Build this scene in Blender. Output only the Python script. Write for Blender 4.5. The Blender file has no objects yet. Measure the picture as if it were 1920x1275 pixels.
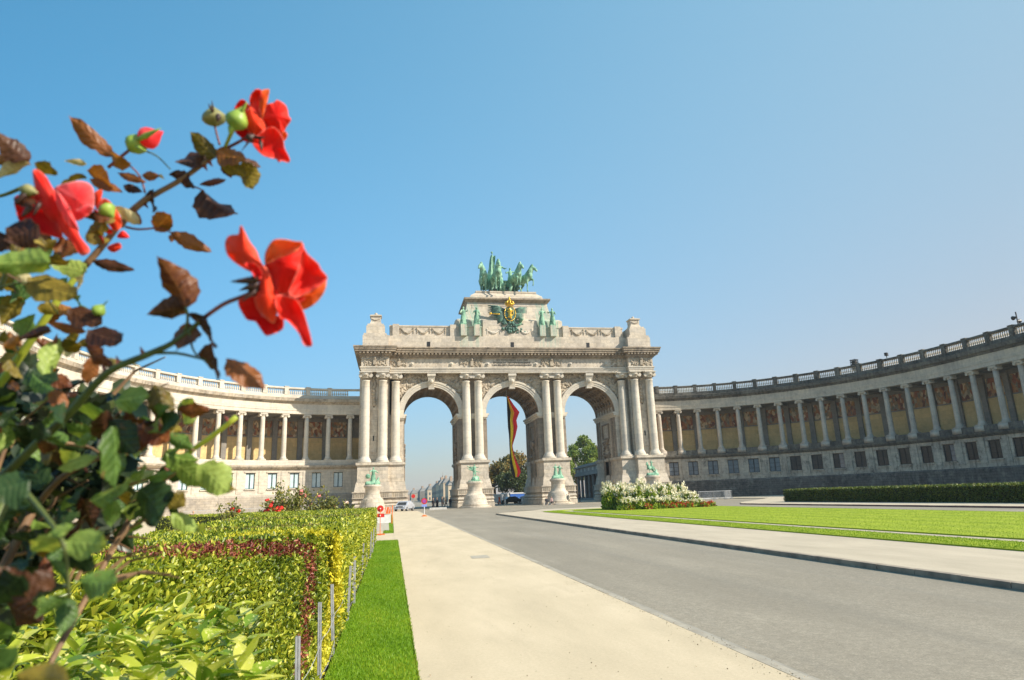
import bpy, bmesh, math, random
import numpy as np
from mathutils import Vector, Matrix, noise as mn

# ------------------------------------------------------------------ camera, sky, sun, exposure
SC = bpy.context.scene
COL = SC.collection
YAW, PITCH, ROLL, FPX, EYE = math.radians(10.808), math.radians(13.567), math.radians(2.14), 1204.318, 1.6
_f = np.array([math.sin(YAW)*math.cos(PITCH), math.cos(YAW)*math.cos(PITCH), math.sin(PITCH)])
_r = np.array([math.cos(YAW), -math.sin(YAW), 0.0]); _u = np.cross(_r, _f)
RR = math.cos(ROLL)*_r - math.sin(ROLL)*_u
UU = math.sin(ROLL)*_r + math.cos(ROLL)*_u
FF = _f
CAM = np.array([0.0, 0.0, EYE])
cd = bpy.data.cameras.new('camera'); cam = bpy.data.objects.new('camera', cd); COL.objects.link(cam)
cam.matrix_world = Matrix(((RR[0], UU[0], -FF[0], 0), (RR[1], UU[1], -FF[1], 0), (RR[2], UU[2], -FF[2], EYE), (0, 0, 0, 1)))
cd.sensor_width = 36; cd.lens = FPX/1920*36; cd.clip_start = 0.05; cd.clip_end = 6000
cd.dof.use_dof = True; cd.dof.focus_distance = 8.5; cd.dof.aperture_fstop = 5.0
SC.camera = cam
SUN_AZ, SUN_EL = math.radians(120), math.radians(36)          # azimuth clockwise from +Y
W = bpy.data.worlds.new('World'); SC.world = W; W.use_nodes = True
nt = W.node_tree
sky = nt.nodes.new('ShaderNodeTexSky'); sky.sky_type = 'NISHITA'; sky.sun_disc = False
sky.sun_elevation = SUN_EL; sky.sun_rotation = SUN_AZ
sky.air_density = 1.3; sky.dust_density = 0.1; sky.ozone_density = 1.0; sky.altitude = 0
EXPO = 0.62
# clear autumn air: deeper blue away from the sun, milky toward the horizon
def _wm(op, a, b=0.0):
    n = nt.nodes.new('ShaderNodeMath'); n.operation = op
    for v, i in ((a, 0), (b, 1)):
        if hasattr(v, 'links'): nt.links.new(v, n.inputs[i])
        else: n.inputs[i].default_value = v
    return n.outputs[0]
_g = nt.nodes.new('ShaderNodeNewGeometry'); _sx = nt.nodes.new('ShaderNodeSeparateXYZ'); _tc = nt.nodes.new('ShaderNodeTexCoord'); nt.links.new(_tc.outputs['Generated'], _sx.inputs[0])
_D = _wm('ADD', _wm('MULTIPLY', _sx.outputs[0], math.sin(math.radians(100))), _wm('MULTIPLY', _sx.outputs[1], math.cos(math.radians(100))))
_E = _wm('POWER', math.e, _wm('DIVIDE', _wm('MAXIMUM', _sx.outputs[2], 0.0), -.3))
_sc = nt.nodes.new('ShaderNodeSeparateColor'); nt.links.new(sky.outputs[0], _sc.inputs[0]); _cc = nt.nodes.new('ShaderNodeCombineColor')
_D = _wm('MINIMUM', _wm('MAXIMUM', _D, -.6), .62); _D2 = _wm('MULTIPLY', _D, _D)
for _i, (_a, _b, _q, _h) in enumerate(((0.244, 0.913, -.952, -0.962), (0.688, 0.224, -.80, -1.406), (0.566, -0.041, -.798, -0.915))):
    _p = _wm('ADD', _wm('ADD', _wm('ADD', _a-EXPO*math.log(2), _wm('MULTIPLY', _D, _b)), _wm('MULTIPLY', _D2, _q)), _wm('MULTIPLY', _E, _h))
    nt.links.new(_wm('MULTIPLY', _sc.outputs[_i], _wm('POWER', math.e, _p)), _cc.inputs[_i])
nt.links.new(_cc.outputs[0], nt.nodes['Background'].inputs[0])
nt.nodes['Background'].inputs[1].default_value = 0.15
sl = bpy.data.lights.new('sun', 'SUN'); sl.energy = 5.0; sl.angle = math.radians(0.53); sl.color = (1.0, 0.90, 0.76)
sun = bpy.data.objects.new('sun', sl); COL.objects.link(sun)
_sd = Vector((math.sin(SUN_AZ)*math.cos(SUN_EL), math.cos(SUN_AZ)*math.cos(SUN_EL), math.sin(SUN_EL)))
sun.rotation_euler = _sd.to_track_quat('Z', 'Y').to_euler(); sun.location = (60, -40, 90)
SC.view_settings.view_transform = 'Standard'; SC.view_settings.look = 'None'
SC.view_settings.exposure = EXPO; SC.view_settings.gamma = 1.0
SC.render.engine = 'CYCLES'
SC.cycles.max_bounces = 6; SC.cycles.transparent_max_bounces = 6

rnd = random.Random(7)
rng = np.random.default_rng(7)
XC, YC = 20.59, 109.3        # the arch: axis and plane of its columns

def ray(px, py):
    return RR*((px-960)/FPX) + UU*(-(py-637.5)/FPX) + FF
def at(px, py, d):            # a point of the bush: seen at that bearing, d metres deep
    return Vector(CAM + ray(px, py)*d)

# ------------------------------------------------------------------ objects
def tag(o, label=None, cat=None, group=None, kind=None):
    if label: o['label'] = label
    if cat: o['category'] = cat
    if group: o['group'] = group
    if kind: o['kind'] = kind
    return o
def empty(name, loc=(0, 0, 0), rz=0, label=None, cat=None, group=None):
    o = bpy.data.objects.new(name, None); COL.objects.link(o)
    o.location = loc; o.rotation_euler = (0, 0, rz); o.empty_display_size = .3
    return tag(o, label, cat, group)
def link(name, me, parent=None, loc=None, rz=0, sc=None):
    o = bpy.data.objects.new(name, me); COL.objects.link(o)
    if parent is not None: o.parent = parent
    if loc is not None: o.location = loc
    if rz: o.rotation_euler = (0, 0, rz)
    if sc is not None: o.scale = sc
    return o
def copy_tree(o, parent=None):
    c = o.copy(); COL.objects.link(c)
    if parent is not None: c.parent = parent
    for ch in list(o.children): copy_tree(ch, c)
    return c

class MB:
    def __init__(s): s.v = []; s.f = []; s.m = []; s.cm = 0
    def face(s, idx): s.f.append(idx); s.m.append(s.cm)
    def add(s, vs, fs):
        b = len(s.v); s.v.extend([tuple(p) for p in vs])
        for f in fs: s.face([b+i for i in f])
        return s
    def box(s, x0, x1, y0, y1, z0, z1):
        return s.add([(x0,y0,z0),(x1,y0,z0),(x1,y1,z0),(x0,y1,z0),(x0,y0,z1),(x1,y0,z1),(x1,y1,z1),(x0,y1,z1)],
              [(0,3,2,1),(4,5,6,7),(0,1,5,4),(1,2,6,5),(2,3,7,6),(3,0,4,7)])
    def frustum(s, a, b):      # a, b = (x0,x1,y0,y1,z)
        (x0,x1,y0,y1,z0), (X0,X1,Y0,Y1,z1) = a, b
        return s.add([(x0,y0,z0),(x1,y0,z0),(x1,y1,z0),(x0,y1,z0),(X0,Y0,z1),(X1,Y0,z1),(X1,Y1,z1),(X0,Y1,z1)],
              [(0,3,2,1),(4,5,6,7),(0,1,5,4),(1,2,6,5),(2,3,7,6),(3,0,4,7)])
    def prism(s, poly, z0, z1):
        n = len(poly)
        vs = [(p[0],p[1],z0) for p in poly]+[(p[0],p[1],z1) for p in poly]
        return s.add(vs, [tuple(range(n-1,-1,-1)), tuple(range(n,2*n))]+[(i,(i+1)%n,n+(i+1)%n,n+i) for i in range(n)])
    def lathe(s, prof, c=(0,0,0), n=16, ang=None):
        vs = []; fs = []; m = len(prof)
        for k in range(n):
            a = 2*math.pi*k/n; ca, sa = math.cos(a), math.sin(a)
            for r, z in prof: vs.append((c[0]+r*ca, c[1]+r*sa, c[2]+z))
        for k in range(n):
            k2 = (k+1) % n
            for j in range(m-1): fs.append((k*m+j, k2*m+j, k2*m+j+1, k*m+j+1))
        fs.append(tuple(k*m+m-1 for k in range(n))); fs.append(tuple(k*m for k in range(n-1,-1,-1)))
        return s.add(vs, fs)
    def tube(s, pts, rad, n=6):
        pts = [Vector(p) for p in pts]; k = len(pts)
        if not hasattr(rad, '__len__'): rad = [rad]*k
        vs = []; fs = []; up = None
        for i, p in enumerate(pts):
            t = (pts[min(i+1,k-1)]-pts[max(i-1,0)])
            if t.length < 1e-9: t = Vector((0,0,1))
            t.normalize()
            if up is None: up = Vector((0,0,1)) if abs(t.z) < .9 else Vector((1,0,0))
            a = t.cross(up).normalized(); b = a.cross(t); up = b
            for j in range(n):
                th = 2*math.pi*j/n; vs.append(p+(a*math.cos(th)+b*math.sin(th))*rad[i])
        for i in range(k-1):
            for j in range(n):
                j2 = (j+1) % n; fs.append((i*n+j, i*n+j2, (i+1)*n+j2, (i+1)*n+j))
        fs.append(tuple(range(n-1,-1,-1))); fs.append(tuple((k-1)*n+j for j in range(n)))
        return s.add(vs, fs)
    def grid(s, fn, nu, nv, close_u=False):
        vs = [fn(i/(nu-1 if not close_u else nu), j/(nv-1)) for i in range(nu) for j in range(nv)]
        fs = []
        for i in range(nu if close_u else nu-1):
            for j in range(nv-1):
                i2 = (i+1) % nu; fs.append((i*nv+j, i2*nv+j, i2*nv+j+1, i*nv+j+1))
        return s.add(vs, fs)
    def ball(s, c, r, n=8, sc=(1,1,1), m=5):
        vs = []; fs = []
        for i in range(1, m):
            th = math.pi*i/m
            for j in range(n):
                ph = 2*math.pi*j/n
                vs.append((c[0]+r*sc[0]*math.sin(th)*math.cos(ph), c[1]+r*sc[1]*math.sin(th)*math.sin(ph), c[2]+r*sc[2]*math.cos(th)))
        for i in range(m-2):
            for j in range(n):
                j2 = (j+1) % n; fs.append((i*n+j, (i+1)*n+j, (i+1)*n+j2, i*n+j2))
        b = len(vs); vs.append((c[0],c[1],c[2]+r*sc[2])); vs.append((c[0],c[1],c[2]-r*sc[2]))
        for j in range(n):
            j2 = (j+1) % n; fs.append((b, j, j2)); fs.append((b+1, (m-2)*n+j2, (m-2)*n+j))
        return s.add(vs, fs)
    def mesh(s, name, mats, smooth=False):
        me = bpy.data.meshes.new(name); me.from_pydata(s.v, [], s.f)
        if not isinstance(mats, (list, tuple)): mats = [mats]
        for m in mats: me.materials.append(m)
        me.polygons.foreach_set('material_index', s.m)
        if smooth: me.shade_smooth()
        me.update(); return me
    def build(s, name, mats, parent=None, smooth=False, loc=None, rz=0):
        return link(name, s.mesh(name, mats, smooth), parent, loc, rz)

def np_mesh(name, V, F, mat, tint=None):
    """V (n,3), F (m,k) polygons of equal size"""
    me = bpy.data.meshes.new(name); n, (m, k) = len(V), F.shape
    me.vertices.add(n); me.vertices.foreach_set('co', np.ascontiguousarray(V, dtype=np.float32).ravel())
    me.loops.add(m*k); me.loops.foreach_set('vertex_index', np.ascontiguousarray(F, dtype=np.int32).ravel())
    me.polygons.add(m); me.polygons.foreach_set('loop_start', np.arange(0, m*k, k, dtype=np.int32))
    me.polygons.foreach_set('loop_total', np.full(m, k, dtype=np.int32))
    me.materials.append(mat)
    if tint is not None:
        a = me.attributes.new('tint', 'FLOAT', 'POINT'); a.data.foreach_set('value', np.ascontiguousarray(tint, dtype=np.float32))
    me.update(calc_edges=True); me.validate(); return me

LEAF_V = np.array([(0,0,0),(.5,.3,.10),(.42,.68,.06),(0,1,-.10),(-.42,.68,.06),(-.5,.3,.10),(0,.5,-.02)], float)
LEAF_F = np.array([(0,1,6,6),(1,2,3,6),(6,3,4,5),(0,6,5,5)])
LEAF_Q = np.array([(0,1,2,6),(6,2,3,3)])
def leaf_cloud(name, P, D, N, size, wr, mat, tint, parent=None, simple=False):
    P = np.asarray(P, float); n = len(P)
    D = D/np.linalg.norm(D, axis=1, keepdims=True)
    X = np.cross(D, N); X /= (np.linalg.norm(X, axis=1, keepdims=True)+1e-9); Z = np.cross(X, D)
    size = np.broadcast_to(size, (n,)).astype(float); wr = np.broadcast_to(wr, (n,)).astype(float)
    if simple:
        T = np.array([(0,0,0),(.5,.45,.08),(0,1,-.05),(-.5,.45,.08)], float); Fq = np.array([(0,1,2,3)])
    else:
        T = np.array([(0,0,0),(.48,.32,.09),(.36,.72,.04),(0,1,-.1),(-.36,.72,.04),(-.48,.32,.09)], float)
        Fq = np.array([(0,1,2,3),(0,3,4,5)])
    k = len(T)
    V = (P[:,None,:] + size[:,None,None]*(T[None,:,0:1]*wr[:,None,None]*X[:,None,:] + T[None,:,1:2]*D[:,None,:] + T[None,:,2:3]*Z[:,None,:])).reshape(-1,3)
    F = (np.arange(n)[:,None,None]*k + Fq[None]).reshape(-1, 4)
    return link(name, np_mesh(name, V, F, mat, np.repeat(tint, k)), parent)
def rdir(n, zb=0.0):
    d = rng.normal(size=(n,3)); d[:,2] += zb; return d/np.linalg.norm(d, axis=1, keepdims=True)

def blob(name, segs, mat, voxel, parent=None, loc=None, smooth_it=3):
    """one continuous body grown from tapered limbs: (p0, r0, p1, r1)"""
    mb = MB()
    for p0, r0, p1, r1 in segs:
        p0, p1 = Vector(p0), Vector(p1); L = (p1-p0).length
        n = max(2, int(L/(min(r0, r1)*.45+1e-6))+1); n = min(n, 40)
        for i in range(n):
            t = i/(n-1); mb.ball(p0.lerp(p1, t), r0+(r1-r0)*t, 8)
    me = mb.mesh(name, mat); tmp = bpy.data.objects.new('tmp', me); COL.objects.link(tmp)
    m = tmp.modifiers.new('r', 'REMESH'); m.mode = 'VOXEL'; m.voxel_size = voxel; m.use_smooth_shade = True
    m2 = tmp.modifiers.new('s', 'SMOOTH'); m2.iterations = smooth_it; m2.factor = .5
    dg = bpy.context.evaluated_depsgraph_get(); ev = tmp.evaluated_get(dg)
    me2 = bpy.data.meshes.new_from_object(ev); me2.name = name
    if not me2.materials: me2.materials.append(mat)
    bpy.data.objects.remove(tmp); bpy.data.meshes.remove(me)
    if parent is None and loc is None: return me2
    return link(name, me2, parent, loc)

# ------------------------------------------------------------------ materials
class NB:
    def __init__(s, name):
        s.m = bpy.data.materials.new(name); s.m.use_nodes = True; s.t = s.m.node_tree; s.n = s.t.nodes
        s.b = s.n['Principled BSDF']; s.out = s.n['Material Output']
    def new(s, t, **kw):
        n = s.n.new(t)
        for k, v in kw.items(): setattr(n, k, v)
        return n
    def put(s, a, inp):
        if hasattr(a, 'is_output') or hasattr(a, 'links'): s.t.links.new(a, inp)
        else: inp.default_value = a if not isinstance(a, tuple) or len(a) != 3 or inp.type != 'RGBA' else (*a, 1)
    def math(s, op, a, b=0.0, c=None, clamp=False):
        n = s.new('ShaderNodeMath', operation=op, use_clamp=clamp); s.put(a, n.inputs[0]); s.put(b, n.inputs[1])
        if c is not None: s.put(c, n.inputs[2])
        return n.outputs[0]
    def mix(s, f, a, b, mode='MIX'):
        n = s.new('ShaderNodeMix', data_type='RGBA', blend_type=mode); s.put(f, n.inputs[0]); s.put(a, n.inputs[6]); s.put(b, n.inputs[7]); return n.outputs[2]
    def pos(s): return s.new('ShaderNodeNewGeometry').outputs['Position']
    def sepz(s, v):
        n = s.new('ShaderNodeSeparateXYZ'); s.t.links.new(v, n.inputs[0]); return n.outputs
    def comb(s, x, y, z):
        n = s.new('ShaderNodeCombineXYZ'); s.put(x, n.inputs[0]); s.put(y, n.inputs[1]); s.put(z, n.inputs[2]); return n.outputs[0]
    def scale(s, v, k):
        n = s.new('ShaderNodeMapping'); s.t.links.new(v, n.inputs[0]); n.inputs['Scale'].default_value = k; return n.outputs[0]
    def noise(s, v, sc, det=4, rough=.55):
        n = s.new('ShaderNodeTexNoise'); s.t.links.new(v, n.inputs['Vector']); n.inputs['Scale'].default_value = sc
        n.inputs['Detail'].default_value = det; n.inputs['Roughness'].default_value = rough; return n.outputs[0]
    def ramp(s, f, stops):
        n = s.new('ShaderNodeValToRGB'); s.put(f, n.inputs[0]); e = n.color_ramp.elements
        while len(e) > 2: e.remove(e[-1])
        e[0].position, e[0].color = stops[0][0], (*stops[0][1], 1)
        e[1].position, e[1].color = stops[1][0], (*stops[1][1], 1)
        for p, c in stops[2:]:
            q = e.new(p); q.color = (*c, 1)
        return n.outputs[0]
    def lin(s, f, a, b, lo=0.0, hi=1.0):
        n = s.new('ShaderNodeMapRange'); s.put(f, n.inputs[0])
        for i, v in enumerate((a, b, lo, hi)): n.inputs[i+1].default_value = v
        return n.outputs[0]
    def bump(s, h, strength=.3, dist=.02):
        n = s.new('ShaderNodeBump'); s.put(h, n.inputs['Height']); n.inputs['Strength'].default_value = strength
        n.inputs['Distance'].default_value = dist; s.t.links.new(n.outputs[0], s.b.inputs['Normal']); return n
    def done(s, col, rough=.7, metal=0.0, spec=.4):
        s.put(col, s.b.inputs['Base Color']); s.put(rough, s.b.inputs['Roughness']); s.put(metal, s.b.inputs['Metallic'])
        s.b.inputs['Specular IOR Level'].default_value = spec; return s.m

def plain(name, c1, c2=None, sc=4.0, rough=.6, metal=0.0, spec=.4, bump=0.0, bsc=None, bd=.01):
    b = NB(name); p = b.pos(); f = b.noise(p, sc); c2 = c2 or tuple(x*.75 for x in c1)
    col = b.ramp(f, [(.32, c2), (.68, c1)])
    if bump: b.bump(b.noise(p, bsc or sc*6), bump, bd)
    return b.done(col, rough, metal, spec)

def stone(name, light, dark, dirt, dirt_amt=.5, joint=.45, axis='x+y', bw=1.3, bh=.55, copper=False, streak=.5):
    """dressed limestone: courses, vertical rain streaks, soot under ledges"""
    b = NB(name); p = b.pos(); x, y, z = b.sepz(p)
    u = {'x+y': lambda: b.math('ADD', x, y), 'x-y': lambda: b.math('SUBTRACT', x, y)}[axis]()
    n1 = b.noise(p, .35, 5, .6); n2 = b.noise(p, 2.2, 5, .65)
    col = b.ramp(b.math('ADD', b.math('MULTIPLY', n1, .5), b.math('MULTIPLY', n2, .5)), [(.36, dark), (.6, light)])
    br = b.new('ShaderNodeTexBrick'); b.put(b.comb(u, z, 0.0), br.inputs['Vector'])
    br.inputs['Scale'].default_value = 1; br.inputs['Brick Width'].default_value = bw; br.inputs['Row Height'].default_value = bh
    br.inputs['Mortar Size'].default_value = .018; br.inputs['Mortar Smooth'].default_value = .3; br.inputs['Bias'].default_value = 0
    br.inputs['Color1'].default_value = (.86, .86, .88, 1); br.inputs['Color2'].default_value = (1.08, 1.05, 1.0, 1); br.inputs['Mortar'].default_value = (1, 1, 1, 1)
    col = b.mix(.75, col, b.mix(1.0, col, br.outputs[0], 'MULTIPLY'))
    col = b.mix(b.math('MULTIPLY', br.outputs['Fac'], joint), col, tuple(c*.35 for c in dark))
    st = b.noise(b.comb(b.math('MULTIPLY', u, 1.6), 0.0, b.math('MULTIPLY', z, .16)), 1.0, 6, .7)
    col = b.mix(b.math('MULTIPLY', b.lin(st, .5, .78), streak, clamp=True), col, dirt)
    sp = b.noise(p, .9, 7, .75)
    col = b.mix(b.math('MULTIPLY', b.lin(sp, .52, .7), dirt_amt, clamp=True), col, dirt)
    if copper:
        s2 = b.noise(b.comb(b.math('MULTIPLY', u, 3.0), 0.0, b.math('MULTIPLY', z, .12)), 1.0, 3)
        xr = b.math('ABSOLUTE', b.math('SUBTRACT', x, XC))
        band = b.math('MULTIPLY', b.math('LESS_THAN', b.math('ABSOLUTE', b.math('SUBTRACT', xr, 7.1)), 2.0), b.lin(z, 26.9, 30.8, .35, 1.0))
        band = b.math('MULTIPLY', band, b.math('LESS_THAN', y, YC+2.2))
        col = b.mix(b.math('MULTIPLY', b.math('MULTIPLY', b.lin(s2, .40, .56), band), .6, clamp=True), col, (.22, .42, .33))
    h = b.math('SUBTRACT', b.math('MULTIPLY', n2, .5), br.outputs['Fac'])
    b.bump(h, .5, .03)
    return b.done(col, .85, 0, .25)

def leafmat(name, stops, rough=.45, trans=.35, spec=.5, attr=True, spots=None):
    b = NB(name); p = b.pos()
    if attr:
        a = b.new('ShaderNodeAttribute', attribute_name='tint'); f = a.outputs['Fac']
    else:
        f = b.noise(p, 14.0, 3)
    col = b.ramp(f, stops)
    if spots:
        nz = b.noise(p, spots[0], 4); col = b.mix(b.lin(nz, spots[2], spots[2]+.08), col, spots[1])
    b.done(col, rough, 0, spec)
    t = b.new('ShaderNodeBsdfTranslucent'); b.put(b.mix(.5, col, b.mix(1.0, col, (1.0, .95, .35), 'MULTIPLY')), t.inputs[0])
    g = b.new('ShaderNodeMixShader'); g.inputs[0].default_value = trans
    b.t.links.new(b.b.outputs[0], g.inputs[1]); b.t.links.new(t.outputs[0], g.inputs[2]); b.t.links.new(g.outputs[0], b.out.inputs[0])
    return b.m

M = {}
L1, L2 = (.64, .565, .46), (.43, .375, .30)
M['stone'] = stone('limestone', L1, L2, (.14, .115, .085), .42, .5, 'x+y', 1.5, .62, streak=.55)
M['attic'] = stone('attic_limestone', L1, L2, (.20, .17, .14), .25, .35, 'x+y', 1.7, .62, copper=True, streak=.3)
M['column'] = stone('column_stone', (.64, .585, .49), (.50, .455, .38), (.25, .22, .18), .12, .30, 'x+y', 40, 1.25, streak=.2)
M['carved'] = stone('carved_limestone', (.50, .43, .335), (.29, .245, .18), (.07, .06, .045), .7, .0, streak=.4)  # contrast raised for dirt and for painted-in shade in the crevices
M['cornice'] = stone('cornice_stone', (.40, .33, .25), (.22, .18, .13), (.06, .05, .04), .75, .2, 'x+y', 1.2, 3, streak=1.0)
M['vault'] = stone('vault_stone', (.30, .22, .145), (.16, .115, .075), (.07, .055, .04), .4, .1, streak=.2)  # albedo lowered to stand in for deep shade under the vaults
M['jamb'] = stone('jamb_stone', (.33, .275, .215), (.21, .175, .135), (.08, .07, .06), .4, .4, 'x+y', 1.5, .62)  # darkened as well, shade inside the openings put into the colour
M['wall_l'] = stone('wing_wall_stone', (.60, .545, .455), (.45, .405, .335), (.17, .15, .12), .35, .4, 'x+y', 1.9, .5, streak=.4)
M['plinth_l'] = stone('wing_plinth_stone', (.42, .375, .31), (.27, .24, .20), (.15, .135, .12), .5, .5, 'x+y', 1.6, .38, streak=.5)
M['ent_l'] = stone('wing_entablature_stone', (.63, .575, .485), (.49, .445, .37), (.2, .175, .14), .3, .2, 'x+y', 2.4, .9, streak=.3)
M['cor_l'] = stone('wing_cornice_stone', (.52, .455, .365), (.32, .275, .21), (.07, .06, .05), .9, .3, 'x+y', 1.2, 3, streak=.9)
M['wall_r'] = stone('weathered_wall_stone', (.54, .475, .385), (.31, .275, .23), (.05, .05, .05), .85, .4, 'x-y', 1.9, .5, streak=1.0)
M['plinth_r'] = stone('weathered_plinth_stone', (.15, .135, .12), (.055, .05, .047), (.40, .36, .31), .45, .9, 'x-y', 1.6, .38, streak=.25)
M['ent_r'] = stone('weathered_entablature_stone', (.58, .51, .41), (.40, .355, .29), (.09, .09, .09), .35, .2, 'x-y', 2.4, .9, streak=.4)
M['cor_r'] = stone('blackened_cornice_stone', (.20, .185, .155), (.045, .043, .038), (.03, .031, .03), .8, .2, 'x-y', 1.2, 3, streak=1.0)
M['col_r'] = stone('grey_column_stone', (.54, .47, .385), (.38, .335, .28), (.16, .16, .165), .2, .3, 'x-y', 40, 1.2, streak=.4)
M['pilaster'] = stone('pilaster_stone', (.27, .25, .22), (.19, .18, .16), (.10, .095, .085), .3, .3, 'x+y', 40, 1.2)
M['yellow'] = stone('ochre_wall', (.68, .50, .24), (.55, .39, .18), (.25, .18, .09), .3, .25, 'x+y', 1.6, .7, streak=.4)
def mosaic():
    b = NB('mosaic_figures'); p = b.pos()
    v = b.new('ShaderNodeTexVoronoi'); b.put(b.scale(p, (1.0, 1.0, .55)), v.inputs['Vector']); v.inputs['Scale'].default_value = 2.6
    w = b.noise(p, 1.1, 6, .7); c = b.sepz(v.outputs['Color'])[0]
    col = b.ramp(b.math('ADD', b.math('MULTIPLY', c, .6), b.math('MULTIPLY', w, .5)), [(.2, (.06, .04, .03)), (.85, (.62, .46, .28)), (.38, (.32, .11, .05)), (.52, (.42, .23, .09)), (.66, (.14, .14, .11))])
    return b.done(col, .6)
M['mosaic'] = mosaic()
M['paint_dark'] = plain('dark_green_window_paint', (.03, .07, .075), rough=.4)
M['black'] = plain('black_paint', (.02, .02, .022), rough=.5)
def pane(name, c1, c2, rough=.12, sc=1.2):
    b = NB(name); f = b.noise(b.pos(), sc, 2); b.done(b.ramp(f, [(.35, c2), (.65, c1)]), rough, 0, .6); return b.m
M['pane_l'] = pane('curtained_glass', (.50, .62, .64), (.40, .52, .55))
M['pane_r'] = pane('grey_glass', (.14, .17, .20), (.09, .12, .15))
M['pane_d'] = pane('dark_glass', (.035, .03, .025), (.008, .008, .008), .5, .9)
M['lead'] = plain('lead_roof', (.30, .33, .34), rough=.5)
def bronze():
    b = NB('verdigris_bronze'); p = b.pos(); g = b.new('ShaderNodeNewGeometry')
    f = b.math('ADD', b.math('MULTIPLY', b.noise(b.scale(p, (1, 1, .4)), 1.6, 5, .7), .75), b.math('MULTIPLY', b.noise(p, 9, 3), .25))
    col = b.ramp(f, [(.36, (.025, .06, .04)), (.66, (.56, .68, .50)), (.45, (.13, .29, .19)), (.58, (.28, .48, .33))])
    b.bump(b.noise(p, 7, 4), .6, .06); return b.done(col, .65, 0, .4)
M['bronze'] = bronze()
M['bronze_dark'] = plain('dark_verdigris', (.12, .24, .18), (.035, .07, .06), 2.0, .6, bump=.5, bsc=6, bd=.05)
M['gold'] = plain('gilding', (.95, .62, .08), (.55, .30, .03), 5.0, .3, metal=.7, bump=.4, bsc=12)
# ground
def asphalt():
    b = NB('asphalt'); p = b.pos(); a = b.noise(p, 150, 3, .8); c = b.noise(b.scale(p, (1.0, .12, 1)), .8, 5); d = b.noise(p, .15, 4)
    col = b.mix(b.lin(b.noise(b.scale(p, (1.6, .35, 1)), 1.1, 6, .7), .66, .74, 0, .35), b.ramp(b.math('ADD', b.math('MULTIPLY', a, .3), b.math('ADD', b.math('MULTIPLY', c, .4), b.math('MULTIPLY', d, .3))), [(.38, (.225, .195, .148)), (.62, (.34, .295, .225))]), (.46, .40, .31))
    x, y, z = b.sepz(p)
    tr = b.noise(b.comb(b.math('MULTIPLY', x, 1.4), 0.0, b.math('MULTIPLY', y, .02)), 1.0, 3); col = b.mix(b.lin(tr, .5, .68, 0, .28), col, (.20, .185, .155))
    v = b.new('ShaderNodeTexVoronoi', feature='DISTANCE_TO_EDGE'); b.put(b.scale(p, (.22, .16, 1)), v.inputs['Vector']); b.put(1.0, v.inputs['Scale'])
    crk = b.math('MULTIPLY', b.math('LESS_THAN', b.math('ADD', v.outputs['Distance'], b.math('MULTIPLY', b.noise(p, 6, 4), .03)), .0175), b.lin(b.noise(p, .12, 2), .45, .6, 0, 1)); col = b.mix(b.math('MULTIPLY', crk, .12), col, (.09, .085, .07)); g2 = b.math('ADD', b.math('MULTIPLY', b.noise(p, 48, 3, .8), .6), b.math('MULTIPLY', b.noise(p, 13, 4, .8), .4)); col = b.mix(b.lin(g2, .36, .52, .6, 0), col, (.13, .112, .082)); col = b.mix(b.lin(g2, .52, .64, 0, .55), col, (.50, .44, .34)); big = b.noise(b.scale(p, (.5, .16, 1)), 1.0, 5, .65); col = b.mix(b.lin(big, .42, .6, .3, 0), col, (.19, .165, .125))
    ag = b.noise(p, 420, 2, .9); col = b.mix(b.lin(ag, .55, .8, 0, .5), col, (.48, .45, .38)); col = b.mix(b.lin(ag, .2, .42, .45, 0), col, (.12, .11, .09))
    b.bump(a, .5, .006); return b.done(col, .85, 0, .3)
M['asphalt'] = asphalt()
def gravel(name, c1, c2, fine=220):
    b = NB(name); p = b.pos(); a = b.noise(p, fine, 4, .9); c = b.noise(b.scale(p, (1.3, .4, 1)), .9, 6, .6); e = b.noise(p, 28, 4, .7)
    f = b.math('ADD', b.math('MULTIPLY', a, .34), b.math('ADD', b.math('MULTIPLY', c, .40), b.math('MULTIPLY', e, .26)))
    col = b.ramp(f, [(.34, tuple(x*.80 for x in c2)), (.64, c1), (.5, c2)])
    pb = b.noise(p, 95, 2, .9); col = b.mix(b.lin(pb, .64, .72, 0, .45), col, tuple(x*.55 for x in c2)); sc_ = b.noise(b.scale(p, (.7, .25, 1)), 1.6, 5, .7); col = b.mix(b.lin(sc_, .55, .7, 0, .25), col, tuple(x*.72 for x in c2))
    b.bump(b.math('ADD', a, b.math('MULTIPLY', e, .7)), .5, .008); return b.done(col, .95, 0, .15)
M['gravel'] = gravel('fine_beige_gravel', (.66, .545, .385), (.56, .46, .315))
M['gravel2'] = gravel('pale_gravel', (.56, .48, .36), (.47, .40, .30))
M['ground'] = gravel('sandy_ground', (.50, .44, .34), (.42, .37, .28), 40)
M['kerb'] = plain('kerb_stone', (.42, .37, .29), (.30, .265, .21), 3.0, .8, bump=.4, bsc=40)
M['kerb_d'] = plain('bluestone_kerb', (.38, .31, .235), (.20, .165, .13), 3.0, .8, bump=.4, bsc=40)
M['soil'] = plain('soil', (.10, .07, .045), (.05, .035, .025), 9.0, .95, bump=.6, bsc=60)
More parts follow.
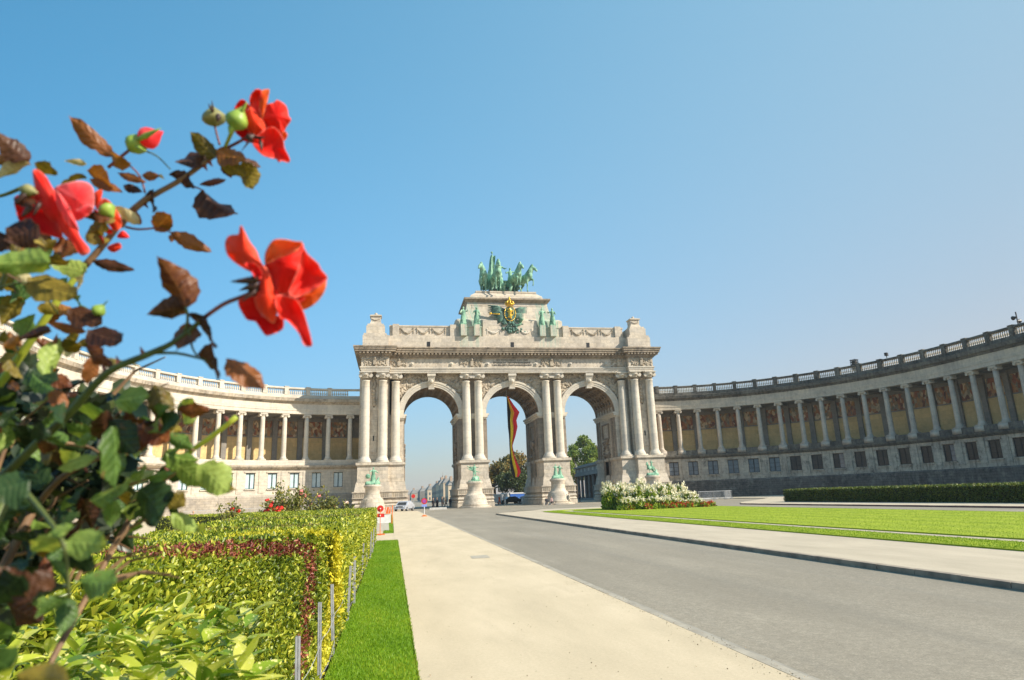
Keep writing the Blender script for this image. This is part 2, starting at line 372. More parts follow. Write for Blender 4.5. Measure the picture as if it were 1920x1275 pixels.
def lawnmat(name, c1, c2, stripes=False):
    b = NB(name); p = b.pos(); x, y, z = b.sepz(p)
    f = b.math('ADD', b.math('MULTIPLY', b.noise(p, 55, 3, .8), .35), b.math('ADD', b.math('MULTIPLY', b.noise(p, .5, 5), .4), b.math('MULTIPLY', b.noise(p, 6, 4), .25)))
    col = b.ramp(f, [(.35, c2), (.62, c1)])
    if stripes:
        s = b.math('SINE', b.math('MULTIPLY', x, 3.6)); col = b.mix(b.lin(s, -1, 1, 0, .35), col, tuple(q*1.35 for q in c1))
    wd = b.noise(p, 1.7, 6, .7); col = b.mix(b.lin(wd, .56, .72, 0, .4), col, tuple(q*.72 for q in c2)); col = b.mix(b.lin(b.noise(p, .9, 4), .60, .75, 0, .35), col, (.42, .38, .07))
    b.bump(b.noise(p, 70, 3), .5, .008); return b.done(col, .8, 0, .2)
M['lawn'] = lawnmat('mown_lawn', (.30, .35, .02), (.19, .26, .012), True)
M['grass_base'] = lawnmat('grass_base', (.17, .30, .010), (.11, .22, .008))
M['blade'] = leafmat('grass_blades', [(0, (.09, .20, .006)), (1, (.36, .42, .03)), (.6, (.19, .32, .010))], .5, .3, .3)
# greenery
M['hedge_leaf'] = leafmat('hedge_leaves', [(0, (.04, .075, .008)), (1, (.66, .62, .08)), (.35, (.16, .22, .015)), (.7, (.38, .42, .03))], .4, .3, .5)
M['yellow_leaf'] = leafmat('golden_hedge_leaves', [(0, (.38, .36, .02)), (1, (.80, .70, .06)), (.5, (.60, .55, .03))], .45, .3)
M['red_leaf'] = leafmat('purple_red_leaves', [(0, (.12, .03, .02)), (1, (.50, .17, .10)), (.5, (.27, .065, .04))], .45, .25)
M['olive_leaf'] = leafmat('olive_brown_leaves', [(0, (.12, .08, .02)), (1, (.36, .34, .07)), (.5, (.22, .20, .03))], .45, .25)
M['big_leaf'] = leafmat('glossy_laurel_leaves', [(0, (.05, .11, .01)), (1, (.62, .60, .12)), (.4, (.18, .29, .015)), (.7, (.38, .44, .03))], .36, .32, .4, spots=(55, (.70, .66, .25), .56))
M['tree_a'] = leafmat('autumn_leaves', [(0, (.05, .065, .02)), (1, (.42, .22, .04)), (.4, (.12, .12, .03)), (.75, (.28, .20, .04))], .6, .3)
M['tree_g'] = leafmat('green_tree_leaves', [(0, (.09, .15, .03)), (1, (.36, .42, .06)), (.5, (.2, .28, .04))], .6, .3)
M['tree_o'] = leafmat('dark_tree_leaves', [(0, (.03, .05, .015)), (1, (.15, .17, .04)), (.5, (.07, .10, .025))], .6, .3)
M['bark'] = plain('bark', (.12, .09, .06), (.06, .045, .03), 6, .9, bump=.6, bsc=30)
M['wood'] = M['bark']
M['white_fl'] = leafmat('white_blossoms', [(0, (.80, .74, .50)), (1, (.92, .86, .76))], .6, .3)
M['red_fl'] = leafmat('red_blossoms', [(0, (.42, .015, .01)), (1, (.75, .05, .03))], .5, .3)
M['pink_fl'] = leafmat('pink_blossoms', [(0, (.6, .2, .2)), (1, (.85, .5, .45))], .5, .3)
M['white'] = plain('white_paint', (.78, .78, .77), rough=.4)
M['red'] = plain('red_paint', (.62, .03, .02), rough=.45)
M['orange'] = plain('orange_paint', (.85, .17, .03), rough=.5)
M['blue'] = plain('blue_tarpaulin', (.05, .16, .55), rough=.5)
M['steel'] = plain('galvanised_steel', (.50, .50, .50), (.38, .38, .38), 8, .45, metal=.35)
M['concrete'] = plain('concrete', (.5, .48, .44), (.4, .385, .35), 3, .85)
M['skin'] = plain('skin', (.55, .33, .22), rough=.6)
M['tyre'] = plain('rubber', (.02, .02, .02), rough=.8)
M['glass'] = pane('car_glass', (.04, .05, .06), (.02, .025, .03), .08)
M['silver'] = plain('silver_car_paint', (.55, .57, .62), rough=.25, metal=.3)
M['carblack'] = plain('dark_car_paint', (.03, .035, .04), rough=.2)
# ------------------------------------------------------------------ ground, roads, lawns
def sheet(name, poly, z, mat, kind='structure', parent=None):
    mb = MB(); mb.add([(x, y, z) for x, y in poly], [tuple(range(len(poly)))])
    o = mb.build(name, mat, parent); o['kind'] = kind; return o
def slab(name, poly, z0, z1, mat):
    mb = MB(); mb.prism(poly, z0, z1); o = mb.build(name, mat); o['kind'] = 'structure'; return o
def arcpts(cx, cy, r, a0, a1, n=10, ry=None):
    ry = ry or r
    return [(cx+r*math.cos(math.radians(a0+(a1-a0)*i/n)), cy+ry*math.sin(math.radians(a0+(a1-a0)*i/n))) for i in range(n+1)]
sheet('ground', [(-1400, -60), (1400, -60), (1400, 2400), (-1400, 2400)], -.13, M['ground'])
rg = Vector
# main road beside the lawn, opening into the square before the arch
sheet('road', [(3.3, -30), (9.6, -30), (9.6, 62), (14, 72), (27, 72), (28.0, 62), (28.0, -30), (33.6, -30), (33.6, 60), (37, 66), (44, 74), (50, 82), (48, 104), (12, 108.5), (12, 260), (-2, 260), (-2, 108.5), (-7, 107), (-2, 96), (3.3, 90)], -.10, M['asphalt'])
sheet('avenue', [(12, 122), (30, 122), (60, 200), (60, 520), (-40, 520), (-2, 260)], -.115, M['asphalt'])
# left gravel walk
slab('gravel_walk', [(.26, -12), (3.40, -12), (3.40, 90), (-2.3, 96.5), (-7.5, 104), (-26, 104), (-26, 36), (.26, 36)][0:3]+[(-2.3, 96.5), (-6.5, 103), (.12, 74), (.12, 28), (.26, 27.9)], -.13, 0.0, M['gravel'])
slab('gravel_forecourt', [(-60, 33.9), (-.42, 33.9), (-.42, 74), (-6.6, 103), (-12, 107), (-60, 107)], -.13, -.012, M['gravel'])
slab('cross_walk', [(-60, 27.9), (.12, 27.9), (.12, 33.5), (-60, 33.5)], -.13, -.006, M['gravel'])
slab('bed_soil', [(-60, -6), (-.62, -6), (-.62, 27.8), (-60, 27.8)], -.13, -.03, M['soil'])
slab('left_lawn', [(-60, 9.8), (-3.4, 9.8), (-5.4, 27.6), (-60, 27.6)], -.1, .01, M['lawn'])
slab('grass_verge', [(-.60, -12), (.24, -12), (.24, 27.0), (.14, 27.6), (-.60, 27.8)], -.13, .005, M['grass_base'])
slab('small_grass_verge', [(-.40, 33.6), (.1, 33.6), (.1, 73.9), (-.40, 73.9)], -.13, .01, M['grass_base'])
# right side: pavement, verge, path and lawn
pav = [(9.62, -30)]+[(9.62, 60)]+arcpts(13.6, 60, 3.98, 180, 100, 6)+[(16, 70), (25, 70), (27.9, 66), (27.9, 60), (27.9, -30)]
slab('pavement', pav, -.13, 0.0, M['gravel2'])
slab('outer_lawn_strip', [(13.55, -30), (15.2, -30), (15.2, 58)]+arcpts(18.0, 58, 2.8, 180, 90, 6)+[(24, 60.8), (24, 62.4), (17.4, 62.4)]+arcpts(17.4, 58.5, 3.85, 95, 180, 6), -.05, .035, M['lawn'])
sheet('garden_path', [(15.2, -30), (15.95, -30), (15.95, 60), (15.2, 60)], .006, M['gravel2'])
slab('lawn', [(15.95, -30), (27.85, -30), (27.85, 59.9), (18.6, 59.9), (16.6, 59.2), (15.95, 57.5)], -.05, .045, M['lawn'])
slab('far_pavement', [(33.75, -30), (42, -30), (42, 64), (60, 78), (66, 96), (52, 104.5), (49.5, 81), (43, 72.5), (36.5, 65), (33.75, 60)], -.13, 0.0, M['gravel2'])
slab('far_gravel', [(42.01, -30), (80, -30), (80, 78), (60, 78), (42.01, 64)], -.13, -.004, M['gravel2'])
sheet('expansion_patch', [(2.1, 17.8), (2.6, 17.85), (2.62, 18.7), (2.15, 18.6)], .005, plain('damp_gravel', (.42, .37, .29), (.36, .32, .25), 5, .9))

# kerbs, stone by stone
def kerb_run(name, x0, x1, ys, z0, z1, mat, step, gap=.012):
    k = empty(name, (0, 0, 0)); k['kind'] = 'structure'
    n = 0; y = ys[0]; mbs = {}
    base = MB(); base.box(x0, x1, 0, 1, z0, z1); bmh = base.mesh('kerb_stone', mat)
    far = MB()
    while y < ys[1]:
        L = step*(.9+.2*rnd.random())
        if n < 75:
            o = link('kerb_stone', bmh, k, (rnd.uniform(-.004, .004), y, rnd.uniform(-.004, .003))); o.scale = (1, L-gap, 1)
        else: far.box(x0, x1, y, y+L-gap, z0, z1)
        y += L; n += 1
    if far.v: f = far.build('kerb_stone', mat, k); f['kind'] = 'stuff'
    return k
kerb_run('left_kerb', 3.42, 3.53, (-4, 89), -.14, -.004, M['kerb'], 1.0)
kerb_run('left_gutter', 3.54, 3.76, (-4, 89), -.14, -.094, plain('gutter_stone', (.34, .31, .255), (.26, .235, .19), 3, .85), 1.0)
kerb_run('right_kerb', 9.46, 9.615, (4, 60), -.14, .006, M['kerb_d'], 1.0)
kerb_run('far_kerb', 33.62, 33.745, (14, 60), -.14, .006, plain('red_kerb', (.22, .12, .10), (.14, .08, .07), 3, .8), 1.0)
kc = MB(); pts = arcpts(13.6, 60, 4.07, 180, 100, 8)
for i in range(8):
    a, b = Vector((*pts[i], 0)), Vector((*pts[i+1], 0)); d = (b-a).normalized(); nn = Vector((-d.y, d.x, 0))*.14
    kc.prism([a, b, b-nn, a-nn][::-1] if False else [(a.x, a.y), (b.x, b.y), (b.x-nn.x, b.y-nn.y), (a.x-nn.x, a.y-nn.y)], -.14, .006)
kc.build('right_kerb_bend', M['kerb_d'])['kind'] = 'structure'

# grass blades on the verges and along the lawn edges
def blades(name, n, fn, hmin, hmax, w, label):
    P = fn(n); D = rdir(n, 2.6); N = rdir(n)
    o = leaf_cloud(name, P, D, N, rng.uniform(hmin, hmax, n), w, M['blade'], np.clip(rng.random(n)*.5+.35*np.array([mn.noise((q[0]*2.2, q[1]*.8, 0)) for q in P])+.28, 0, 1), simple=True)
    tag(o, label, 'grass', kind='stuff'); return o
def uni(x0, x1, y0, y1, z, power=1.0):
    def f(n):
        y = y0+(y1-y0)*rng.random(n)**power
        return np.stack([rng.uniform(x0, x1, n), y, np.full(n, z)], 1)
    return f
blades('verge_grass', 75000, uni(-.60, .262, 4.5, 27.6, .0, 1.9), .02, .05, .14, 'short bright green grass of the narrow verge beside the hedge')
blades('small_verge_grass', 3000, uni(-.40, .10, 33.6, 60, .0, 1.5), .03, .06, .3, 'thin strip of grass beside the gravel walk beyond the road works signs')
blades('lawn_strip_grass', 45000, uni(13.53, 15.22, 10, 60, .03, 1.6), .02, .045, .25, 'mown grass strip between the pale pavement and the narrow garden path')
blades('lawn_grass', 90000, uni(15.93, 27.85, 12, 60, .04, 1.5), .015, .035, .4, 'striped mown lawn behind the narrow garden path')

n_ = 1500; yy = 4.2+30*rng.random(n_)**1.6; xx = np.where(rng.random(n_) < .7, 3.4+rng.normal(0, .10, n_), rng.uniform(.3, 3.4, n_)); o = leaf_cloud('loose_grit', np.stack([xx, yy, np.where(xx < 3.53, .004, -.092)], 1), rdir(n_, .3), rdir(n_, 1.5), rng.uniform(.006, .018, n_), 1.0, plain('grit', (.40, .33, .22), (.16, .12, .08), 60, .9), rng.random(n_), simple=True); tag(o, 'loose grit and litter along the kerb of the gravel walk', 'grit', kind='stuff')
# ------------------------------------------------------------------ curved wings
WX0, WY0, WRX, WRY = 25.48, 76.8, 33.7, 38.56
_ts = np.linspace(0, math.pi/2, 1500)
_s = np.concatenate([[0], np.cumsum(np.hypot(np.diff(WRX*np.sin(_ts)), np.diff(WRY*np.cos(_ts))))]); SQ = float(_s[-1])
def wplan(side, s, o):
    """point of the wing at arc length s, o metres behind (+) or before (-) the column axis; and heading"""
    if s <= 0: x, y, nx, ny, tx, ty = WX0+s, WY0+WRY, 0, 1, 1, 0
    elif s < SQ:
        t = float(np.interp(s, _s, _ts)); x, y = WX0+WRX*math.sin(t), WY0+WRY*math.cos(t)
        tx, ty = WRX*math.cos(t), -WRY*math.sin(t); l = math.hypot(tx, ty); tx, ty = tx/l, ty/l; nx, ny = -ty, tx
    else: x, y, nx, ny, tx, ty = WX0+WRX, WY0-(s-SQ), 1, 0, 0, -1
    return XC+side*(x+nx*o), y+ny*o, math.atan2(ty, side*tx)
def sweep(mb, side, prof, s0, s1, step=1.2):
    n = max(1, int(math.ceil((s1-s0)/step))); rows = []
    for i in range(n+1):
        s = s0+(s1-s0)*i/n
        rows.append([(*wplan(side, s, o)[:2], z) for o, z in prof])
    m = len(prof); vs = [p for r in rows for p in r]; fs = []
    for i in range(n):
        for j in range(m):
            j2 = (j+1) % m; q = (i*m+j, (i+1)*m+j, (i+1)*m+j2, i*m+j2); fs.append(q if side > 0 else q[::-1])
    fs.append(tuple(range(m)) if side < 0 else tuple(range(m-1, -1, -1)))
    e = tuple(n*m+j for j in range(m)); fs.append(e if side > 0 else e[::-1])
    return mb.add(vs, fs)
def ob(o0, o1, z0, z1): return [(o0, z0), (o0, z1), (o1, z1), (o1, z0)]
PITCHW = 3.62
def wing(side, label, S0, S1, first):
    Lf = side < 0
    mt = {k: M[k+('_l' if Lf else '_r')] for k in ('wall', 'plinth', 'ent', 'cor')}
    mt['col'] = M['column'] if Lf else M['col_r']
    W0 = empty('colonnade_wing', (XC+side*26, WY0+WRY, -.1), 0, label, 'colonnade')
    inv = Matrix.Translation((-(XC+side*26), -(WY0+WRY), .1))
    def put(name, mb, mat, smooth=False, par=None, kind=None):
        o = mb.build(name, mat, W0, smooth); o.matrix_parent_inverse = inv
        if kind: o['kind'] = kind
        return o
    mb = MB(); sweep(mb, side, [(-1.15, -.12), (-1.15, .6), (-1.05, .62), (-1.05, 2.7), (-.9, 2.95), (7, 2.95), (7, -.12)], S0, S1); put('plinth', mb, mt['plinth'])
    # window storey: bays with openings
    mb = MB(); wz0, wz1, ww = 4.0, 6.45, (1.5 if Lf else 1.85)
    sweep(mb, side, ob(-.7, -.2, 2.95, wz0), S0, S1); sweep(mb, side, ob(-.7, -.2, wz1, 7.0), S0, S1)
    mids = []; s = first-PITCHW/2
    while s > S0+1: s -= PITCHW
    ss = s
    edges = [S0]
    while ss+PITCHW < S1:
        ss += PITCHW
        if ss-ww/2 > S0+.3: mids.append(ss); edges += [ss-ww/2, ss+ww/2]
    edges.append(S1)
    for i in range(0, len(edges), 2): sweep(mb, side, ob(-.7, -.2, wz0, wz1), edges[i], edges[i+1])
    put('window_storey_wall', mb, mt['wall'])
    mb = MB()
    for i, sm in enumerate(mids):                       # flat pilaster strips, lintel blocks and sills
        for q in (-1, 1): sweep(mb, side, ob(-.78, -.703, 3.3, 6.75), sm+q*(PITCHW/2)-.42, sm+q*(PITCHW/2)+.42, 2) if q > 0 or i == 0 else None
        sweep(mb, side, ob(-.84, -.703, wz1+.05, wz1+.22), sm-ww/2-.22, sm+ww/2+.22, 2)
        sweep(mb, side, ob(-.9, -.703, wz0-.16, wz0-.003), sm-ww/2-.15, sm+ww/2+.15, 2)
    sweep(mb, side, ob(-.8, -.703, 2.955, 3.25), S0, S1)
    put('wall_strips', mb, mt['wall'])
    # windows
    fm = MB(); h = wz1-wz0
    fm.box(-ww/2, -ww/2+.09, -.05, .05, 0, h); fm.box(ww/2-.09, ww/2, -.05, .05, 0, h); fm.box(-ww/2+.09, ww/2-.09, -.05, .05, 0, .09); fm.box(-ww/2+.09, ww/2-.09, -.05, .05, h-.12, h)
    fm.box(-.08, .08, -.06, .04, .09, h-.12)
    if not Lf:
        for z in (.75, 1.45): fm.box(-ww/2+.09, -.08, -.03, .02, z, z+.06); fm.box(.08, ww/2-.09, -.03, .02, z, z+.06)
    fme = fm.mesh('window', M['paint_dark'] if Lf else M['black'])
    pm = MB(); pm.box(-ww/2+.09, -.083, .0, .02, .09, h-.12); pl = pm
    pmes = {k: pl.mesh('pane', M[k]) for k in ('pane_l', 'pane_r', 'pane_d')}
    for i, sm in enumerate(mids):
        x, y, th = wplan(side, sm, -.5)
        rz = th if side > 0 else th+math.pi
        o = link('window', fme, W0, (x, y, wz0), rz); o.matrix_parent_inverse = inv
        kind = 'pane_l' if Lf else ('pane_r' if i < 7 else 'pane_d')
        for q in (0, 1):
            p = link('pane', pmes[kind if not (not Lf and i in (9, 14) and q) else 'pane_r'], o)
            if q: p.location = (ww/2-.01+.003, 0, 0)
    # ledge, parapet and floor
    mb = MB(); sweep(mb, side, [(-.7, 7.0), (-.95, 7.05), (-1.25, 7.35), (-1.3, 7.6), (-.68, 7.66), (-.3, 7.0)], S0, S1); put('ledge_cornice', mb, mt['cor'])
    mb = MB(); sweep(mb, side, ob(-.62, .55, 7.66, 8.5), S0, S1); put('parapet', mb, mt['ent'] if Lf else mt['cor'])
    mb = MB(); sweep(mb, side, ob(.55, 6.5, 7.0, 8.0), S0, S1); put('gallery_floor', mb, M['concrete'])
    # back wall with ochre field, mosaic frieze
    mb = MB(); sweep(mb, side, ob(5.6, 6.4, 8.0, 12.75), S0, S1); put('ochre_wall', mb, M['yellow'])
    mb = MB(); sweep(mb, side, ob(5.5, 6.4, 12.75, 12.95), S0, S1); sweep(mb, side, ob(5.45, 6.4, 15.6, 16.3), S0, S1); put('wall_moulding', mb, M['pilaster'])
    s = first-PITCHW/2
    sb = first-4*PITCHW
    pil = MB(); pil.box(-.42, .42, -.3, .0, 0, 7.6); pil.box(-.5, .5, -.36, .0, 7.602, 8.2); pil.box(-.5, .5, -.36, 0, -.01, .35)
    pilm = pil.mesh('pilaster', M['pilaster'])
    k = sb
    while k < S1:
        if k > S0:
            x, y, th = wplan(side, k, 5.59); o = link('pilaster', pilm, W0, (x, y, 8.0), th if side > 0 else th+math.pi); o.matrix_parent_inverse = inv
            m2 = MB(); sweep(m2, side, ob(5.62, 6.4, 12.95, 15.6), k+.45, min(k+PITCHW-.45, S1), 2)
            if k+PITCHW-.45 < S1: put('mosaic_panel', m2, M['mosaic'])
        k += PITCHW
    mb = MB(); sweep(mb, side, ob(5.7, 6.4, 12.95, 15.6), S0, S1); put('frieze_backing', mb, M['pilaster'])
    mb = MB(); sweep(mb, side, ob(.5, 6.4, 16.3, 16.6), S0, S1); put('gallery_ceiling', mb, M['pilaster'])
    k = sb
    while k < S1:
        if k > S0: mb = MB(); sweep(mb, side, ob(.5, 5.4, 15.9, 16.297), k-.3, k+.3, 2); put('ceiling_beam', mb, M['pilaster'])
        k += PITCHW
    # entablature
    mb = MB(); sweep(mb, side, [(-.5, 16.2), (-.5, 16.75), (-.56, 16.76), (-.56, 17.2), (-.52, 17.22), (-.52, 17.9), (.5, 17.9), (.5, 16.2)], S0, S1); put('entablature', mb, mt['ent'])
    mb = MB(); sweep(mb, side, [(-.5, 17.9), (-.62, 17.95), (-.7, 18.15), (-1.05, 18.3), (-1.12, 18.65), (-1.15, 18.8), (-.35, 18.95), (.6, 18.95), (.6, 17.9)], S0, S1); put('cornice', mb, mt['cor'] if not Lf else M['cor_l'])
    bm = mt['ent'] if Lf else M['cor_r']; bo = .05
    mb = MB(); sweep(mb, side, ob(bo-.32, bo+.35, 18.95, 19.5), S0, S1); put('balustrade_base', mb, bm)
    mb = MB(); sweep(mb, side, [(bo-.3, 20.45), (bo-.34, 20.52), (bo-.34, 20.68), (bo-.25, 20.76), (bo+.25, 20.76), (bo+.34, 20.68), (bo+.34, 20.45)], S0, S1); put('handrail', mb, bm)
    bp = MB(); nb = 9; off = PITCHW*.0
    pr = [(.12, 0), (.12, .06), (.07, .1), (.13, .3), (.12, .42), (.055, .7), (.06, .8), (.11, .84), (.11, .96)]
    for sm in mids:
        for j in range(nb):
            x, y, th = wplan(side, sm+(j-(nb-1)/2)*.315, bo); bp.lathe(pr, (x, y, 19.495), 6)
    put('balusters', bp, M['ent_l'] if Lf else M['ent_r'], True, kind='stuff')
    post = MB(); post.box(-.33, .33, -.38, .38, -.01, 1.27); post.box(-.38, .38, -.43, .43, 1.27, 1.38); pme = post.mesh('balustrade_post', bm)
    for sm in mids[1:]:
        x, y, th = wplan(side, sm-PITCHW/2, bo); o = link('balustrade_post', pme, W0, (x, y, 19.5), th); o.matrix_parent_inverse = inv
    # columns
    R = .40; H = 7.5
    sh = [(R*1.32, 0), (R*1.34, .12), (R*1.2, .2), (R*1.22, .3), (R*1.02, .36), (R, .5)]+[(R*(1-.14*((i/8)**1.7)), .5+(H-1.1)*i/8) for i in range(1, 9)]
    cm = MB(); cm.lathe(sh, n=20); cm.box(-.6, .6, -.63, .6, -.2, 0.0); cm.box(-.72, .72, -.72, .2, -1.0, -.2)
    cme = cm.mesh('column', mt['col'], True)
    cap = MB(); cap.lathe([(R*.88, 0), (R*.98, .1), (R*1.2, .25)], n=16)
    for q in (-1, 1):
        cap.add(*_vol(q*.5, .19, .2, .46))
    cap.box(-.56, .56, -.52, .52, .3, .44); cap.box(-.6, .6, -.56, .56, .442, .56)
    capm = cap.mesh('capital', mt['ent'])
    k = first
    while k > S0+PITCHW: k -= PITCHW
    while k < S1:
        if k > S0+.2:
            x, y, th = wplan(side, k, 0); o = link('column', cme, W0, (x, y, 8.7), th); o.matrix_parent_inverse = inv
            link('capital', capm, o, (0, 0, 6.885))
        k += PITCHW
    return W0
def _vol(x, z, r, dy):
    vs = []; fs = []; n = 10
    for yy in (-dy, dy):
        for j in range(n): vs.append((x+r*math.cos(2*math.pi*j/n), yy, z+r*math.sin(2*math.pi*j/n)))
    for j in range(n): fs.append((j, (j+1) % n, n+(j+1) % n, n+j))
    fs.append(tuple(range(n-1, -1, -1))); fs.append(tuple(range(n, 2*n))); return vs, fs
wl = wing(-1, 'curved sunlit stone colonnade wing left of the triumphal arch', .6, 92, 2.33)
wr = wing(1, 'curved shaded grey stone colonnade wing right of the triumphal arch', .6, 92, 3.8)
# ------------------------------------------------------------------ triumphal arch (local: x from its axis, y back from the column plane)
A = empty('triumphal_arch', (XC, YC, -.1), 0, 'pale stone triumphal arch with three openings, paired columns and a stepped attic', 'triumphal arch')
ZA = .1                                   # local z = world z + .1 ; geometry below is in world z
def pa(name, mb, mat, smooth=False, kind=None, parent=None):
    o = mb.build(name, mat, parent or A, smooth)
    if parent is None: o.location = (0, 0, ZA)
    if kind: o['kind'] = kind
    return o
DEP = 11.2; YW = .75                      # depth of the mass, wall plane behind the columns
R0, ZS = 4.68, 15.5                       # arch radius and springing
cxs = (-14.05, 0.0, 14.05)
# mass above the arches, with the arch cut out: front/back walls as strips round each opening
def arch_wall(mb, y0, y1, x0, x1, cx, zt, n=28):
    """slab from y0 to y1 between x0..x1 above the springing, open below the arch"""
    pts = [(cx+R0*math.cos(math.pi*i/n), ZS+R0*math.sin(math.pi*i/n)) for i in range(n+1)]
    out = []
    for (x, z) in pts:
        dx, dz = x-cx, z-ZS
        # project on the box outline
        k = 1e9
        if dx > 1e-6: k = min(k, (x1-cx)/dx)
        if dx < -1e-6: k = min(k, (x0-cx)/dx)
        if dz > 1e-6: k = min(k, (zt-ZS)/dz)
        out.append((cx+dx*k, ZS+dz*k))
    for a, c in (((x1, zt), 0), ((x0, zt), 1)): pass
    ins, ou = [pts[0]], [out[0]]
    for i in range(1, n+1):
        a, b = out[i-1], out[i]
        if abs(a[0]-b[0]) > 1e-4 and abs(a[1]-b[1]) > 1e-4:
            cor = (x1, zt) if a[0] > cx else (x0, zt)
            ins.append(((pts[i-1][0]+pts[i][0])/2, (pts[i-1][1]+pts[i][1])/2)); ou.append(cor)
        ins.append(pts[i]); ou.append(b)
    vs = []; fs = []
    for (a, b) in zip(ins, ou): vs += [(a[0], y0, a[1]), (b[0], y0, b[1]), (a[0], y1, a[1]), (b[0], y1, b[1])]
    for i in range(len(ins)-1):
        p, q = i*4, (i+1)*4
        fs += [(p, p+1, q+1, q), (p+2, q+2, q+3, p+3), (p+1, p+3, q+3, q+1)]
    mb.add(vs, fs)
for cx in cxs:
    mb = MB(); arch_wall(mb, YW, DEP+YW, cx-R0-2.34, cx+R0+2.34, cx, 22.40); pa('spandrel_wall', mb, M['stone'])
# vaults with coffers
for cx in cxs:
    vb = MB(); na, nd = 11, 6; rr = R0+.02
    def P(a, y, r): return (cx+r*math.cos(a), y, ZS+r*math.sin(a))
    for i in range(na):
        a0, a1 = math.pi*i/na, math.pi*(i+1)/na
        for j in range(nd):
            y0, y1 = YW+.9+(DEP-1.8)*j/nd, YW+.9+(DEP-1.8)*(j+1)/nd
            da, dy = (a1-a0)*.14, (y1-y0)*.14
            def octo(ra, ry, r, k=.3):
                A0, A1, Y0, Y1 = a0+da*ra, a1-da*ra, y0+dy*ry, y1-dy*ry; ka, ky = (A1-A0)*k, (Y1-Y0)*k
                return [P(A0+ka, Y0, r), P(A1-ka, Y0, r), P(A1, Y0+ky, r), P(A1, Y1-ky, r), P(A1-ka, Y1, r), P(A0+ka, Y1, r), P(A0, Y1-ky, r), P(A0, Y0+ky, r)]
            cor = [P(a0, y0, rr), P(a1, y0, rr), P(a1, y1, rr), P(a0, y1, rr)]
            o1 = octo(1, 1, rr); o2 = octo(1.0, 1.0, rr+.42); o3 = octo(2.0, 2.0, rr+.42); o4 = octo(2.0, 2.0, rr+.75)
            V = cor+o1+o2+o3+o4
            F = [(0, 4, 5, 1), (1, 5, 6), (1, 6, 7, 2), (2, 7, 8), (2, 8, 9, 3), (3, 9, 10), (3, 10, 11, 0), (0, 11, 4)]
            for b in (4, 12, 20):
                for q in range(8): F.append((b+q, b+8+q, b+8+(q+1) % 8, b+(q+1) % 8))
            F.append(tuple(range(28, 36))); vb.add(V, F)
            m = P((a0+a1)/2, (y0+y1)/2, rr+.66); vb.ball(m, .22, 6, m=4)
    for (y0, y1) in ((YW-.01, YW+.9), (YW+DEP-.9, YW+DEP+.01)):
        vb.grid(lambda u, v: P(math.pi*u, y0+(y1-y0)*v, R0-.03), 33, 2)
        e = y1 if y0 < 3 else y0
        vb.grid(lambda u, v: P(math.pi*u, e, R0-.03+.08*v), 33, 2)
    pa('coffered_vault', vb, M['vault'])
    # archivolt: moulded ring standing proud of the wall
    ab = MB()
    prof = [(R0-.03, YW+.02), (R0-.03, YW-.25), (R0+.28, YW-.25), (R0+.30, YW-.32), (R0+.62, YW-.32), (R0+.66, YW-.42), (R0+.98, YW-.42), (R0+1.02, YW+.02)]
    ab.grid(lambda u, v: (lambda q: (cx+q[0]*math.cos(math.pi*u), q[1], ZS+q[0]*math.sin(math.pi*u)))(prof[min(7, int(round(v*7)))]), 41, 8)
    pa('archivolt', ab, M['column'])
    kb = MB(); kb.frustum((cx-.42, cx+.42, YW-.55, YW+.1, 19.9), (cx-.62, cx+.62, YW-1.25, YW+.1, 21.9)); kb.box(cx-.7, cx+.7, YW-1.35, YW+.1, 21.9, 22.3); kb.box(cx-.5, cx+.5, YW-.8, YW+.1, 19.7, 19.95)
    kb.ball((cx, YW-.95, 21.0), .38, 8); pa('keystone', kb, M['column'])
# piers
px = ((-9.37, -4.68), (4.68, 9.37)); ex = ((-26.0, -18.73), (18.73, 26.0))
def stack(mb, x0, x1, y0, y1, gl=1, gr=1):
    """battered pedestal with rusticated bands"""
    lv = [(0, .75, .75), (.75, .85, .62)]
    mb.box(x0-gl*.75, x1+gr*.75, y0-.75, y1+.75, -.1, .62)
    for k, (z0, z1, e) in enumerate(((.62, 1.02, .70), (1.1, 1.55, .72), (1.62, 1.82, .62))):
        zm = (z0+z1)/2
        mb.frustum((x0-gl*(e-.14), x1+gr*(e-.14), y0-e+.14, y1+e-.14, z0), (x0-gl*e, x1+gr*e, y0-e, y1+e, z0+.1))
        mb.frustum((x0-gl*e, x1+gr*e, y0-e, y1+e, z0+.1), (x0-gl*(e-.12), x1+gr*(e-.12), y0-e+.12, y1+e-.12, z1))
        mb.box(x0-gl*(e-.25), x1+gr*(e-.25), y0-e+.25, y1+e-.25, z1-.01, z1+.09)
    mb.box(x0-gl*.72, x1+gr*.72, y0-.72, y1+.72, 1.9, 2.0); mb.box(x0-gl*.62, x1+gr*.62, y0-.62, y1+.62, 2.0, 2.78); mb.box(x0-gl*.74, x1+gr*.74, y0-.74, y1+.74, 2.78, 2.95)
    mb.frustum((x0-gl*.42, x1+gr*.42, y0-.42, y1+.42, 2.95), (x0-gl*.16, x1+gr*.16, y0-.16, y1+.16, 4.35))
    mb.box(x0-gl*.12, x1+gr*.12, y0-.12, y1+.12, 4.35, 4.52)
    mb.box(x0, x1, y0, y1, 4.52, 6.95)
    mb.box(x0-gl*.12, x1+gr*.12, y0-.12, y1+.12, 6.95, 7.1); mb.box(x0-gl*.26, x1+gr*.26, y0-.26, y1+.26, 7.1, 7.5)
def fluting(mb, x0, x1, y):            # carved panel with little uprights
    n = int((x1-x0)/.32)
    for i in range(n):
        x = x0+(i+.5)*(x1-x0)/n; mb.box(x-.08, x+.08, y-.05, y+.02, 2.1, 2.68)
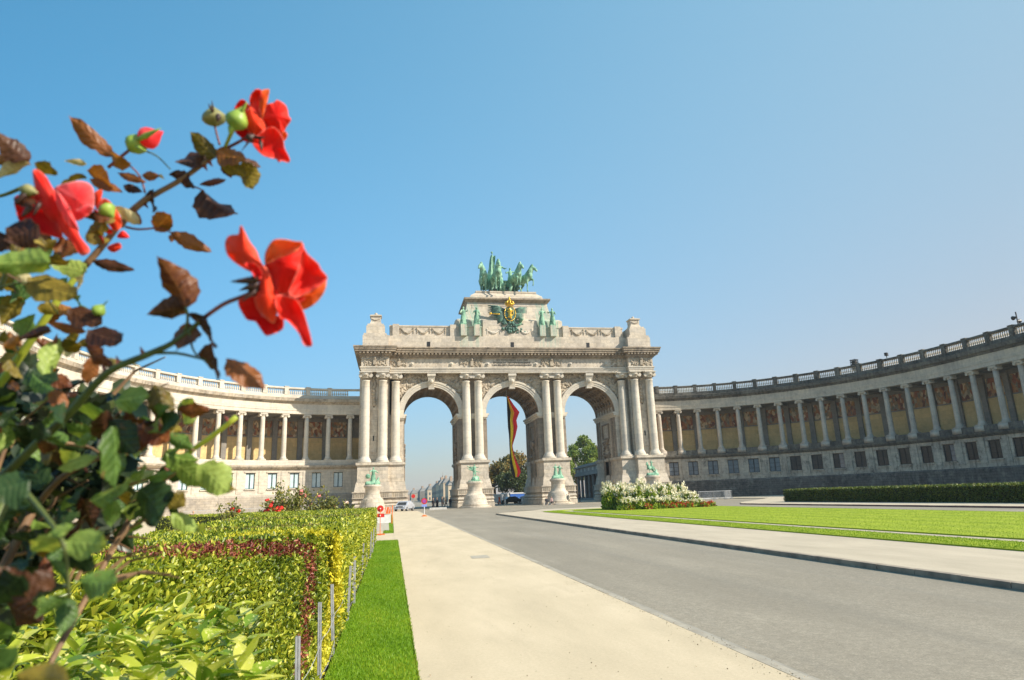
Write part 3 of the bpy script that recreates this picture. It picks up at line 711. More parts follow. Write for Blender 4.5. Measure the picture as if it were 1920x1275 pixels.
for (a, b) in px:
    mb = MB(); stack(mb, a+.05, b-.05, -1.25, DEP+YW+1.2); pa('pier_pedestal', mb, M['stone'])
    fb = MB(); fluting(fb, a-.4, b+.4, -1.25-.62); pa('carved_band', fb, M['carved'])
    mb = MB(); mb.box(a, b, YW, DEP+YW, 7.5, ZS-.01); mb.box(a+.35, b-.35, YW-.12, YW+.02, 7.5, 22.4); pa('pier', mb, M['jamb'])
    mb = MB()
    for (z0, z1, e) in ((14.6, 14.85, .12), (14.85, 15.2, .3), (15.2, 15.5, .5)): mb.box(a-e, b+e, YW-.35 if e > .2 else YW-.2, DEP+YW+.3, z0, z1)
    pa('impost', mb, M['column'])
for (a, b), s in zip(ex, (-1, 1)):
    xi = b if s < 0 else a                # inner edge
    xm = xi+s*2.45                        # where the projecting bay starts
    xo = xi+s*7.3
    mb = MB(); x0, x1 = sorted((xm, xi)); stack(mb, x0, x1, -1.25, DEP+YW+1.2, 0 if s > 0 else 0, 0); 
    x0, x1 = sorted((xi-s*.05, xm+s*.05))
    mb = MB(); stack(mb, x0, x1, -1.25, DEP+YW+1.2, 1 if s > 0 else 0, 1 if s < 0 else 0)
    pa('pylon_inner_pedestal', mb, M['stone'])
    x0, x1 = sorted((xm, xo)); mb = MB(); stack(mb, x0, x1, -2.35, DEP+YW+2.3, 1, 1)
    pa('pylon_pedestal', mb, M['stone'])
    fb = MB(); x0, x1 = sorted((xm+s*.3, xo)); fluting(fb, x0-.5, x1+.5, -2.35-.62); fluting(fb, min(xi, xm), max(xi, xm)+0, -1.25-.62); pa('carved_band', fb, M['carved'])
    mb = MB(); x0, x1 = sorted((xi, xo)); mb.box(x0, x1, YW, DEP+YW, 7.5, 22.42); x0, x1 = sorted((xm+s*.15, xo-s*.12)); mb.box(x0, x1, -.35, YW, 7.5, 22.4); mb.box(x0+1.75, x1-1.75, -.5, -.35, 9.2, 14.6)
    for zz in (11.0, 16.3): mb.box((x0+x1)/2-.09, (x0+x1)/2+.09, -.56 if zz < 12 else -.36, -.34, zz, zz+.9)
    pa('pylon', mb, M['stone'])
    sl = MB(); 
    for zz in (11.05, 16.6): sl.box((x0+x1)/2-.1, (x0+x1)/2+.1, -.58 if zz < 12 else -.37, -.30, zz, zz+.85)
    pa('slit_window', sl, M['black'])
    tr = MB()
    for i in range(26):                   # hanging trophy between the paired columns
        zz = 16.9+i*.2; r_ = .16+.22*abs(math.sin(i*1.1)); tr.ball(((x0+x1)/2+rnd.uniform(-.12, .12), -.42, zz), r_, 6, (1, .55, .8), 4)
    pa('hanging_trophy', tr, M['carved'], True)
    mb = MB(); 
    for (z0, z1, e) in ((14.6, 14.85, .12), (14.85, 15.2, .3), (15.2, 15.5, .5)):
        x0, x1 = sorted((xi-s*e, xi+s*1.2)); mb.box(x0, x1, YW-(.35 if e > .2 else .2), DEP+YW+.3, z0, z1)
    pa('impost', mb, M['column'])
# carved side faces of the openings: panel, garland, blind door
for xj, s in ((-9.37, -1), (-4.68, 1), (4.68, -1), (9.37, 1), (18.73, -1), (-18.73, 1)):
    jb = MB(); f = lambda e: (xj, xj+s*e) if s > 0 else (xj-e, xj)
    def J(y0, y1, z0, z1, e):
        a, b = f(e); jb.box(a, b, y0, y1, z0, z1)
    y0, y1 = YW+1.4, YW+DEP-1.4
    for yy in (YW+.15, y0+.1, y1-1.0, YW+DEP-1.05): J(yy, yy+.75, 7.6, 14.55, .16)
    ym = (y0+y1)/2
    for (z0, z1) in ((11.0, 11.25), (13.6, 13.85)): J(ym-1.9, ym+1.9, z0, z1, .22)
    for yy in (ym-1.9, ym+1.65): J(yy, yy+.25, 11.251, 13.599, .22)
    for yy in (ym-1.7, ym+1.3): J(yy, yy+.4, 0.7, 8.0, .35)
    J(ym-1.9, ym+1.9, 8.0, 8.3, .42)
    for i in range(9):
        a = math.pi*i/8; x_ = xj+s*.2; jb.ball((x_, ym+1.45*math.cos(a), 8.4+1.5*math.sin(a)), .26, 6, m=4)
    for i in range(16): jb.ball((xj+s*.18, ym+rnd.uniform(-1.6, 1.6), 10.3+rnd.uniform(-.35, .5)), rnd.uniform(.15, .36), 6, m=4)
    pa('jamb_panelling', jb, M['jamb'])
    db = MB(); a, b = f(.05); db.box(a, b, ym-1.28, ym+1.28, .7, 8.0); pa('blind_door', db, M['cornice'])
# columns
sh = [(1.02, 0), (1.02, .18), (.93, .2), (.97, .34), (.86, .44), (.84, .56), (.74, .62), (.725, .9)]+[(.725-.085*(i/8)**1.8, .9+(13.1-.9)*i/8) for i in range(1, 9)]+[(.70, 13.15), (.70, 13.3)]
cm = MB(); cm.lathe(sh, n=28); cm.box(-1.06, 1.06, -1.06, 1.06, -.22, 0); cme = cm.mesh('column', M['column'], True)
cp = MB(); cp.lathe([(.66, 0), (.72, .15), (.95, .5), (1.0, .72)], n=20)
for qx in (-1, 1):
    for qy in (-1, 1): cp.add(*_vol(qx*.82, .38, .34, .72 if qy > 0 else .72))
cp.lathe([(.12, .3), (.3, .45), (.12, .6)], (0, -.98, 0), 8)
for i in range(10):
    a = 2*math.pi*i/10; cp.ball((.8*math.cos(a), .8*math.sin(a), .35), .16, 6, m=4)
cp.box(-.98, .98, -.98, .98, .74, .86); cp.box(-1.06, 1.06, -1.06, 1.06, .862, 1.02); cpm = cp.mesh('capital', M['ent_l'], False)
for xx, yy in ((-24.97, -1.05), (-22.18, -1.05), (-20.06, 0), (-8.1, 0), (-6.02, 0), (6.02, 0), (8.1, 0), (20.06, 0), (22.18, -1.05), (24.97, -1.05)):
    for back in (0, 1):
        y_ = yy if not back else DEP+2*YW-yy
        c = link('column', cme, A, (xx, y_, 7.72+ZA)); c['label'] = 'tall smooth column' if not back else 'tall column on the far side'
        link('capital', cpm, c, (0, 0, 13.28+.42-.0))
for c_ in A.children:
    if c_.name.startswith('column'): c_.pop('label', None) if 'label' in c_ else None
# entablature
EH = DEP+2*YW
mb = MB()
def band(mb, e, z0, z1, eb=0.0):
    """main run plus the two breaks forward at the ends; e = overhang beyond the column faces"""
    yf = -.72-e; yb = EH+.72+e
    mb.box(-26.0+4.95, 26.0-4.95, yf, yb, z0, z1)
    for s in (-1, 1):
        x0, x1 = sorted((s*(21.05-e), s*(25.85+e))); mb.box(x0, x1, yf-1.05, yb+1.05, z0, z1)
for e, z0, z1 in ((-.08, 22.42, 22.75), (.0, 22.752, 23.1), (.12, 23.102, 23.32)): band(mb, e, z0, z1)
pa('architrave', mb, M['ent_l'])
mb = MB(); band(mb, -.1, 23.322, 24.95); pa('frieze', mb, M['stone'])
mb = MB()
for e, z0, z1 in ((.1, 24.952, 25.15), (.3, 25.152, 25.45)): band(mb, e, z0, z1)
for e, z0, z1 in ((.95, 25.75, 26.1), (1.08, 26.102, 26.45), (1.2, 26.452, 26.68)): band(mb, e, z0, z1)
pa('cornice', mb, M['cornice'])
mb = MB(); band(mb, .32, 25.452, 25.748)
x = -20.9
while x < 20.9: mb.box(x, x+.32, -.72-.85, -.72-.3, 25.44, 25.745); x += .62
for s in (-1, 1):
    for i in range(9):
        xx = s*23.45-2.6+i*.6; mb.box(xx, xx+.32, -1.77-.85, -1.77-.3, 25.44, 25.745)
    for i in range(22):
        yy = -2.2+i*.75; x0, x1 = sorted((s*(25.85+.3), s*(25.85+.85))); mb.box(x0, x1, yy, yy+.36, 25.44, 25.745)
pa('modillion_course', mb, M['cornice'])
# relief carvings
def relief(name, region, n, y, rmin, rmax, mat, seed, flat=.5, L=1.3):
    r = random.Random(seed); mb = MB(); k = 0; tries = 0
    while k < n and tries < n*40:
        tries += 1; x0, x1, z0, z1 = region[0]; x, z = r.uniform(x0, x1), r.uniform(z0, z1)
        if not region[1](x, z): continue
        k += 1; rr = r.uniform(rmin, rmax); a = r.uniform(0, math.pi)
        if r.random() < .45: mb.ball((x, y, z), rr, 7, (1, flat, 1), 4)
        else:
            l = r.uniform(.4, 1)*L*rr*3; c = [(x+math.cos(a+q*.5)*l*q, y-rr*.1*abs(q), z+math.sin(a+q*.5)*l*q) for q in (-.5, -.15, .2, .5)]
            mb.tube(c, [rr*.25, rr*.7, rr*.65, rr*.2], 6)
    return pa(name, mb, mat, True)
for cx in cxs:
    for s in (-1, 1):
        reg = ((cx-5.9, cx-.75, 16.6, 22.2) if s < 0 else (cx+.75, cx+5.9, 16.6, 22.2), lambda x, z, cx=cx: math.hypot(x-cx, z-ZS) > R0+1.35 and abs(x-cx) < 5.75)
        relief('spandrel_relief', reg, 150, YW-.05, .16, .42, M['carved'], int(cx*7)+s+50)
rects = [(-25.5, -21.6, -1.67), (21.6, 25.5, -1.67), (-20.8, -18.3, -.62), (18.3, 20.8, -.62), (-9.1, -5.1, -.62), (5.1, 9.1, -.62)]
for i, (a, b, y) in enumerate(rects):
    relief('frieze_relief', ((a, b, 23.5, 24.8), lambda x, z: True), int(26*(b-a)), y-.03, .09, .24, M['carved'], 90+i)
    tb = MB(); c = (a+b)/2; tb.box(c-.25, c+.25, y-.3, y+.02, 23.6, 24.5); tb.ball((c, y-.2, 24.7), .28, 8); pa('frieze_trophy', tb, M['carved'])
for x in (-17.3, -10.6, -4.3, 4.3, 10.6, 17.3):
    rb = MB(); rb.add(*_vol(0, 0, .34, .1)); rb.ball((0, -.12, 0), .2, 8, m=4); o = pa('frieze_boss', rb, M['column']); o.location = (x, -.66, 23.95+ZA)
# lettering cut in the frieze
for t, z, w in (('DIT MONUMENT IS IN 1905', 24.42, 5.6), ('OPGERICHT TER VERHEERLIJKING', 23.98, 6.7), ("VAN BELGIE'S ONAFHANKELIJKHEID", 23.55, 7.1)):
    cu = bpy.data.curves.new('inscription', 'FONT'); cu.body = t; cu.size = .42; cu.extrude = .02; cu.align_x = 'CENTER'; cu.align_y = 'BOTTOM'; cu.resolution_u = 2
    to = bpy.data.objects.new('tmp', cu); COL.objects.link(to); bpy.context.view_layer.update()
    w0 = to.dimensions.x; cu.size *= 1.0
    me = bpy.data.meshes.new_from_object(to.evaluated_get(bpy.context.evaluated_depsgraph_get())); bpy.data.objects.remove(to)
    me.transform(Matrix.Diagonal((w/w0, 1, 1, 1))); me.transform(Matrix.Rotation(math.pi/2, 4, 'X')); me.materials.append(plain('letter_black', (.10, .085, .07)))
    o = link('inscription_line', me, A, (0, -.655, z+ZA))
# attic
mb = MB(); mb.box(-21.3, 21.3, -.35, EH+.35, 26.68, 29.0)
for s in (-1, 1):
    x0, x1 = sorted((s*21.302, s*25.6)); mb.box(x0, x1, -1.75, EH+1.7, 26.682, 28.75)
    for (a, b, z0, z1) in ((21.65, 25.45, 28.75, 29.1), (21.95, 25.05, 29.1, 30.5), (22.15, 24.85, 30.5, 30.85)):
        x0, x1 = sorted((s*a, s*b)); mb.box(x0, x1, -1.75+(25.6-b)*.7, 3.2, z0, z1)
pa('attic_base', mb, M['attic'])
mb = MB(); mb.box(-21.1, 21.1, .1, EH-.1, 29.0, 30.72); mb.box(-21.2, 21.2, -.0, EH, 30.72, 30.95)
for x in (-20.1, -10.2, 10.2, 20.1): mb.box(x-.55, x+.55, -.3, .6, 29.0, 31.1)
for x in (-20.1,): pass
pa('attic', mb, M['attic'])
wb = MB()
for x in (-14.5, 0.25, 14.2): wb.box(x-.28, x+.28, -.40, -.34, 27.1, 27.95)
pa('attic_slit', wb, M['black'])
for s in (-1, 1):                          # corner finials
    c = s*23.5; fb = MB(); fb.frustum((c-1.05, c+1.05, -.6, 1.5, 30.85), (c-.92, c+.92, -.5, 1.4, 31.3)); fb.box(c-.84, c+.84, -.42, 1.3, 31.3, 32.4)
    fb.box(c-1.0, c+1.0, -.6, 1.45, 32.4, 32.6); fb.frustum((c-1.0, c+1.0, -.6, 1.45, 32.6), (c-.35, c+.35, .1, .8, 32.85)); fb.ball((c, .45, 32.95), .3, 8, m=5)
    for i in range(8): fb.ball((c-.6+i*.17, -.47, 31.95-.25*math.sin(math.pi*i/7)), .12, 6, m=4)
    pa('corner_finial', fb, M['attic'])
    pb = MB(); pb.box(c-1.15, c+1.15, -1.15, -.98, 29.3, 30.3); pa('finial_panel', pb, M['column'])
def garland(mb, x0, x1, z, y, sag=.75):
    n = 18
    for i in range(n+1):
        t = i/n; zz = z-sag*math.sin(math.pi*t); r_ = .08+.14*math.sin(math.pi*t)
        for k in range(2): mb.ball((x0+(x1-x0)*t+rnd.uniform(-.05, .05), y, zz+rnd.uniform(-.06, .06)), r_, 6, (1, .8, 1), 4)
    for x in (x0, x1):
        mb.ball((x, y, z+.05), .17, 6, m=4); mb.tube([(x, y, z), (x+.05, y, z-.5), (x-.02, y, z-.9)], [.07, .09, .03], 5)
for x0 in (-19.3, -16.5, -13.8, 11.4, 14.2, 16.9):
    gb = MB(); garland(gb, x0, x0+2.2, 30.35, .05); pa('garland', gb, M['carved'], True)
for x0 in (-4.2, 1.6): gb = MB(); garland(gb, x0, x0+2.3, 30.3, -.14, .6); pa('garland', gb, M['column'], True)
# stepped centre block
mb = MB(); mb.box(-9.75, 9.75, .35, EH-.35, 30.95, 32.1); mb.frustum((-9.75, 9.75, .35, EH-.35, 32.1), (-9.3, 9.3, .7, EH-.7, 32.45))
for x in (-8.4, -6.05, 5.8, 7.75): mb.box(x-.52, x+.52, -.95, .4, 29.001, 31.0); mb.box(x-.6, x+.6, -1.05, -.0, 26.685, 29.0) if False else None
mb.box(-4.9, 4.9, -.12, .36, 29.001, 32.0)
pa('attic_step', mb, M['attic'])
mb = MB(); mb.frustum((-8.1, 8.1, 1.1, EH-1.1, 32.45), (-7.35, 7.35, 1.8, EH-1.8, 35.9)); pa('centre_block', mb, M['attic'])
fr = MB(); 
for (xa, xb, za, zb) in ((-6.6, 6.6, 35.2, 35.4),): fr.frustum((xa, xb, 1.6, 1.75, za), (xa, xb, 1.62, 1.8, zb))
for s in (-1, 1): fr.add([(s*6.9, .95+.2, 32.6), (s*6.65, 1.15, 32.6), (s*6.35, 1.6, 35.2), (s*6.6, 1.6, 35.2), (s*6.9, 1.6, 32.6), (s*6.65, 1.6, 32.6), (s*6.35, 2.1, 35.2), (s*6.6, 2.1, 35.2)], [(0, 1, 2, 3), (4, 7, 6, 5), (0, 3, 7, 4), (1, 5, 6, 2), (3, 2, 6, 7), (0, 4, 5, 1)])
pa('panel_moulding', fr, M['attic'])
mb = MB(); mb.frustum((-7.4, 7.4, 1.75, EH-1.75, 35.9), (-7.75, 7.75, 1.4, EH-1.4, 36.35)); mb.box(-8.0, 8.0, 1.15, EH-1.15, 36.35, 36.65); pa('block_cornice', mb, M['cornice'])
mb = MB(); mb.frustum((-7.0, 7.0, 2.1, EH-2.1, 36.65), (-6.6, 6.6, 2.3, EH-2.3, 37.5)); mb.frustum((-6.5, 6.5, 2.4, EH-2.4, 37.5), (-5.6, 5.6, 2.7, EH-2.7, 38.1)); mb.box(-5.7, 5.7, 2.6, EH-2.6, 38.1, 38.4); pa('chariot_plinth', mb, M['attic'])
# ------------------------------------------------------------------ bronzes
def figure(h=1.0, la=(-.35, -.1, .25), ra=(.35, -.1, .25), robe=True, lean=0.0, turn=0, leg=.12):
    """standing figure of height h; la/ra = hand positions relative to the chest"""
    S = []; H = h
    hip = Vector((lean*.3, 0, .50*H)); ch = Vector((lean*.7, 0, .74*H)); nk = Vector((lean, 0, .85*H)); hd = Vector((lean*1.1, -.01*H, .93*H))
    S += [(hip, .095*H, ch, .105*H), (ch, .1*H, nk, .045*H), (nk, .04*H, hd, .05*H), (hd, .058*H, hd+Vector((0, -.005*H, .02*H)), .058*H)]
    for s, hand in ((-1, la), (1, ra)):
        sh = ch+Vector((s*.105*H, 0, .06*H)); ha = ch+Vector(hand)*H; el = (sh+ha)/2+Vector((s*.05*H, .02*H, -.06*H))
        S += [(sh, .042*H, el, .032*H), (el, .03*H, ha, .022*H), (ha, .026*H, ha+Vector((0, -.01*H, .01*H)), .024*H)]
        kn = hip+Vector((s*leg*.6*H, -.05*H, -.24*H)); ft = Vector((s*leg*H, 0, .02*H))
        S += [(hip+Vector((s*.05*H, 0, 0)), .07*H, kn, .05*H), (kn, .045*H, ft, .03*H), (ft, .03*H, ft+Vector((0, -.07*H, 0)), .022*H)]
        if robe: S += [(hip+Vector((s*.03*H, .02*H, 0)), .1*H, Vector((s*.1*H, .04*H, .05*H)), .1*H), (hip, .09*H, Vector((s*.04*H, -.05*H, .08*H)), .075*H)]
    return S
def xf(S, M4):
    k = M4.to_scale().x; return [(M4 @ Vector(a), ra*k, M4 @ Vector(b), rb*k) for a, ra, b, rb in S]
def TR(x, y, z, rz=0, s=1): return Matrix.Translation((x, y, z)) @ Matrix.Rotation(rz, 4, 'Z') @ Matrix.Scale(s, 4)
def horse(fl=0.35, fr=0.0, neck=0.0, head=0.0):
    """walking horse, nose toward -y, withers 1.6"""
    S = [((0, -.55, 1.28), .30, (0, .0, 1.22), .31), ((0, 0, 1.22), .31, (0, .55, 1.30), .30), ((0, -.55, 1.25), .29, (0, -.74, 1.36), .24),
         ((0, -.62, 1.45), .27, (neck*.5, -.80, 1.78), .20), ((neck*.5, -.80, 1.78), .20, (neck, -.86, 2.06), .145),
         ((neck, -.88, 2.08), .145, (neck+head*.4, -1.08, 1.92), .12), ((neck+head*.4, -1.08, 1.92), .115, (neck+head*.6, -1.20, 1.72), .08),
         ((neck-.05, -.84, 2.18), .035, (neck-.06, -.82, 2.29), .02), ((neck+.05, -.84, 2.18), .035, (neck+.06, -.82, 2.29), .02),
         ((0, .78, 1.38), .09, (0, 1.02, 1.2), .10), ((0, 1.02, 1.2), .10, (0, 1.08, .55), .05)]
    for i in range(6): S.append(((neck*(i/5), -.72-.05*i, 1.62+.12*i), .09, (neck*(i/5)+.05, -.55-.05*i, 1.60+.13*i), .06))
    for s, lift in ((-1, fl), (1, fr)):
        a = Vector((s*.17, -.6, 1.15)); 
        if lift > 0:
            k = Vector((s*.18, -.6-.45*lift*2, .85+lift*.3)); f = Vector((s*.18, -.55-.5*lift*2, .45+lift*.35)); S += [(a, .13, k, .065), (k, .06, f, .045), (f, .05, f+Vector((0, .06, -.1)), .05)]
        else:
            k = Vector((s*.17, -.63, .62)); f = Vector((s*.17, -.6, .12)); S += [(a, .13, k, .065), (k, .055, f, .045), (f, .055, f+Vector((0, -.05, -.08)), .065)]
    for s, off in ((-1, .12), (1, -.12)):
        a = Vector((s*.17, .55, 1.2)); k = Vector((s*.19, .42+off, .88)); h = Vector((s*.18, .72+off, .55)); f = Vector((s*.18, .62+off, .1))
        S += [(a, .2, k, .12), (k, .10, h, .065), (h, .06, f, .045), (f, .055, f+Vector((0, -.05, -.07)), .065)]
    return S
BR = M['bronze']
Q = empty('quadriga', (XC, YC+4.5, 38.4), 0, 'green bronze four-horse chariot with figures and banner on top of the triumphal arch', 'sculpture')
hs = [(-4.0, -.5, -.12, .4, .0), (-1.75, -1.6, .05, 0, .0), (1.9, -1.2, .22, .35, .0), (3.75, -.4, .5, 0, .42)]
for i, (x, y, rz, fl, fr) in enumerate(hs):
    hseg = [(a_, r0_*1.18, b_, r1_*1.18) for a_, r0_, b_, r1_ in horse(fl, fr, neck=(-.15, 0, .08, .15)[i], head=(-.35, .05, .25, .4)[i])]
    o = blob('horse', xf(hseg, TR(x, y, .05, rz, 2.3 if i != 1 else 2.4)), BR, .105, Q, (0, 0, 0), 2)
cb = MB(); cb.frustum((-1.6, 1.6, 1.4, 3.6, 1.2), (-1.9, 1.9, 1.2, 3.8, 3.0)); cb.box(-2.0, 2.0, 1.1, 1.4, 2.9, 3.15); cb.box(-1.7, 1.7, 1.3, 3.7, .9, 1.2)
for i in range(30): cb.ball((rnd.uniform(-1.8, 1.8), 1.15, rnd.uniform(1.2, 2.9)), rnd.uniform(.15, .35), 6, m=4)
cb.tube([(0, 1.2, 1.2), (0, -2.0, 1.9)], .14, 6)
cb.build('chariot_body', BR, Q, True)
for s in (-1, 1):
    wb = MB()
    for k in range(16):
        a, b = 2*math.pi*k/16, 2*math.pi*(k+1)/16; wb.tube([(0, 1.15*math.cos(a), 1.15*math.sin(a)), (0, 1.15*math.cos(b), 1.15*math.sin(b))], .12, 5)
        if k % 2 == 0: wb.tube([(0, 0, 0), (0, 1.1*math.cos(a), 1.1*math.sin(a))], .07, 4)
    wb.ball((0, 0, 0), .25, 8); w = wb.build('wheel', BR, Q); w.location = (s*2.2, 2.4, 1.2)
rb = MB()
for i in range(70): rb.ball((rnd.uniform(-3.0, 2.8), rnd.uniform(.3, 2.5), rnd.uniform(.1, 1.6)), rnd.uniform(.25, .6), 6, m=4)
rb.build('rock_base', M['bronze_dark'], Q, True)
blob('woman_with_banner', xf(figure(1, la=(-.32, -.05, .28), ra=(.28, -.15, -.05)), TR(-.55, 1.6, 2.6, .1, 4.4)), BR, .1, Q, (0, 0, 0), 2)
blob('seated_figure', xf(figure(1, la=(-.2, -.2, .0), ra=(.35, -.1, .05)), TR(1.35, .6, 1.6, -.2, 3.9)), BR, .1, Q, (0, 0, 0), 2)
fb = MB(); 
def flagf(u, v):
    z = 1.2+7.0*u; w = .35+1.25*(1-u)**.9+.22*math.sin(u*7+1); cx_ = -2.75+1.0*u
    return (cx_+(v-.5)*2*w*.75, 1.0+.35*math.sin(v*7+u*3)+.2*math.sin(u*8), z)
fb.grid(flagf, 16, 9); fb.grid(lambda u, v: (lambda p: (p[0], p[1]+.12, p[2]))(flagf(1-u, v)), 16, 9)
fb.build('banner', BR, Q, True)
pb = MB(); pb.tube([(-1.6, 1.05, 4.0), (-1.95, 1.1, 8.6)], .09, 6); pb.ball((-1.97, 1.1, 8.75), .22, 6); pb.build('banner_pole', BR, Q)
gb = MB()
for (a, b, r_) in (((-.2, 0, .5), (-.5, 0, 2.6), .35), ((.9, -.4, .2), (1.2, .2, 2.6), .3), ((-.9, .2, .2), (-.4, .3, 3.4), .4)): gb.tube([a, ((a[0]+b[0])/2+.2, a[1]-.2, (a[2]+b[2])/2), b], [r_, r_*1.1, r_*.5], 7)
gb.build('drapery', BR, Q, True)

# coat of arms with captured flags, trumpet and wreath
E_ = empty('coat_of_arms', (XC+.0, YC+.9, 31.0), 0, 'gilded crowned lion shield on green bronze wings and banners in the centre of the attic', 'coat of arms')
sb = MB()
ov = lambda r_, k: [(k*1.25*math.cos(2*math.pi*i/28)*r_, 0, 1.35*1.35*math.sin(2*math.pi*i/28)*r_) for i in range(28)]
def ovalplate(mb, rx, rz, y0, y1, c):
    n = 28; vs = [(c[0]+rx*math.cos(2*math.pi*i/n), y, c[1]+rz*math.sin(2*math.pi*i/n)) for y in (y0, y1) for i in range(n)]
    mb.add(vs, [tuple(range(n)), tuple(range(2*n-1, n-1, -1))]+[(i, i+n, (i+1) % n+n, (i+1) % n) for i in range(n)])
CZ = 2.2
ovalplate(sb, .98, 1.35, -1.45, -1.2, (0, CZ)); s1 = sb.build('shield', M['bronze_dark'], E_)
rb = MB()
for i in range(28):
    a, b = 2*math.pi*i/28, 2*math.pi*(i+1)/28; rb.tube([(1.0*math.cos(a), -1.42, CZ+1.38*math.sin(a)), (1.0*math.cos(b), -1.42, CZ+1.38*math.sin(b))], .08, 6)
rb.build('shield_rim', M['gold'], E_, True)
blob('rampant_lion', [((-.05, -1.55, CZ-.55), .3, (.0, -1.55, CZ+.35), .36), ((0, -1.6, CZ+.5), .33, (-.1, -1.65, CZ+.82), .24), ((0, -1.6, CZ+.2), .14, (-.55, -1.6, CZ+.35), .1), ((0, -1.6, CZ+.45), .14, (-.5, -1.6, CZ+.8), .1), ((0, -1.6, CZ-.5), .2, (-.45, -1.6, CZ-.75), .12), ((.05, -1.6, CZ-.6), .2, (.15, -1.6, CZ-1.05), .12), ((.2, -1.55, CZ-.5), .09, (.6, -1.55, CZ-.1), .08), ((.6, -1.55, CZ-.1), .08, (.5, -1.55, CZ+.6), .1)], M['gold'], .07, E_, (0, 0, 0), 2)
kb = MB(); kb.lathe([(.72, 3.75), (.78, 3.9), (.7, 4.0)], (0, -1.2, 0), 14); 
for i in range(8):
    a = 2*math.pi*i/8; kb.tube([(.7*math.cos(a), -1.2+.7*math.sin(a), 3.95), (.72*math.cos(a), -1.2+.72*math.sin(a), 4.35), (.1*math.cos(a), -1.2+.1*math.sin(a), 4.75)], [.12, .13, .08], 5); kb.ball((.74*math.cos(a), -1.2+.74*math.sin(a), 4.15), .16, 6, m=4)
kb.ball((0, -1.2, 4.9), .2, 8); kb.box(-.06, .06, -1.26, -1.14, 5.0, 5.4); kb.box(-.2, .2, -1.26, -1.14, 5.14, 5.26); kb.ball((0, -1.2, 4.35), .5, 8, m=5); kb.build('crown', M['gold'], E_, True)
def plume(mb, base, tip, w, n=5):
    b, t = Vector(base), Vector(tip)
    for i in range(n):
        f = i/(n-1)-.5; sd = Vector((0, 0, w*f*2)); mid = (b+t)/2+sd+Vector((0, -.25, 0)); mb.tube([b, mid, t+sd*1.3], [w*.55, w*.5, w*.12], 6)
wb = MB(); plume(wb, (-.6, -.8, CZ+.6), (-3.9, -.7, CZ+1.0), .55); plume(wb, (-.5, -.9, CZ-.6), (-2.9, -.9, CZ+.1), .5); wb.build('left_banners', M['bronze_dark'], E_, True)
wb = MB(); plume(wb, (.6, -.8, CZ+.7), (3.3, -.6, CZ+.9), .4); plume(wb, (.5, -.9, CZ-.5), (2.6, -.8, CZ-.1), .4); wb.build('right_banners', M['bronze_dark'], E_, True)
wb = MB(); plume(wb, (-1.0, -.9, CZ-.4), (-2.3, -1.0, CZ-1.2), .45); plume(wb, (-.4, -.9, CZ-1.3), (-1.6, -1.1, CZ-1.6), .4)
for i in range(90): wb.ball((rnd.gauss(.35, .75), -.95+rnd.uniform(-.35, .2), rnd.uniform(-1.3, 1.1)), rnd.uniform(.14, .34), 6, m=4)
wb.build('laurel_and_drapery', M['bronze_dark'], E_, True)
tb = MB(); pts = [(1.3+.62*math.cos(a), -1.0, .85+.72*math.sin(a)) for a in np.linspace(1.6, 6.6, 14)]; tb.tube(pts, [.08+.018*i for i in range(14)], 7); tb.tube([(1.75, -1.05, .7), (1.95, -1.25, 1.15), (2.05, -1.35, 1.4)], [.3, .42, .6], 10); tb.build('hunting_horn', M['bronze'], E_, True)
tb = MB(); tb.tube([(-1.2, -1.2, CZ-.15), (-3.3, -1.25, CZ+.0)], [.12, .1], 6); tb.tube([(-3.3, -1.25, CZ), (-3.7, -1.27, CZ-.02)], [.12, .32], 8); tb.build('gilded_trumpet', M['gold'], E_, True)

for i, (x, lb, la, ra) in enumerate(((-8.4, 'green bronze allegorical statue on attic, leftmost of the four beside the shield', (-.17, -.1, -.12), (.24, -.05, .10)), (-6.05, 'green bronze robed statue on attic directly left of the gilded shield', (-.2, -.05, -.1), (.17, -.05, -.2)),
        (5.8, 'green bronze robed statue on attic directly right of the gilded shield', (-.16, -.1, -.15), (.2, -.05, .05)), (7.75, 'green bronze statue on attic, rightmost of the four beside the shield', (-.25, 0, .08), (.16, -.1, -.15)))):
    e = empty('attic_statue', (XC+x, YC-.55, 31.0), 0, lb, 'statue', 'bronze statues on the attic')
    blob('robed_body', xf(figure(1, la, ra), TR(0, 0, 0, (.3, -.2, .2, -.3)[i], 3.3)), BR, .07, e, (0, 0, 0), 1)
    p = MB(); p.box(-.5, .5, -.4, .4, -.0, .18); p.build('footing', BR, e)

# four groups on round pedestals before the piers
pedm = None
defs = [(-23.5, -6.2, 'leftmost stone pedestal, half hidden behind the hedge end', 'green bronze group with seated figure and shield on leftmost pedestal'),
        (-7.75, -6.2, 'round stone pedestal left of the central opening', 'green bronze group with outstretched wing on pedestal left of central opening'),
        (5.75, -6.2, 'round stone pedestal right of the central opening', 'green bronze group of two figures on pedestal right of central opening'),
        (22.0, -6.2, 'rightmost stone pedestal rising behind the white flower bed', 'green bronze rider group on rightmost pedestal behind the flower bed')]
pm = MB(); pm.lathe([(2.0, 0), (2.0, .3), (1.85, .5), (1.80, .9), (1.62, 1.5), (1.58, 1.6), (1.38, 1.7), (1.2, 1.9), (1.12, 2.4), (1.1, 3.2), (1.3, 3.4), (1.32, 3.6), (1.15, 3.7)], n=28); pmesh = pm.mesh('pedestal_shaft', M['stone'], True)
pf = MB(); pf.lathe([(2.6, 0), (2.6, .18), (2.3, .2), (2.3, .34)], n=28); pfm = pf.mesh('pedestal_step', M['stone'])
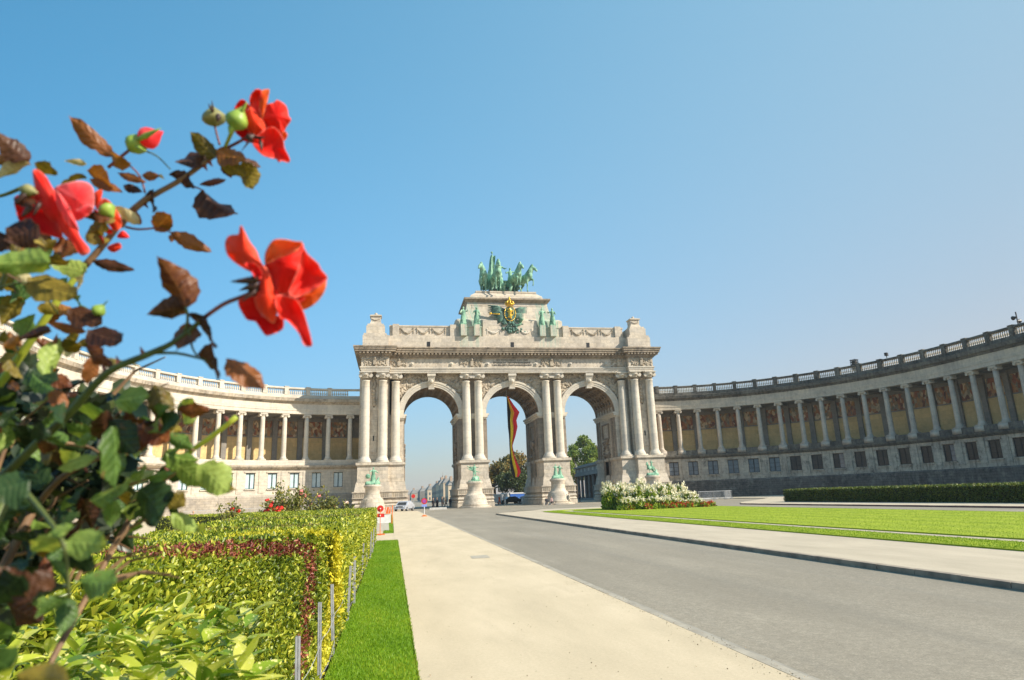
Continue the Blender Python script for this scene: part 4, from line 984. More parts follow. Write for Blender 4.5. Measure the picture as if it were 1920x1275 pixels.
for i, (x, y, lp, lg) in enumerate(defs):
    e = empty('stone_pedestal', (XC+x, YC+y, -.1), 0, lp, 'pedestal', 'round pedestals before the arch'); link('shaft', pmesh, e, (0, 0, .3)); link('step', pfm, e)
    g = empty('bronze_group', (XC+x, YC+y, 3.88), 0, lg, 'sculpture', 'bronze groups on round pedestals')
    S = []
    if i == 0: S = xf(figure(1, (-.25, -.2, .0), (.3, -.1, -.1)), TR(.1, 0, .1, .2, 2.6)) + [((-.7, -.5, 1.3), .38, (-.7, -.45, 1.32), .38), ((-.8, 0, .2), .4, (.8, 0, .25), .4), ((.5, -.2, .2), .3, (.9, -.1, 1.0), .15)]
    if i == 1: S = xf(figure(1, (-.3, -.1, .15), (.3, -.1, .05), robe=False), TR(0, 0, .5, .1, 2.2)) + [((-.2, 0, 1.9), .14, (-1.15, -.1, 2.45), .07), ((-.2, 0, 1.7), .12, (-1.2, -.1, 2.1), .05), ((-.1, 0, 1.7), .12, (-.9, -.1, 1.85), .05), ((.2, 0, 1.6), .1, (1.0, .1, 1.4), .05), ((0, 0, .2), .6, (.4, .1, .5), .4)]
    if i == 2: S = xf(figure(1, (-.2, -.15, .1), (.3, -.1, .15)), TR(-.3, 0, .15, .1, 2.2)) + xf(figure(1, (-.2, 0, .2), (.22, -.1, .0)), TR(.45, .1, .1, -.3, 2.1)) + [((-.6, 0, .2), .4, (.6, 0, .2), .45)]
    if i == 3: S = xf(horse(.35, 0), TR(-.1, .2, .1, -1.1, .95)) + xf(figure(1, (-.3, -.1, .3), (.25, -.1, .0), robe=False), TR(.0, .1, .9, -.3, 1.7)) + [((-.8, 0, .2), .3, (.8, 0, .25), .35), ((.5, 0, .5), .3, (.8, 0, .9), .15)]
    blob('figures', S, BR, .07, g, (0, 0, 0), 1)
    b = MB(); b.lathe([(1.05, 0), (1.05, .15), (.9, .2)], n=16); b.build('bronze_base', BR, g)

# flag hanging in the central opening
F_ = empty('belgian_flag', (XC+.2, YC+5.5, 4.6), 0, 'black yellow and red flag hanging limp in the central opening', 'flag')
fl = [plain('flag_black', (.012, .012, .014), rough=.8), plain('flag_yellow', (.95, .70, .03), rough=.7), plain('flag_red', (.85, .03, .05), rough=.7)]
prof = [(4.7, .5, 1.35), (5.6, .1, 1.9), (6.6, -.05, 1.55), (8.4, -.05, .85), (10.2, -.1, .5), (12.0, -.1, 1.15), (13.6, -.2, 1.55), (14.8, -.2, 1.35), (16.2, -.2, 1.95), (17.6, -.25, .95), (19.2, -.3, .02)]
pz = [p[0] for p in prof]; pl_ = [p[1] for p in prof]; pr_ = [p[2] for p in prof]
for k in range(3):
    mb = MB()
    def fn(u, v, k=k):
        z = 4.7+14.5*u; a, b = np.interp(z, pz, pl_), np.interp(z, pz, pr_); v2 = (k+v)/3
        sw = .5 if z < 10 else 1
        f = v2**(1.0 if z < 11 else 1.25)
        return (a+(b-a)*f, .45*math.sin(v2*9+z*.5)*(b-a)*.4, z-4.6)
    mb.grid(fn, 40, 7); mb.build(('black_stripe', 'yellow_stripe', 'red_stripe')[k], fl[k], F_, True)
rp = MB(); rp.tube([(-.3, 0, 14.6), (-.3, 0, 15.9)], .04, 5); rp.build('rope', M['steel'], F_)
# ------------------------------------------------------------------ beyond the arch
def tree(x, y, h, w, mat, label, seed, n=2600, clump=None, trunk=.3):
    e = empty('tree', (x, y, -.1), 0, label, 'tree', 'trees beyond the arch')
    r = np.random.default_rng(seed)
    tb = MB(); hb = h*trunk
    tb.tube([(0, 0, 0), (.1, 0, hb), (0, .1, h*.75)], [w*.05, w*.038, w*.012], 8)
    cl = []
    nc = 26
    for i in range(nc):
        a = r.uniform(0, 2*math.pi); q = r.uniform(0, 1); zz = hb+(h-hb)*(.12+.86*q); wr = w*.5*math.sqrt(max(.05, 1-(2*q-.85)**2*.8))*r.uniform(.45, .95)
        c = (wr*math.cos(a), wr*math.sin(a), zz-.1*h*(1-q)*0); cl.append((c, w*r.uniform(.13, .22)))
        if i % 3 == 0: tb.tube([(0, 0, hb+(zz-hb)*.4), (c[0]*.5, c[1]*.5, zz*.85+.1*hb), c], [w*.02, w*.013, w*.006], 5)
    tb.build('trunk', M['bark'], e)
    P = []; T = []
    for c, rr in cl:
        m = n//nc; d = r.normal(size=(m, 3)); d /= np.linalg.norm(d, axis=1, keepdims=True); rad = rr*r.uniform(.5, 1.08, m)[:, None]
        P.append(np.array(c)+d*rad*np.array([1, 1, .8])); T.append(np.clip(.5+.28*d[:, 2]*0+r.normal(0, .2, m)+r.normal(0, .12), 0, 1))
    P = np.concatenate(P); T = np.concatenate(T); k = len(P)
    leaf_cloud('crown', P, rdir(k, .3), rdir(k, .6), r.uniform(.35, .75, k)*w/14+.12, .9, mat, T, e, simple=True)
    return e
trees = [(26.5, 172, 9.6, 11, 'tree_a', 'rust coloured autumn tree behind the flag, leftmost in the central opening'), (33.5, 178, 12.0, 12, 'tree_a', 'tallest autumn tree in the central opening, between the flag and the right pier'),
         (39.5, 170, 11.5, 10, 'tree_o', 'dark tree close to the right pier in the central opening'), (30.5, 162, 7.6, 9, 'tree_o', 'low dark tree in front of the autumn trees in the central opening'), (22.5, 185, 7.5, 8, 'tree_o', 'small dark tree by the central left pier behind the vans'), (45, 185, 10, 12, 'tree_o', 'dark tree behind the right central pier')]
for i, (x, y, h, w, m, lb) in enumerate(trees): tree(x, y, h, w, M[m], lb, 30+i, 5200)
tree(56.5, 187, 17.4, 9.5, M['tree_g'], 'tall bright green tree rising above the grey museum in the right opening', 51, 6000, trunk=.4)
tree(52.5, 184, 13.5, 8, M['tree_g'], 'yellow-green tree left of the tall one in the right opening', 52, 4500)
tree(61.0, 188, 14.5, 9, M['tree_a'], 'brownish autumn tree right of the tall green tree in the right opening', 53, 4500)
tree(68.0, 190, 14.0, 9, M['tree_a'], 'autumn tree hidden behind the right pylon beyond the museum', 54, 2500)
# museum with colonnade in the right opening
mx0, my0, mx1, my1 = 46.2, 160.0, 43.4, 128.0
Lm = math.hypot(mx1-mx0, my1-my0); am = math.atan2(my1-my0, mx1-mx0)
MU = empty('museum_building', (mx0, my0, -.1), am, 'long grey museum building with columns seen through the right opening', 'building')
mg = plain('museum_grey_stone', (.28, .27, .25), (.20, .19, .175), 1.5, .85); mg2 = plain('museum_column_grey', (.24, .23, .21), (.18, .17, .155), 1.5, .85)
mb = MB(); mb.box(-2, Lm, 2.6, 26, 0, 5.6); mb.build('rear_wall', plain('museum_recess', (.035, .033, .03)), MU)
mb = MB(); mb.box(-2, Lm, -.4, 2.6, 5.6, 6.3); mb.box(-2, Lm, -.7, 26, 7.5, 7.85); mb.box(-2, Lm, -.2, 1.4, 6.3, 7.5); mb.box(-2, Lm, .3, 26, 7.85, 8.3); mb.build('entablature', mg, MU)
mb = MB(); mb.box(-2, Lm, -.8, 26, -.0, .4); mb.build('plinth', mg, MU)
cb = MB(); cb.lathe([(.46, 0), (.38, .3), (.33, 4.8), (.46, 5.2)], n=14); cmu = cb.mesh('column', mg2, True)
n = int(Lm/4.4)
for i in range(n+1): link('column', cmu, MU, (-1+i*4.4, .3, .4))
wbm = MB(); wbm.box(-.9, .9, -.26, -.18, 6.55, 7.25); wmu = wbm.mesh('attic_window', M['concrete'])
for i in range(n): link('attic_window', wmu, MU, (1.2+i*4.4, 0, 0))
# street far behind, in the left opening
citym = [plain('city_%s' % k, c, tuple(q*.8 for q in c), .2, .9) for k, c in (('pale', (.66, .53, .37)), ('grey', (.46, .40, .31)), ('brown', (.50, .36, .26)), ('blue', (.26, .24, .21)))]
cwin = plain('far_window', (.12, .15, .18))
def house(x, y, w, d, h, m, label, tower=False, roof=True):
    e = empty('town_house', (x, y, -1.0), 0, label, 'building', 'distant town houses along the avenue')
    b = MB(); b.box(0, w, 0, d, 0, h); b.build('wall', citym[m], e)
    if roof:
        r = MB(); r.frustum((-.2, w+.2, -.2, d+.2, h), (w*.2, w*.8, d*.2, d*.8, h+w*.28)); ro = r.build('roof', citym[3], e); c = MB(); c.box(w*.2, w*.32, d*.3, d*.6, h+.5, h+w*.28+1.4); c.build('chimney', citym[2], ro)
    wm = MB(); wm.box(-.5, .5, -.08, .05, 0, 1.7); wme = wm.mesh('window', cwin)
    nx, nz = max(1, int(w/2.8)), max(1, int((h-1.5)/3.2))
    for i in range(nx):
        for k in range(nz): link('window', wme, e, ((i+.5)*w/nx, 0, 1.5+k*3.2))
    ny = max(1, int(d/4))
    wm2 = MB(); wm2.box(-.08, .05, -.5, .5, 0, 1.7); wme2 = wm2.mesh('window', cwin)
    for i in range(min(ny, 8)):
        for k in range(nz): link('window', wme2, e, (0, (i+.5)*d/ny, 1.5+k*3.2))
hl = [(23.5, 262, 6, 14, 7.3, 0), (25, 280, 7, 16, 8.2, 2), (24.5, 300, 7, 18, 9.2, 0), (25.5, 322, 8, 22, 8.4, 1), (26, 350, 9, 25, 9.6, 0), (27, 380, 9, 28, 8.6, 2), (28, 415, 9, 32, 9.2, 1), (25.5, 455, 10, 35, 8.2, 0), (22, 495, 10, 40, 7.6, 3), (17, 540, 10, 45, 7, 1), (12.5, 590, 11, 45, 6.2, 2), (6.5, 640, 12, 50, 5.6, 3)]
hw = ['nearest pale town house beside the church tower, far in the left opening', 'brownish town house second along the distant avenue', 'tall pale town house third along the distant avenue', 'grey town house in the middle of the distant row', 'broad pale house behind the grey one in the distant row', 'brown house halfway down the distant avenue', 'grey-blue far house past the brown one', 'pale house deep in the distant avenue', 'small blue-grey house deep in the distant avenue', 'low grey house near the end of the avenue', 'low brown house at the far end of the avenue', 'last low house at the left end of the distant row']
for (x, y, w, d, h, m), lb in zip(hl, hw): house(x-1.5, y, w, d, h, m, lb)
e = empty('church_tower', (28.3, 372, -1), 0, 'distant blue-grey domed church tower just left of the pier in the left opening', 'tower')
b = MB(); b.box(-1.7, 1.7, -1.7, 1.7, 0, 10.5); b.box(-1.9, 1.9, -1.9, 1.9, 7.0, 7.3); b.box(-1.9, 1.9, -1.9, 1.9, 10.5, 10.8); b.build('shaft', citym[1], e)
b = MB(); b.lathe([(1.5, 10.8), (1.7, 11.6), (1.5, 12.6), (.8, 13.4), (.45, 13.6), (.45, 14.3), (.1, 15), (.05, 17)], n=14); b.build('dome', citym[3], e, True)
b = MB(); b.box(-.45, .45, -1.76, -1.69, 8.0, 10.0); b.build('belfry_window', cwin, e)
# tall lamp mast beside the tower
e = empty('lamp_mast', (11.9, 132, -.1), 0, 'slim pale lamp mast beside the left central pier', 'lamp'); b = MB(); b.tube([(0, 0, 0), (0, 0, 4.6)], [.09, .05], 6); b.build('mast', M['concrete'], e); b = MB(); b.tube([(0, 0, 4.5), (-.4, 0, 4.7)], .07, 5); b.build('lamp_head', M['concrete'], e)

# ------------------------------------------------------------------ vehicles
def car(x, y, rz, body, label, kind='car', L=4.3, Wd=1.75, H=1.45):
    e = empty('parked_car' if kind == 'car' else 'van', (x, y, -.1), rz, label, 'car' if kind == 'car' else 'van')
    P = [(-L/2, .35), (-L/2+.05, .75), (-L*.28, .88), (-L*.13, H-.06), (L*.2, H), (L*.38, .95), (L/2-.04, .86), (L/2, .4)] if kind == 'car' else [(-L/2, .35), (-L/2, .95), (-L*.36, 1.1), (-L*.26, H-.05), (L/2-.05, H), (L/2, .4)]
    b = MB(); n = len(P)
    prof = lambda y_, ins: [(px_, y_, pz_) for px_, pz_ in P]
    rows = []
    for yy, k in ((-Wd/2, .0), (-Wd/2+.06, 1), (Wd/2-.06, 1), (Wd/2, 0)):
        rows.append([(px_*(1 if k else .985), yy*(1 if pz_ < 1 else .86), pz_*(1 if k else .985)) for px_, pz_ in P])
    vs = [p for r in rows for p in r]; fs = []
    for i in range(3):
        for j in range(n):
            j2 = (j+1) % n; fs.append((i*n+j, (i+1)*n+j, (i+1)*n+j2, i*n+j2))
    fs += [tuple(range(n-1, -1, -1)), tuple(3*n+j for j in range(n))]; b.add(vs, fs); b.build('body', body, e)
    g = MB(); g.box(-L*.12, L*.3, -Wd/2*.87-.0, Wd/2*.87, H*.66, H*.9) if kind == 'car' else g.box(-L*.3, -L*.1, -Wd/2*.9, Wd/2*.9, H*.6, H*.85); g.build('side_windows', M['glass'], e)
    w = MB(); x0 = -L*.27 if kind == 'car' else -L*.34
    w.add([(x0-.05, -Wd*.38, .93 if kind == 'car' else 1.12), (x0-.05, Wd*.38, .93 if kind == 'car' else 1.12), (-L*.145 if kind == 'car' else -L*.27, Wd*.34, H-.12), (-L*.145 if kind == 'car' else -L*.27, -Wd*.34, H-.12)], [(0, 3, 2, 1)]); w.build('windscreen', M['glass'], e)
    for sx in (-L*.31, L*.31):
        for sy in (-1, 1):
            t = MB(); t.add(*_vol(0, 0, .31, .1)); o = t.build('wheel', M['tyre'], e); o.location = (sx, sy*(Wd/2-.08), .31)
            r = MB(); r.add(*_vol(0, 0, .18, .105)); r.build('rim', M['steel'], o)
    for sy in (-1, 1):
        h_ = MB(); h_.ball((-L/2+.04, sy*Wd*.34, .66), .1, 6, (.5, 1.6, .8), 4); h_.build('headlight', M['white'], e)
    pl = MB(); pl.box(-L/2-.03, -L/2+.02, -.26, .26, .42, .54); pl.build('number_plate', M['white'], e)
    gr = MB(); gr.box(-L/2-.015, -L/2+.03, -.5, .5, .58, .7); gr.build('grille', M['black'], e)
    return e
car(1.8, 97.5, math.radians(70), M['silver'], 'silver car with headlights toward the viewer at the foot of the left pylon')
car(22.9, 128, math.radians(10), M['carblack'], 'dark car parked in the central opening beside the man in orange')
car(26.3, 128.5, math.radians(176), M['silver'], 'light car before the blue truck in the central opening')
car(20.6, 136, math.radians(10), M['white'], 'white van parked behind the left central pier', 'van', 5.2, 1.95, 2.0)
e = empty('truck', (28.2, 138, -.1), math.radians(8), 'truck with blue tarpaulin cover and white roof in the central opening', 'truck')
b = MB(); b.box(-4.0, 3.6, -1.2, 1.2, .7, 1.95); b.build('blue_cover', M['blue'], e); b = MB(); b.box(-4.05, 3.65, -1.25, 1.25, 1.952, 2.2); b.build('roof_edge', M['white'], e)
b = MB(); b.frustum((-5.6, -4.1, -1.1, 1.1, .45), (-5.4, -4.1, -1.05, 1.05, 2.1)); b.build('cab', M['white'], e); b = MB(); b.box(-5.6, 3.6, -1.0, 1.0, .42, .68); b.build('chassis', M['black'], e)
for sx in (-4.8, 1.4, 2.6):
    for sy in (-1, 1): t = MB(); t.add(*_vol(0, 0, .42, .14)); o = t.build('wheel', M['tyre'], e); o.location = (sx, sy*1.0, .42)

# ------------------------------------------------------------------ people
pc = {}
def cloth(c):
    k = tuple(c)
    if k not in pc: pc[k] = plain('cloth', k, tuple(x*.8 for x in k), 6, .9)
    return pc[k]
def person(x, y, z, rz, top, legs, label, pose='stand', h=1.74, long=False, hair=(.04, .025, .015), sc=1.0):
    e = empty('person', (x, y, z), rz, label, 'person')
    H = h; st = {'stand': .0, 'walk': .28, 'sit': .0}[pose]; zo = 0
    hip = Vector((0, 0, .52*H)); ch = Vector((0, -.01, .73*H)); hd = Vector((0, -.02, .935*H))
    if pose == 'sit': hip = Vector((0, 0, .44)); ch = Vector((0, -.05, .44+.24*H)); hd = Vector((0, -.08, .44+.42*H))
    B = [(hip, .10, ch, .12), (ch, .06, hd, .05), (hd, .085, hd+Vector((0, 0, .05)), .085), (hd+Vector((0, -.08, .0)), .02, hd+Vector((0, -.095, -.01)), .02)]; T = [(hip, .15, ch, .165)]; G = []
    for s in (-1, 1):
        sh = ch+Vector((s*.17, 0, .07*H)); el = sh+Vector((s*.06, st*s*.4, -.17*H)); ha = el+Vector((0, -.08+st*s*.3, -.15*H))
        T += [(sh, .065, el, .052), (el, .05, el.lerp(ha, .8), .04)]; B += [(el, .04, ha, .032), (ha, .036, ha+Vector((0, 0, -.06)), .03)]
        if pose == 'sit': kn = Vector((s*.11, -.42, .45)); ft = Vector((s*.12, -.45, .05))
        else: kn = Vector((s*.09, -.03-st*s*.5, .28*H)); ft = Vector((s*.1, -st*s*.9, .05))
        G += [(hip+Vector((s*.07, 0, 0)), .11, kn, .075), (kn, .07, ft, .05)]; B += [(kn, .04, ft, .035), (ft, .045, ft+Vector((0, -.14, -.015)), .035)]
        if long: G += [(hip, .15, Vector((s*.12, 0, .25)), .14)]
    V = .035
    blob('body', B, M['skin'], V, e, (0, 0, 0), 1); blob('top', T, cloth(top), V, e, (0, 0, 0), 1); blob('skirt' if long else 'trousers', G, cloth(legs), V, e, (0, 0, 0), 1)
    blob('hair', [(hd+Vector((0, .03, .05)), .09, hd+Vector((0, .03, .02)), .085)], cloth(hair), V, e, (0, 0, 0), 1)
    return e
BK = (.02, .02, .025)
for a in [(6.15, 100, 0.2, BK, BK, 'woman in long dark dress, left of the three figures at the arch', 'stand', 1.7, True), (6.75, 100.5, -.5, (.03, .03, .04), BK, 'dark clothed person in the middle of the three figures at the arch', 'stand', 1.75, True), (7.45, 100, 1.0, BK, BK, 'tallest black clothed person, right of the three figures at the arch', 'stand', 1.84, False),
          (9.5, 118, .5, (.55, .35, .25), (.05, .05, .07), 'distant person in pale orange top beside the left central pier', 'walk', 1.7, False), (10.3, 119, 2.8, (.04, .05, .09), (.03, .03, .05), 'distant person in navy beside the left central pier', 'stand', 1.75, False), (8.9, 117, 1.5, (.6, .55, .5), (.06, .06, .08), 'distant person in light shirt left of the pier group', 'walk', 1.68, False),
          (19.6, 121, .4, (.85, .15, .03), (.80, .16, .04), 'worker in bright orange clothes beside the vans', 'walk', 1.75, False), (20.6, 121.5, -.3, (.50, .55, .62), (.03, .04, .08), 'man in light grey shirt and dark trousers beside the orange worker', 'stand', 1.85, False),
          (27.6, 101.5, 1.2, (.50, .47, .38), (.45, .40, .30), 'man in beige clothes walking before the right central pedestal', 'walk', 1.78, False)]:
    x, y, rz, t, l, lb, pose, h, lg = a; person(x, y, -.1, rz, t, l, lb, pose, h, lg)
person(24.6, 101.0, -.12, .3, (.45, .30, .28), (.05, .05, .06), 'person in pinkish top sitting at the foot of the right central pedestal', 'sit', 1.7)
person(23.9, 101.3, -.12, -.2, (.06, .06, .07), (.05, .05, .06), 'dark clothed person sitting beside the pink top at the pedestal', 'sit', 1.7)
person(33.4, 118, -.1, .3, BK, (.03, .03, .04), 'dark clothed person left of the two walkers before the museum', 'walk', 1.7); person(34.4, 119, -.1, -.3, (.05, .06, .1), BK, 'dark blue clothed person right of the two walkers before the museum', 'stand', 1.7)
person(-17.0, 62, -.0, .3, (.30, .12, .16), BK, 'person in dark red top sitting far behind the bush on the left', 'sit', 1.7); person(-18.2, 62.5, -.0, -.6, (.03, .03, .05), BK, 'dark clothed person sitting left of the red top behind the bush', 'sit', 1.7)
bb = MB(); bb.box(-19.0, -16.2, 61.9, 62.5, .38, .45); 
e = empty('park_bench', (-17.6, 62.3, 0), 0, 'plain bench under the two seated people behind the bush', 'bench'); b = MB(); b.box(-1.3, 1.3, -.2, .35, .38, .44); b.build('seat', M['bark'], e)
for sx in (-1.1, 1.1): b = MB(); b.box(sx-.05, sx+.05, -.15, .3, 0, .38); b.build('leg', M['steel'], e)
e = empty('stone_step', (24.2, 101.2, -.1), 0, 'low stone block under the two people sitting by the pedestal', 'step'); b = MB(); b.box(-.9, .9, -.25, .3, 0, .40); b.build('block', M['stone'], e)
e = empty('concrete_edge', (6.8, 99.2, -.1), 0, 'pale concrete block before the three dark figures', 'block'); b = MB(); b.frustum((-1.3, 1.3, -.2, .2, 0), (-1.25, 1.25, -.15, .15, .32)); b.build('block', M['concrete'], e)

# bollards, signs, barriers
bm_ = MB(); bm_.lathe([(.16, 0), (.16, .75), (.12, .9), (.05, .95)], n=10); bl = bm_.mesh('post', M['white'], True)
for x, lb in ((24.1, 'white bollard left of the light car'), (28.0, 'white bollard right of the light car'), (20.3, 'white bollard at the feet of the orange worker'), (34.6, 'white bollard between right central pier and museum')):
    e = empty('bollard', (x, 122 if x > 22 else 119, -.1), 0, lb, 'bollard', 'white bollards across the openings'); link('post', bl, e)
def disc(mb, r, y, c, n=20, t=.02): ovalplate(mb, r, r, y, y+t, c)
e = empty('road_works_sign', (-.53, 32.3, 0), 0, 'round red sign above a red plate on an orange stand, next to the hedge', 'sign')
b = MB(); disc(b, .155, -.02, (0, 1.20)); b.build('round_plate', M['red'], e); b = MB(); b.box(-.19, .19, -.02, .0, .80, .97); b.build('lower_plate', M['red'], e)
b = MB(); b.tube([(0, -.04, 0), (0, -.04, 1.22)], .016, 6); b.build('pole', M['orange'], e); b = MB(); b.box(-.22, .22, -.05, .03, 0, .05); b.box(-.04, .04, -.3, .3, 0, .04); b.build('foot', M['orange'], e)
for z in (1.2, .88): b = MB(); b.ball((0, -.07, z), .03, 6); b.build('bolt', M['white'], e)
e = empty('warning_beacon', (-.16, 36.5, .45), 0, 'orange warning barrier board on a concrete block behind the round red sign', 'barrier')
b = MB(); b.box(-.20, .10, -.03, .03, .42, .76)
b.build('orange_board', M['orange'], e)
for k in range(2): b = MB(); b.add([(-.2+k*.17, -.034, .43), (-.17+k*.15, -.034, .43), (-.09+k*.15, -.034, .75), (-.12+k*.15, -.034, .75)], [(0, 1, 2, 3)]); b.build('stripe', M['white'], e)
b = MB(); b.box(-.62, .12, .0, .05, -.05, .37); b.build('white_panel', M['white'], e); b = MB(); b.tube([(.17, 0, -.1), (.2, 0, .85)], .03, 6); b.build('post', M['orange'], e)
e = empty('concrete_block', (-.4, 36.6, 0), 0, 'grey concrete block carrying the orange barrier board', 'block'); b = MB(); b.frustum((-.42, .28, -.3, .3, 0), (-.38, .24, -.25, .25, .40)); b.build('block', M['concrete'], e)
e = empty('no_parking_sign', (2.95, 61.5, 0), 0, 'round red ringed sign over a blue plate, standing in the gravel walk', 'sign')
b = MB(); disc(b, .27, -.02, (0, 1.35)); b.build('ring_plate', M['red'], e); b = MB(); disc(b, .18, -.03, (0, 1.35), t=.01); b.build('face', plain('violet_blue', (.35, .06, .30)), e)
b = MB(); b.box(-.24, .24, -.02, .01, .86, 1.06); b.build('lower_plate', plain('pale_blue', (.25, .32, .7)), e); b = MB(); b.tube([(0, .02, 0), (0, .02, 1.1)], .04, 6); b.build('pole', M['white'], e); b = MB(); b.lathe([(.28, 0), (.2, .08), (.07, .14)], n=12); b.build('foot', M['orange'], e)
e = empty('red_disc_sign', (3.3, 104, -.1), 0, 'small red round sign behind the silver car', 'sign'); b = MB(); disc(b, .3, -.02, (0, 2.1)); b.build('plate', M['red'], e); b = MB(); b.tube([(0, .02, 0), (0, .02, 2.2)], .04, 6); b.build('pole', M['steel'], e)
# crowd barriers
fbm = MB(); fbm.tube([(-1.2, 0, .12), (-1.2, 0, 1.1), (1.2, 0, 1.1), (1.2, 0, .12), (-1.2, 0, .12)], .035, 5)
ft = MB(); ft.box(-1.0, -.94, -.3, .3, 0, .12); ft.box(.94, 1.0, -.3, .3, 0, .12)
fr_, feet = fbm.mesh('frame', M['steel']), ft.mesh('foot', M['steel'])
bar = MB(); bar.tube([(0, 0, .12), (0, 0, 1.1)], .018, 4); barm = bar.mesh('bar', M['steel'])
def barrier(x, y, rz, lb, grp):
    e = empty('crowd_barrier', (x, y, 0), rz, lb, 'barrier', grp); link('frame', fr_, e); link('feet', feet, e)
    for i in range(15): link('bar', barm, e, (-1.05+i*.15, 0, 0))
    return e
for i in range(10):
    s = 10+i*2.55; x, y, th = wplan(-1, s, -6.5)
    barrier(x, y, th, 'grey steel crowd barrier before the left wing, %s' % ['nearest the arch', 'second from the arch', 'third from the arch', 'fourth from the arch', 'fifth from the arch', 'sixth from the arch', 'seventh from the arch', 'eighth from the arch', 'ninth from the arch', 'farthest from the arch'][i], 'crowd barriers before the left wing')
for i in range(5):
    s_ = [(43.6, 86.5, .0), (45.8, 86.6, .05), (46.6, 87.5, -.6), (44.3, 88.3, .1), (46.3, 85.6, .7)][i]
    barrier(*s_, 'steel crowd barrier right of the flower bed, %s' % ['left end of the cluster', 'middle of the front row', 'right side turned aside', 'behind the front row', 'right front corner'][i], 'crowd barriers right of the flower bed')
# things on the right wing's roof
x, y, _ = wplan(1, 38.3, 2.2); e = empty('roof_cage', (x, y, 18.9), .3, 'small dark metal cage standing on the right wing balustrade', 'cage'); 
for sx in (-.4, .4):
    for sy in (-.4, .4): b = MB(); b.tube([(sx, sy, 0), (sx, sy, 3.2)], .07, 4); b.build('post', M['black'], e)
for z in (2.3, 2.7, 3.1): b = MB(); b.tube([(-.45, -.45, z), (.45, -.45, z), (.45, .45, z), (-.45, .45, z), (-.45, -.45, z)], .07, 4); b.build('ring', M['black'], e)
b = MB(); b.box(-.3, .3, -.3, .3, 1.2, 3.0); b.build('chimney_core', M['cor_r'], e)
x, y, _ = wplan(1, 44.7, .3); e = empty('roof_floodlight', (x, y, 20.9), .5, 'small dark floodlight on the right wing balustrade', 'floodlight'); b = MB(); b.box(-.3, .3, -.2, .2, .35, .85); b.build('lamp_box', M['black'], e); b = MB(); b.tube([(0, 0, 0), (0, 0, .4)], .06, 5); b.build('bracket', M['black'], e)
x, y, _ = wplan(1, 66.0, .3); e = empty('roof_loudspeaker', (x, y, 20.5), 2.5, 'dark loudspeaker and bracket at the right end of the balustrade', 'loudspeaker'); b = MB(); b.tube([(0, 0, 0), (0, 0, 2.0)], .08, 5); b.build('pole', M['black'], e)
for k in (-1, 1): b = MB(); b.tube([(0, 0, .8+.5*(k+1)/2), (k*.3, -.5, .8+.5*(k+1)/2)], [.08, .3], 8); b.build('horn', M['black'], e)
x, y, _ = wplan(1, 66.5, .3); 
e = empty('glass_roof', (55.5, 128, -.1), 0, 'pale glazed museum roof showing above the right wing next to the arch', 'roof'); b = MB(); b.frustum((0, 13, 0, 22, 20.5), (.8, 12.2, 2, 20, 23.2)); b.build('glazing', M['lead'], e); b = MB(); b.box(0, 13, 0, 22, 0, 20.5); b.build('wall', mg, e)
b = MB(); b.tube([(-.9, 0, 20), (-.9, 0, 26.6)], .05, 4); b.tube([(-1.7, 0, 25.4), (-.1, 0, 25.4)], .05, 4); b.build('mast_cross', M['steel'], e)
# ------------------------------------------------------------------ hedges and beds
def P3(a): return np.array(a, float)
def polydist(X, Y, pts):
    d = np.full(len(X), 1e9)
    for (x0, y0), (x1, y1) in zip(pts[:-1], pts[1:]):
        vx, vy = x1-x0, y1-y0; t = np.clip(((X-x0)*vx+(Y-y0)*vy)/(vx*vx+vy*vy+1e-9), 0, 1)
        d = np.minimum(d, np.hypot(X-x0-t*vx, Y-y0-t*vy))
    return d
def sm(a, b, x): t = np.clip((x-a)/(b-a), 0, 1); return t*t*(3-2*t)
def bed_h(X, Y):
    """top of the planted bed: flat clipped top, banked down to the verge in the near part"""
    bank = sm(9.4, 5.5, Y); wdt = .10+1.15*bank
    e = sm(0, 1, (-.66-X)/wdt)
    top = 1.24-.14*sm(4.0, 1.8, Y)
    return .10+(top-.10)*(e**(1+.2*bank))
# body of the beds (dark inner mass so that no ground shows through)
hb = MB(); 
def hbf(u, v):
    Y = 1.2+(27.6-1.2)*v; X = -.74-(4.4 if Y < 9.8 else 2.35+.11*(Y-9.8))*u**1.6; return (X, Y, max(.02, float(bed_h(np.array([X]), np.array([Y]))[0])-.10))
hb.grid(hbf, 26, 60)
HG = empty('clipped_hedge', (-.7, 14, 0), 0, 'wide clipped patchwork hedge of green, golden and red leaved shrubs beside the grass verge', 'hedge')
iv = Matrix.Translation((.7, -14, 0))
def hchild(o, kind='stuff'):
    o.parent = HG; o.matrix_parent_inverse = iv
    if kind: o['kind'] = kind
    return o
dm = plain('hedge_shade', (.035, .045, .012), (.015, .02, .006), 20, .95, bump=.8, bsc=40)  # near-black colour paints in the shade inside the foliage
hchild(hb.build('inner_shade_mass', dm))
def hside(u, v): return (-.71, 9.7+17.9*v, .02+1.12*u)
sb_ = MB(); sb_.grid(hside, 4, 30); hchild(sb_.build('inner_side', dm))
# far block of the same hedge beyond the cross walk
hb2 = MB(); hb2.box(-9.5, -.72, 33.7, 34.6, 0, 1.12); 
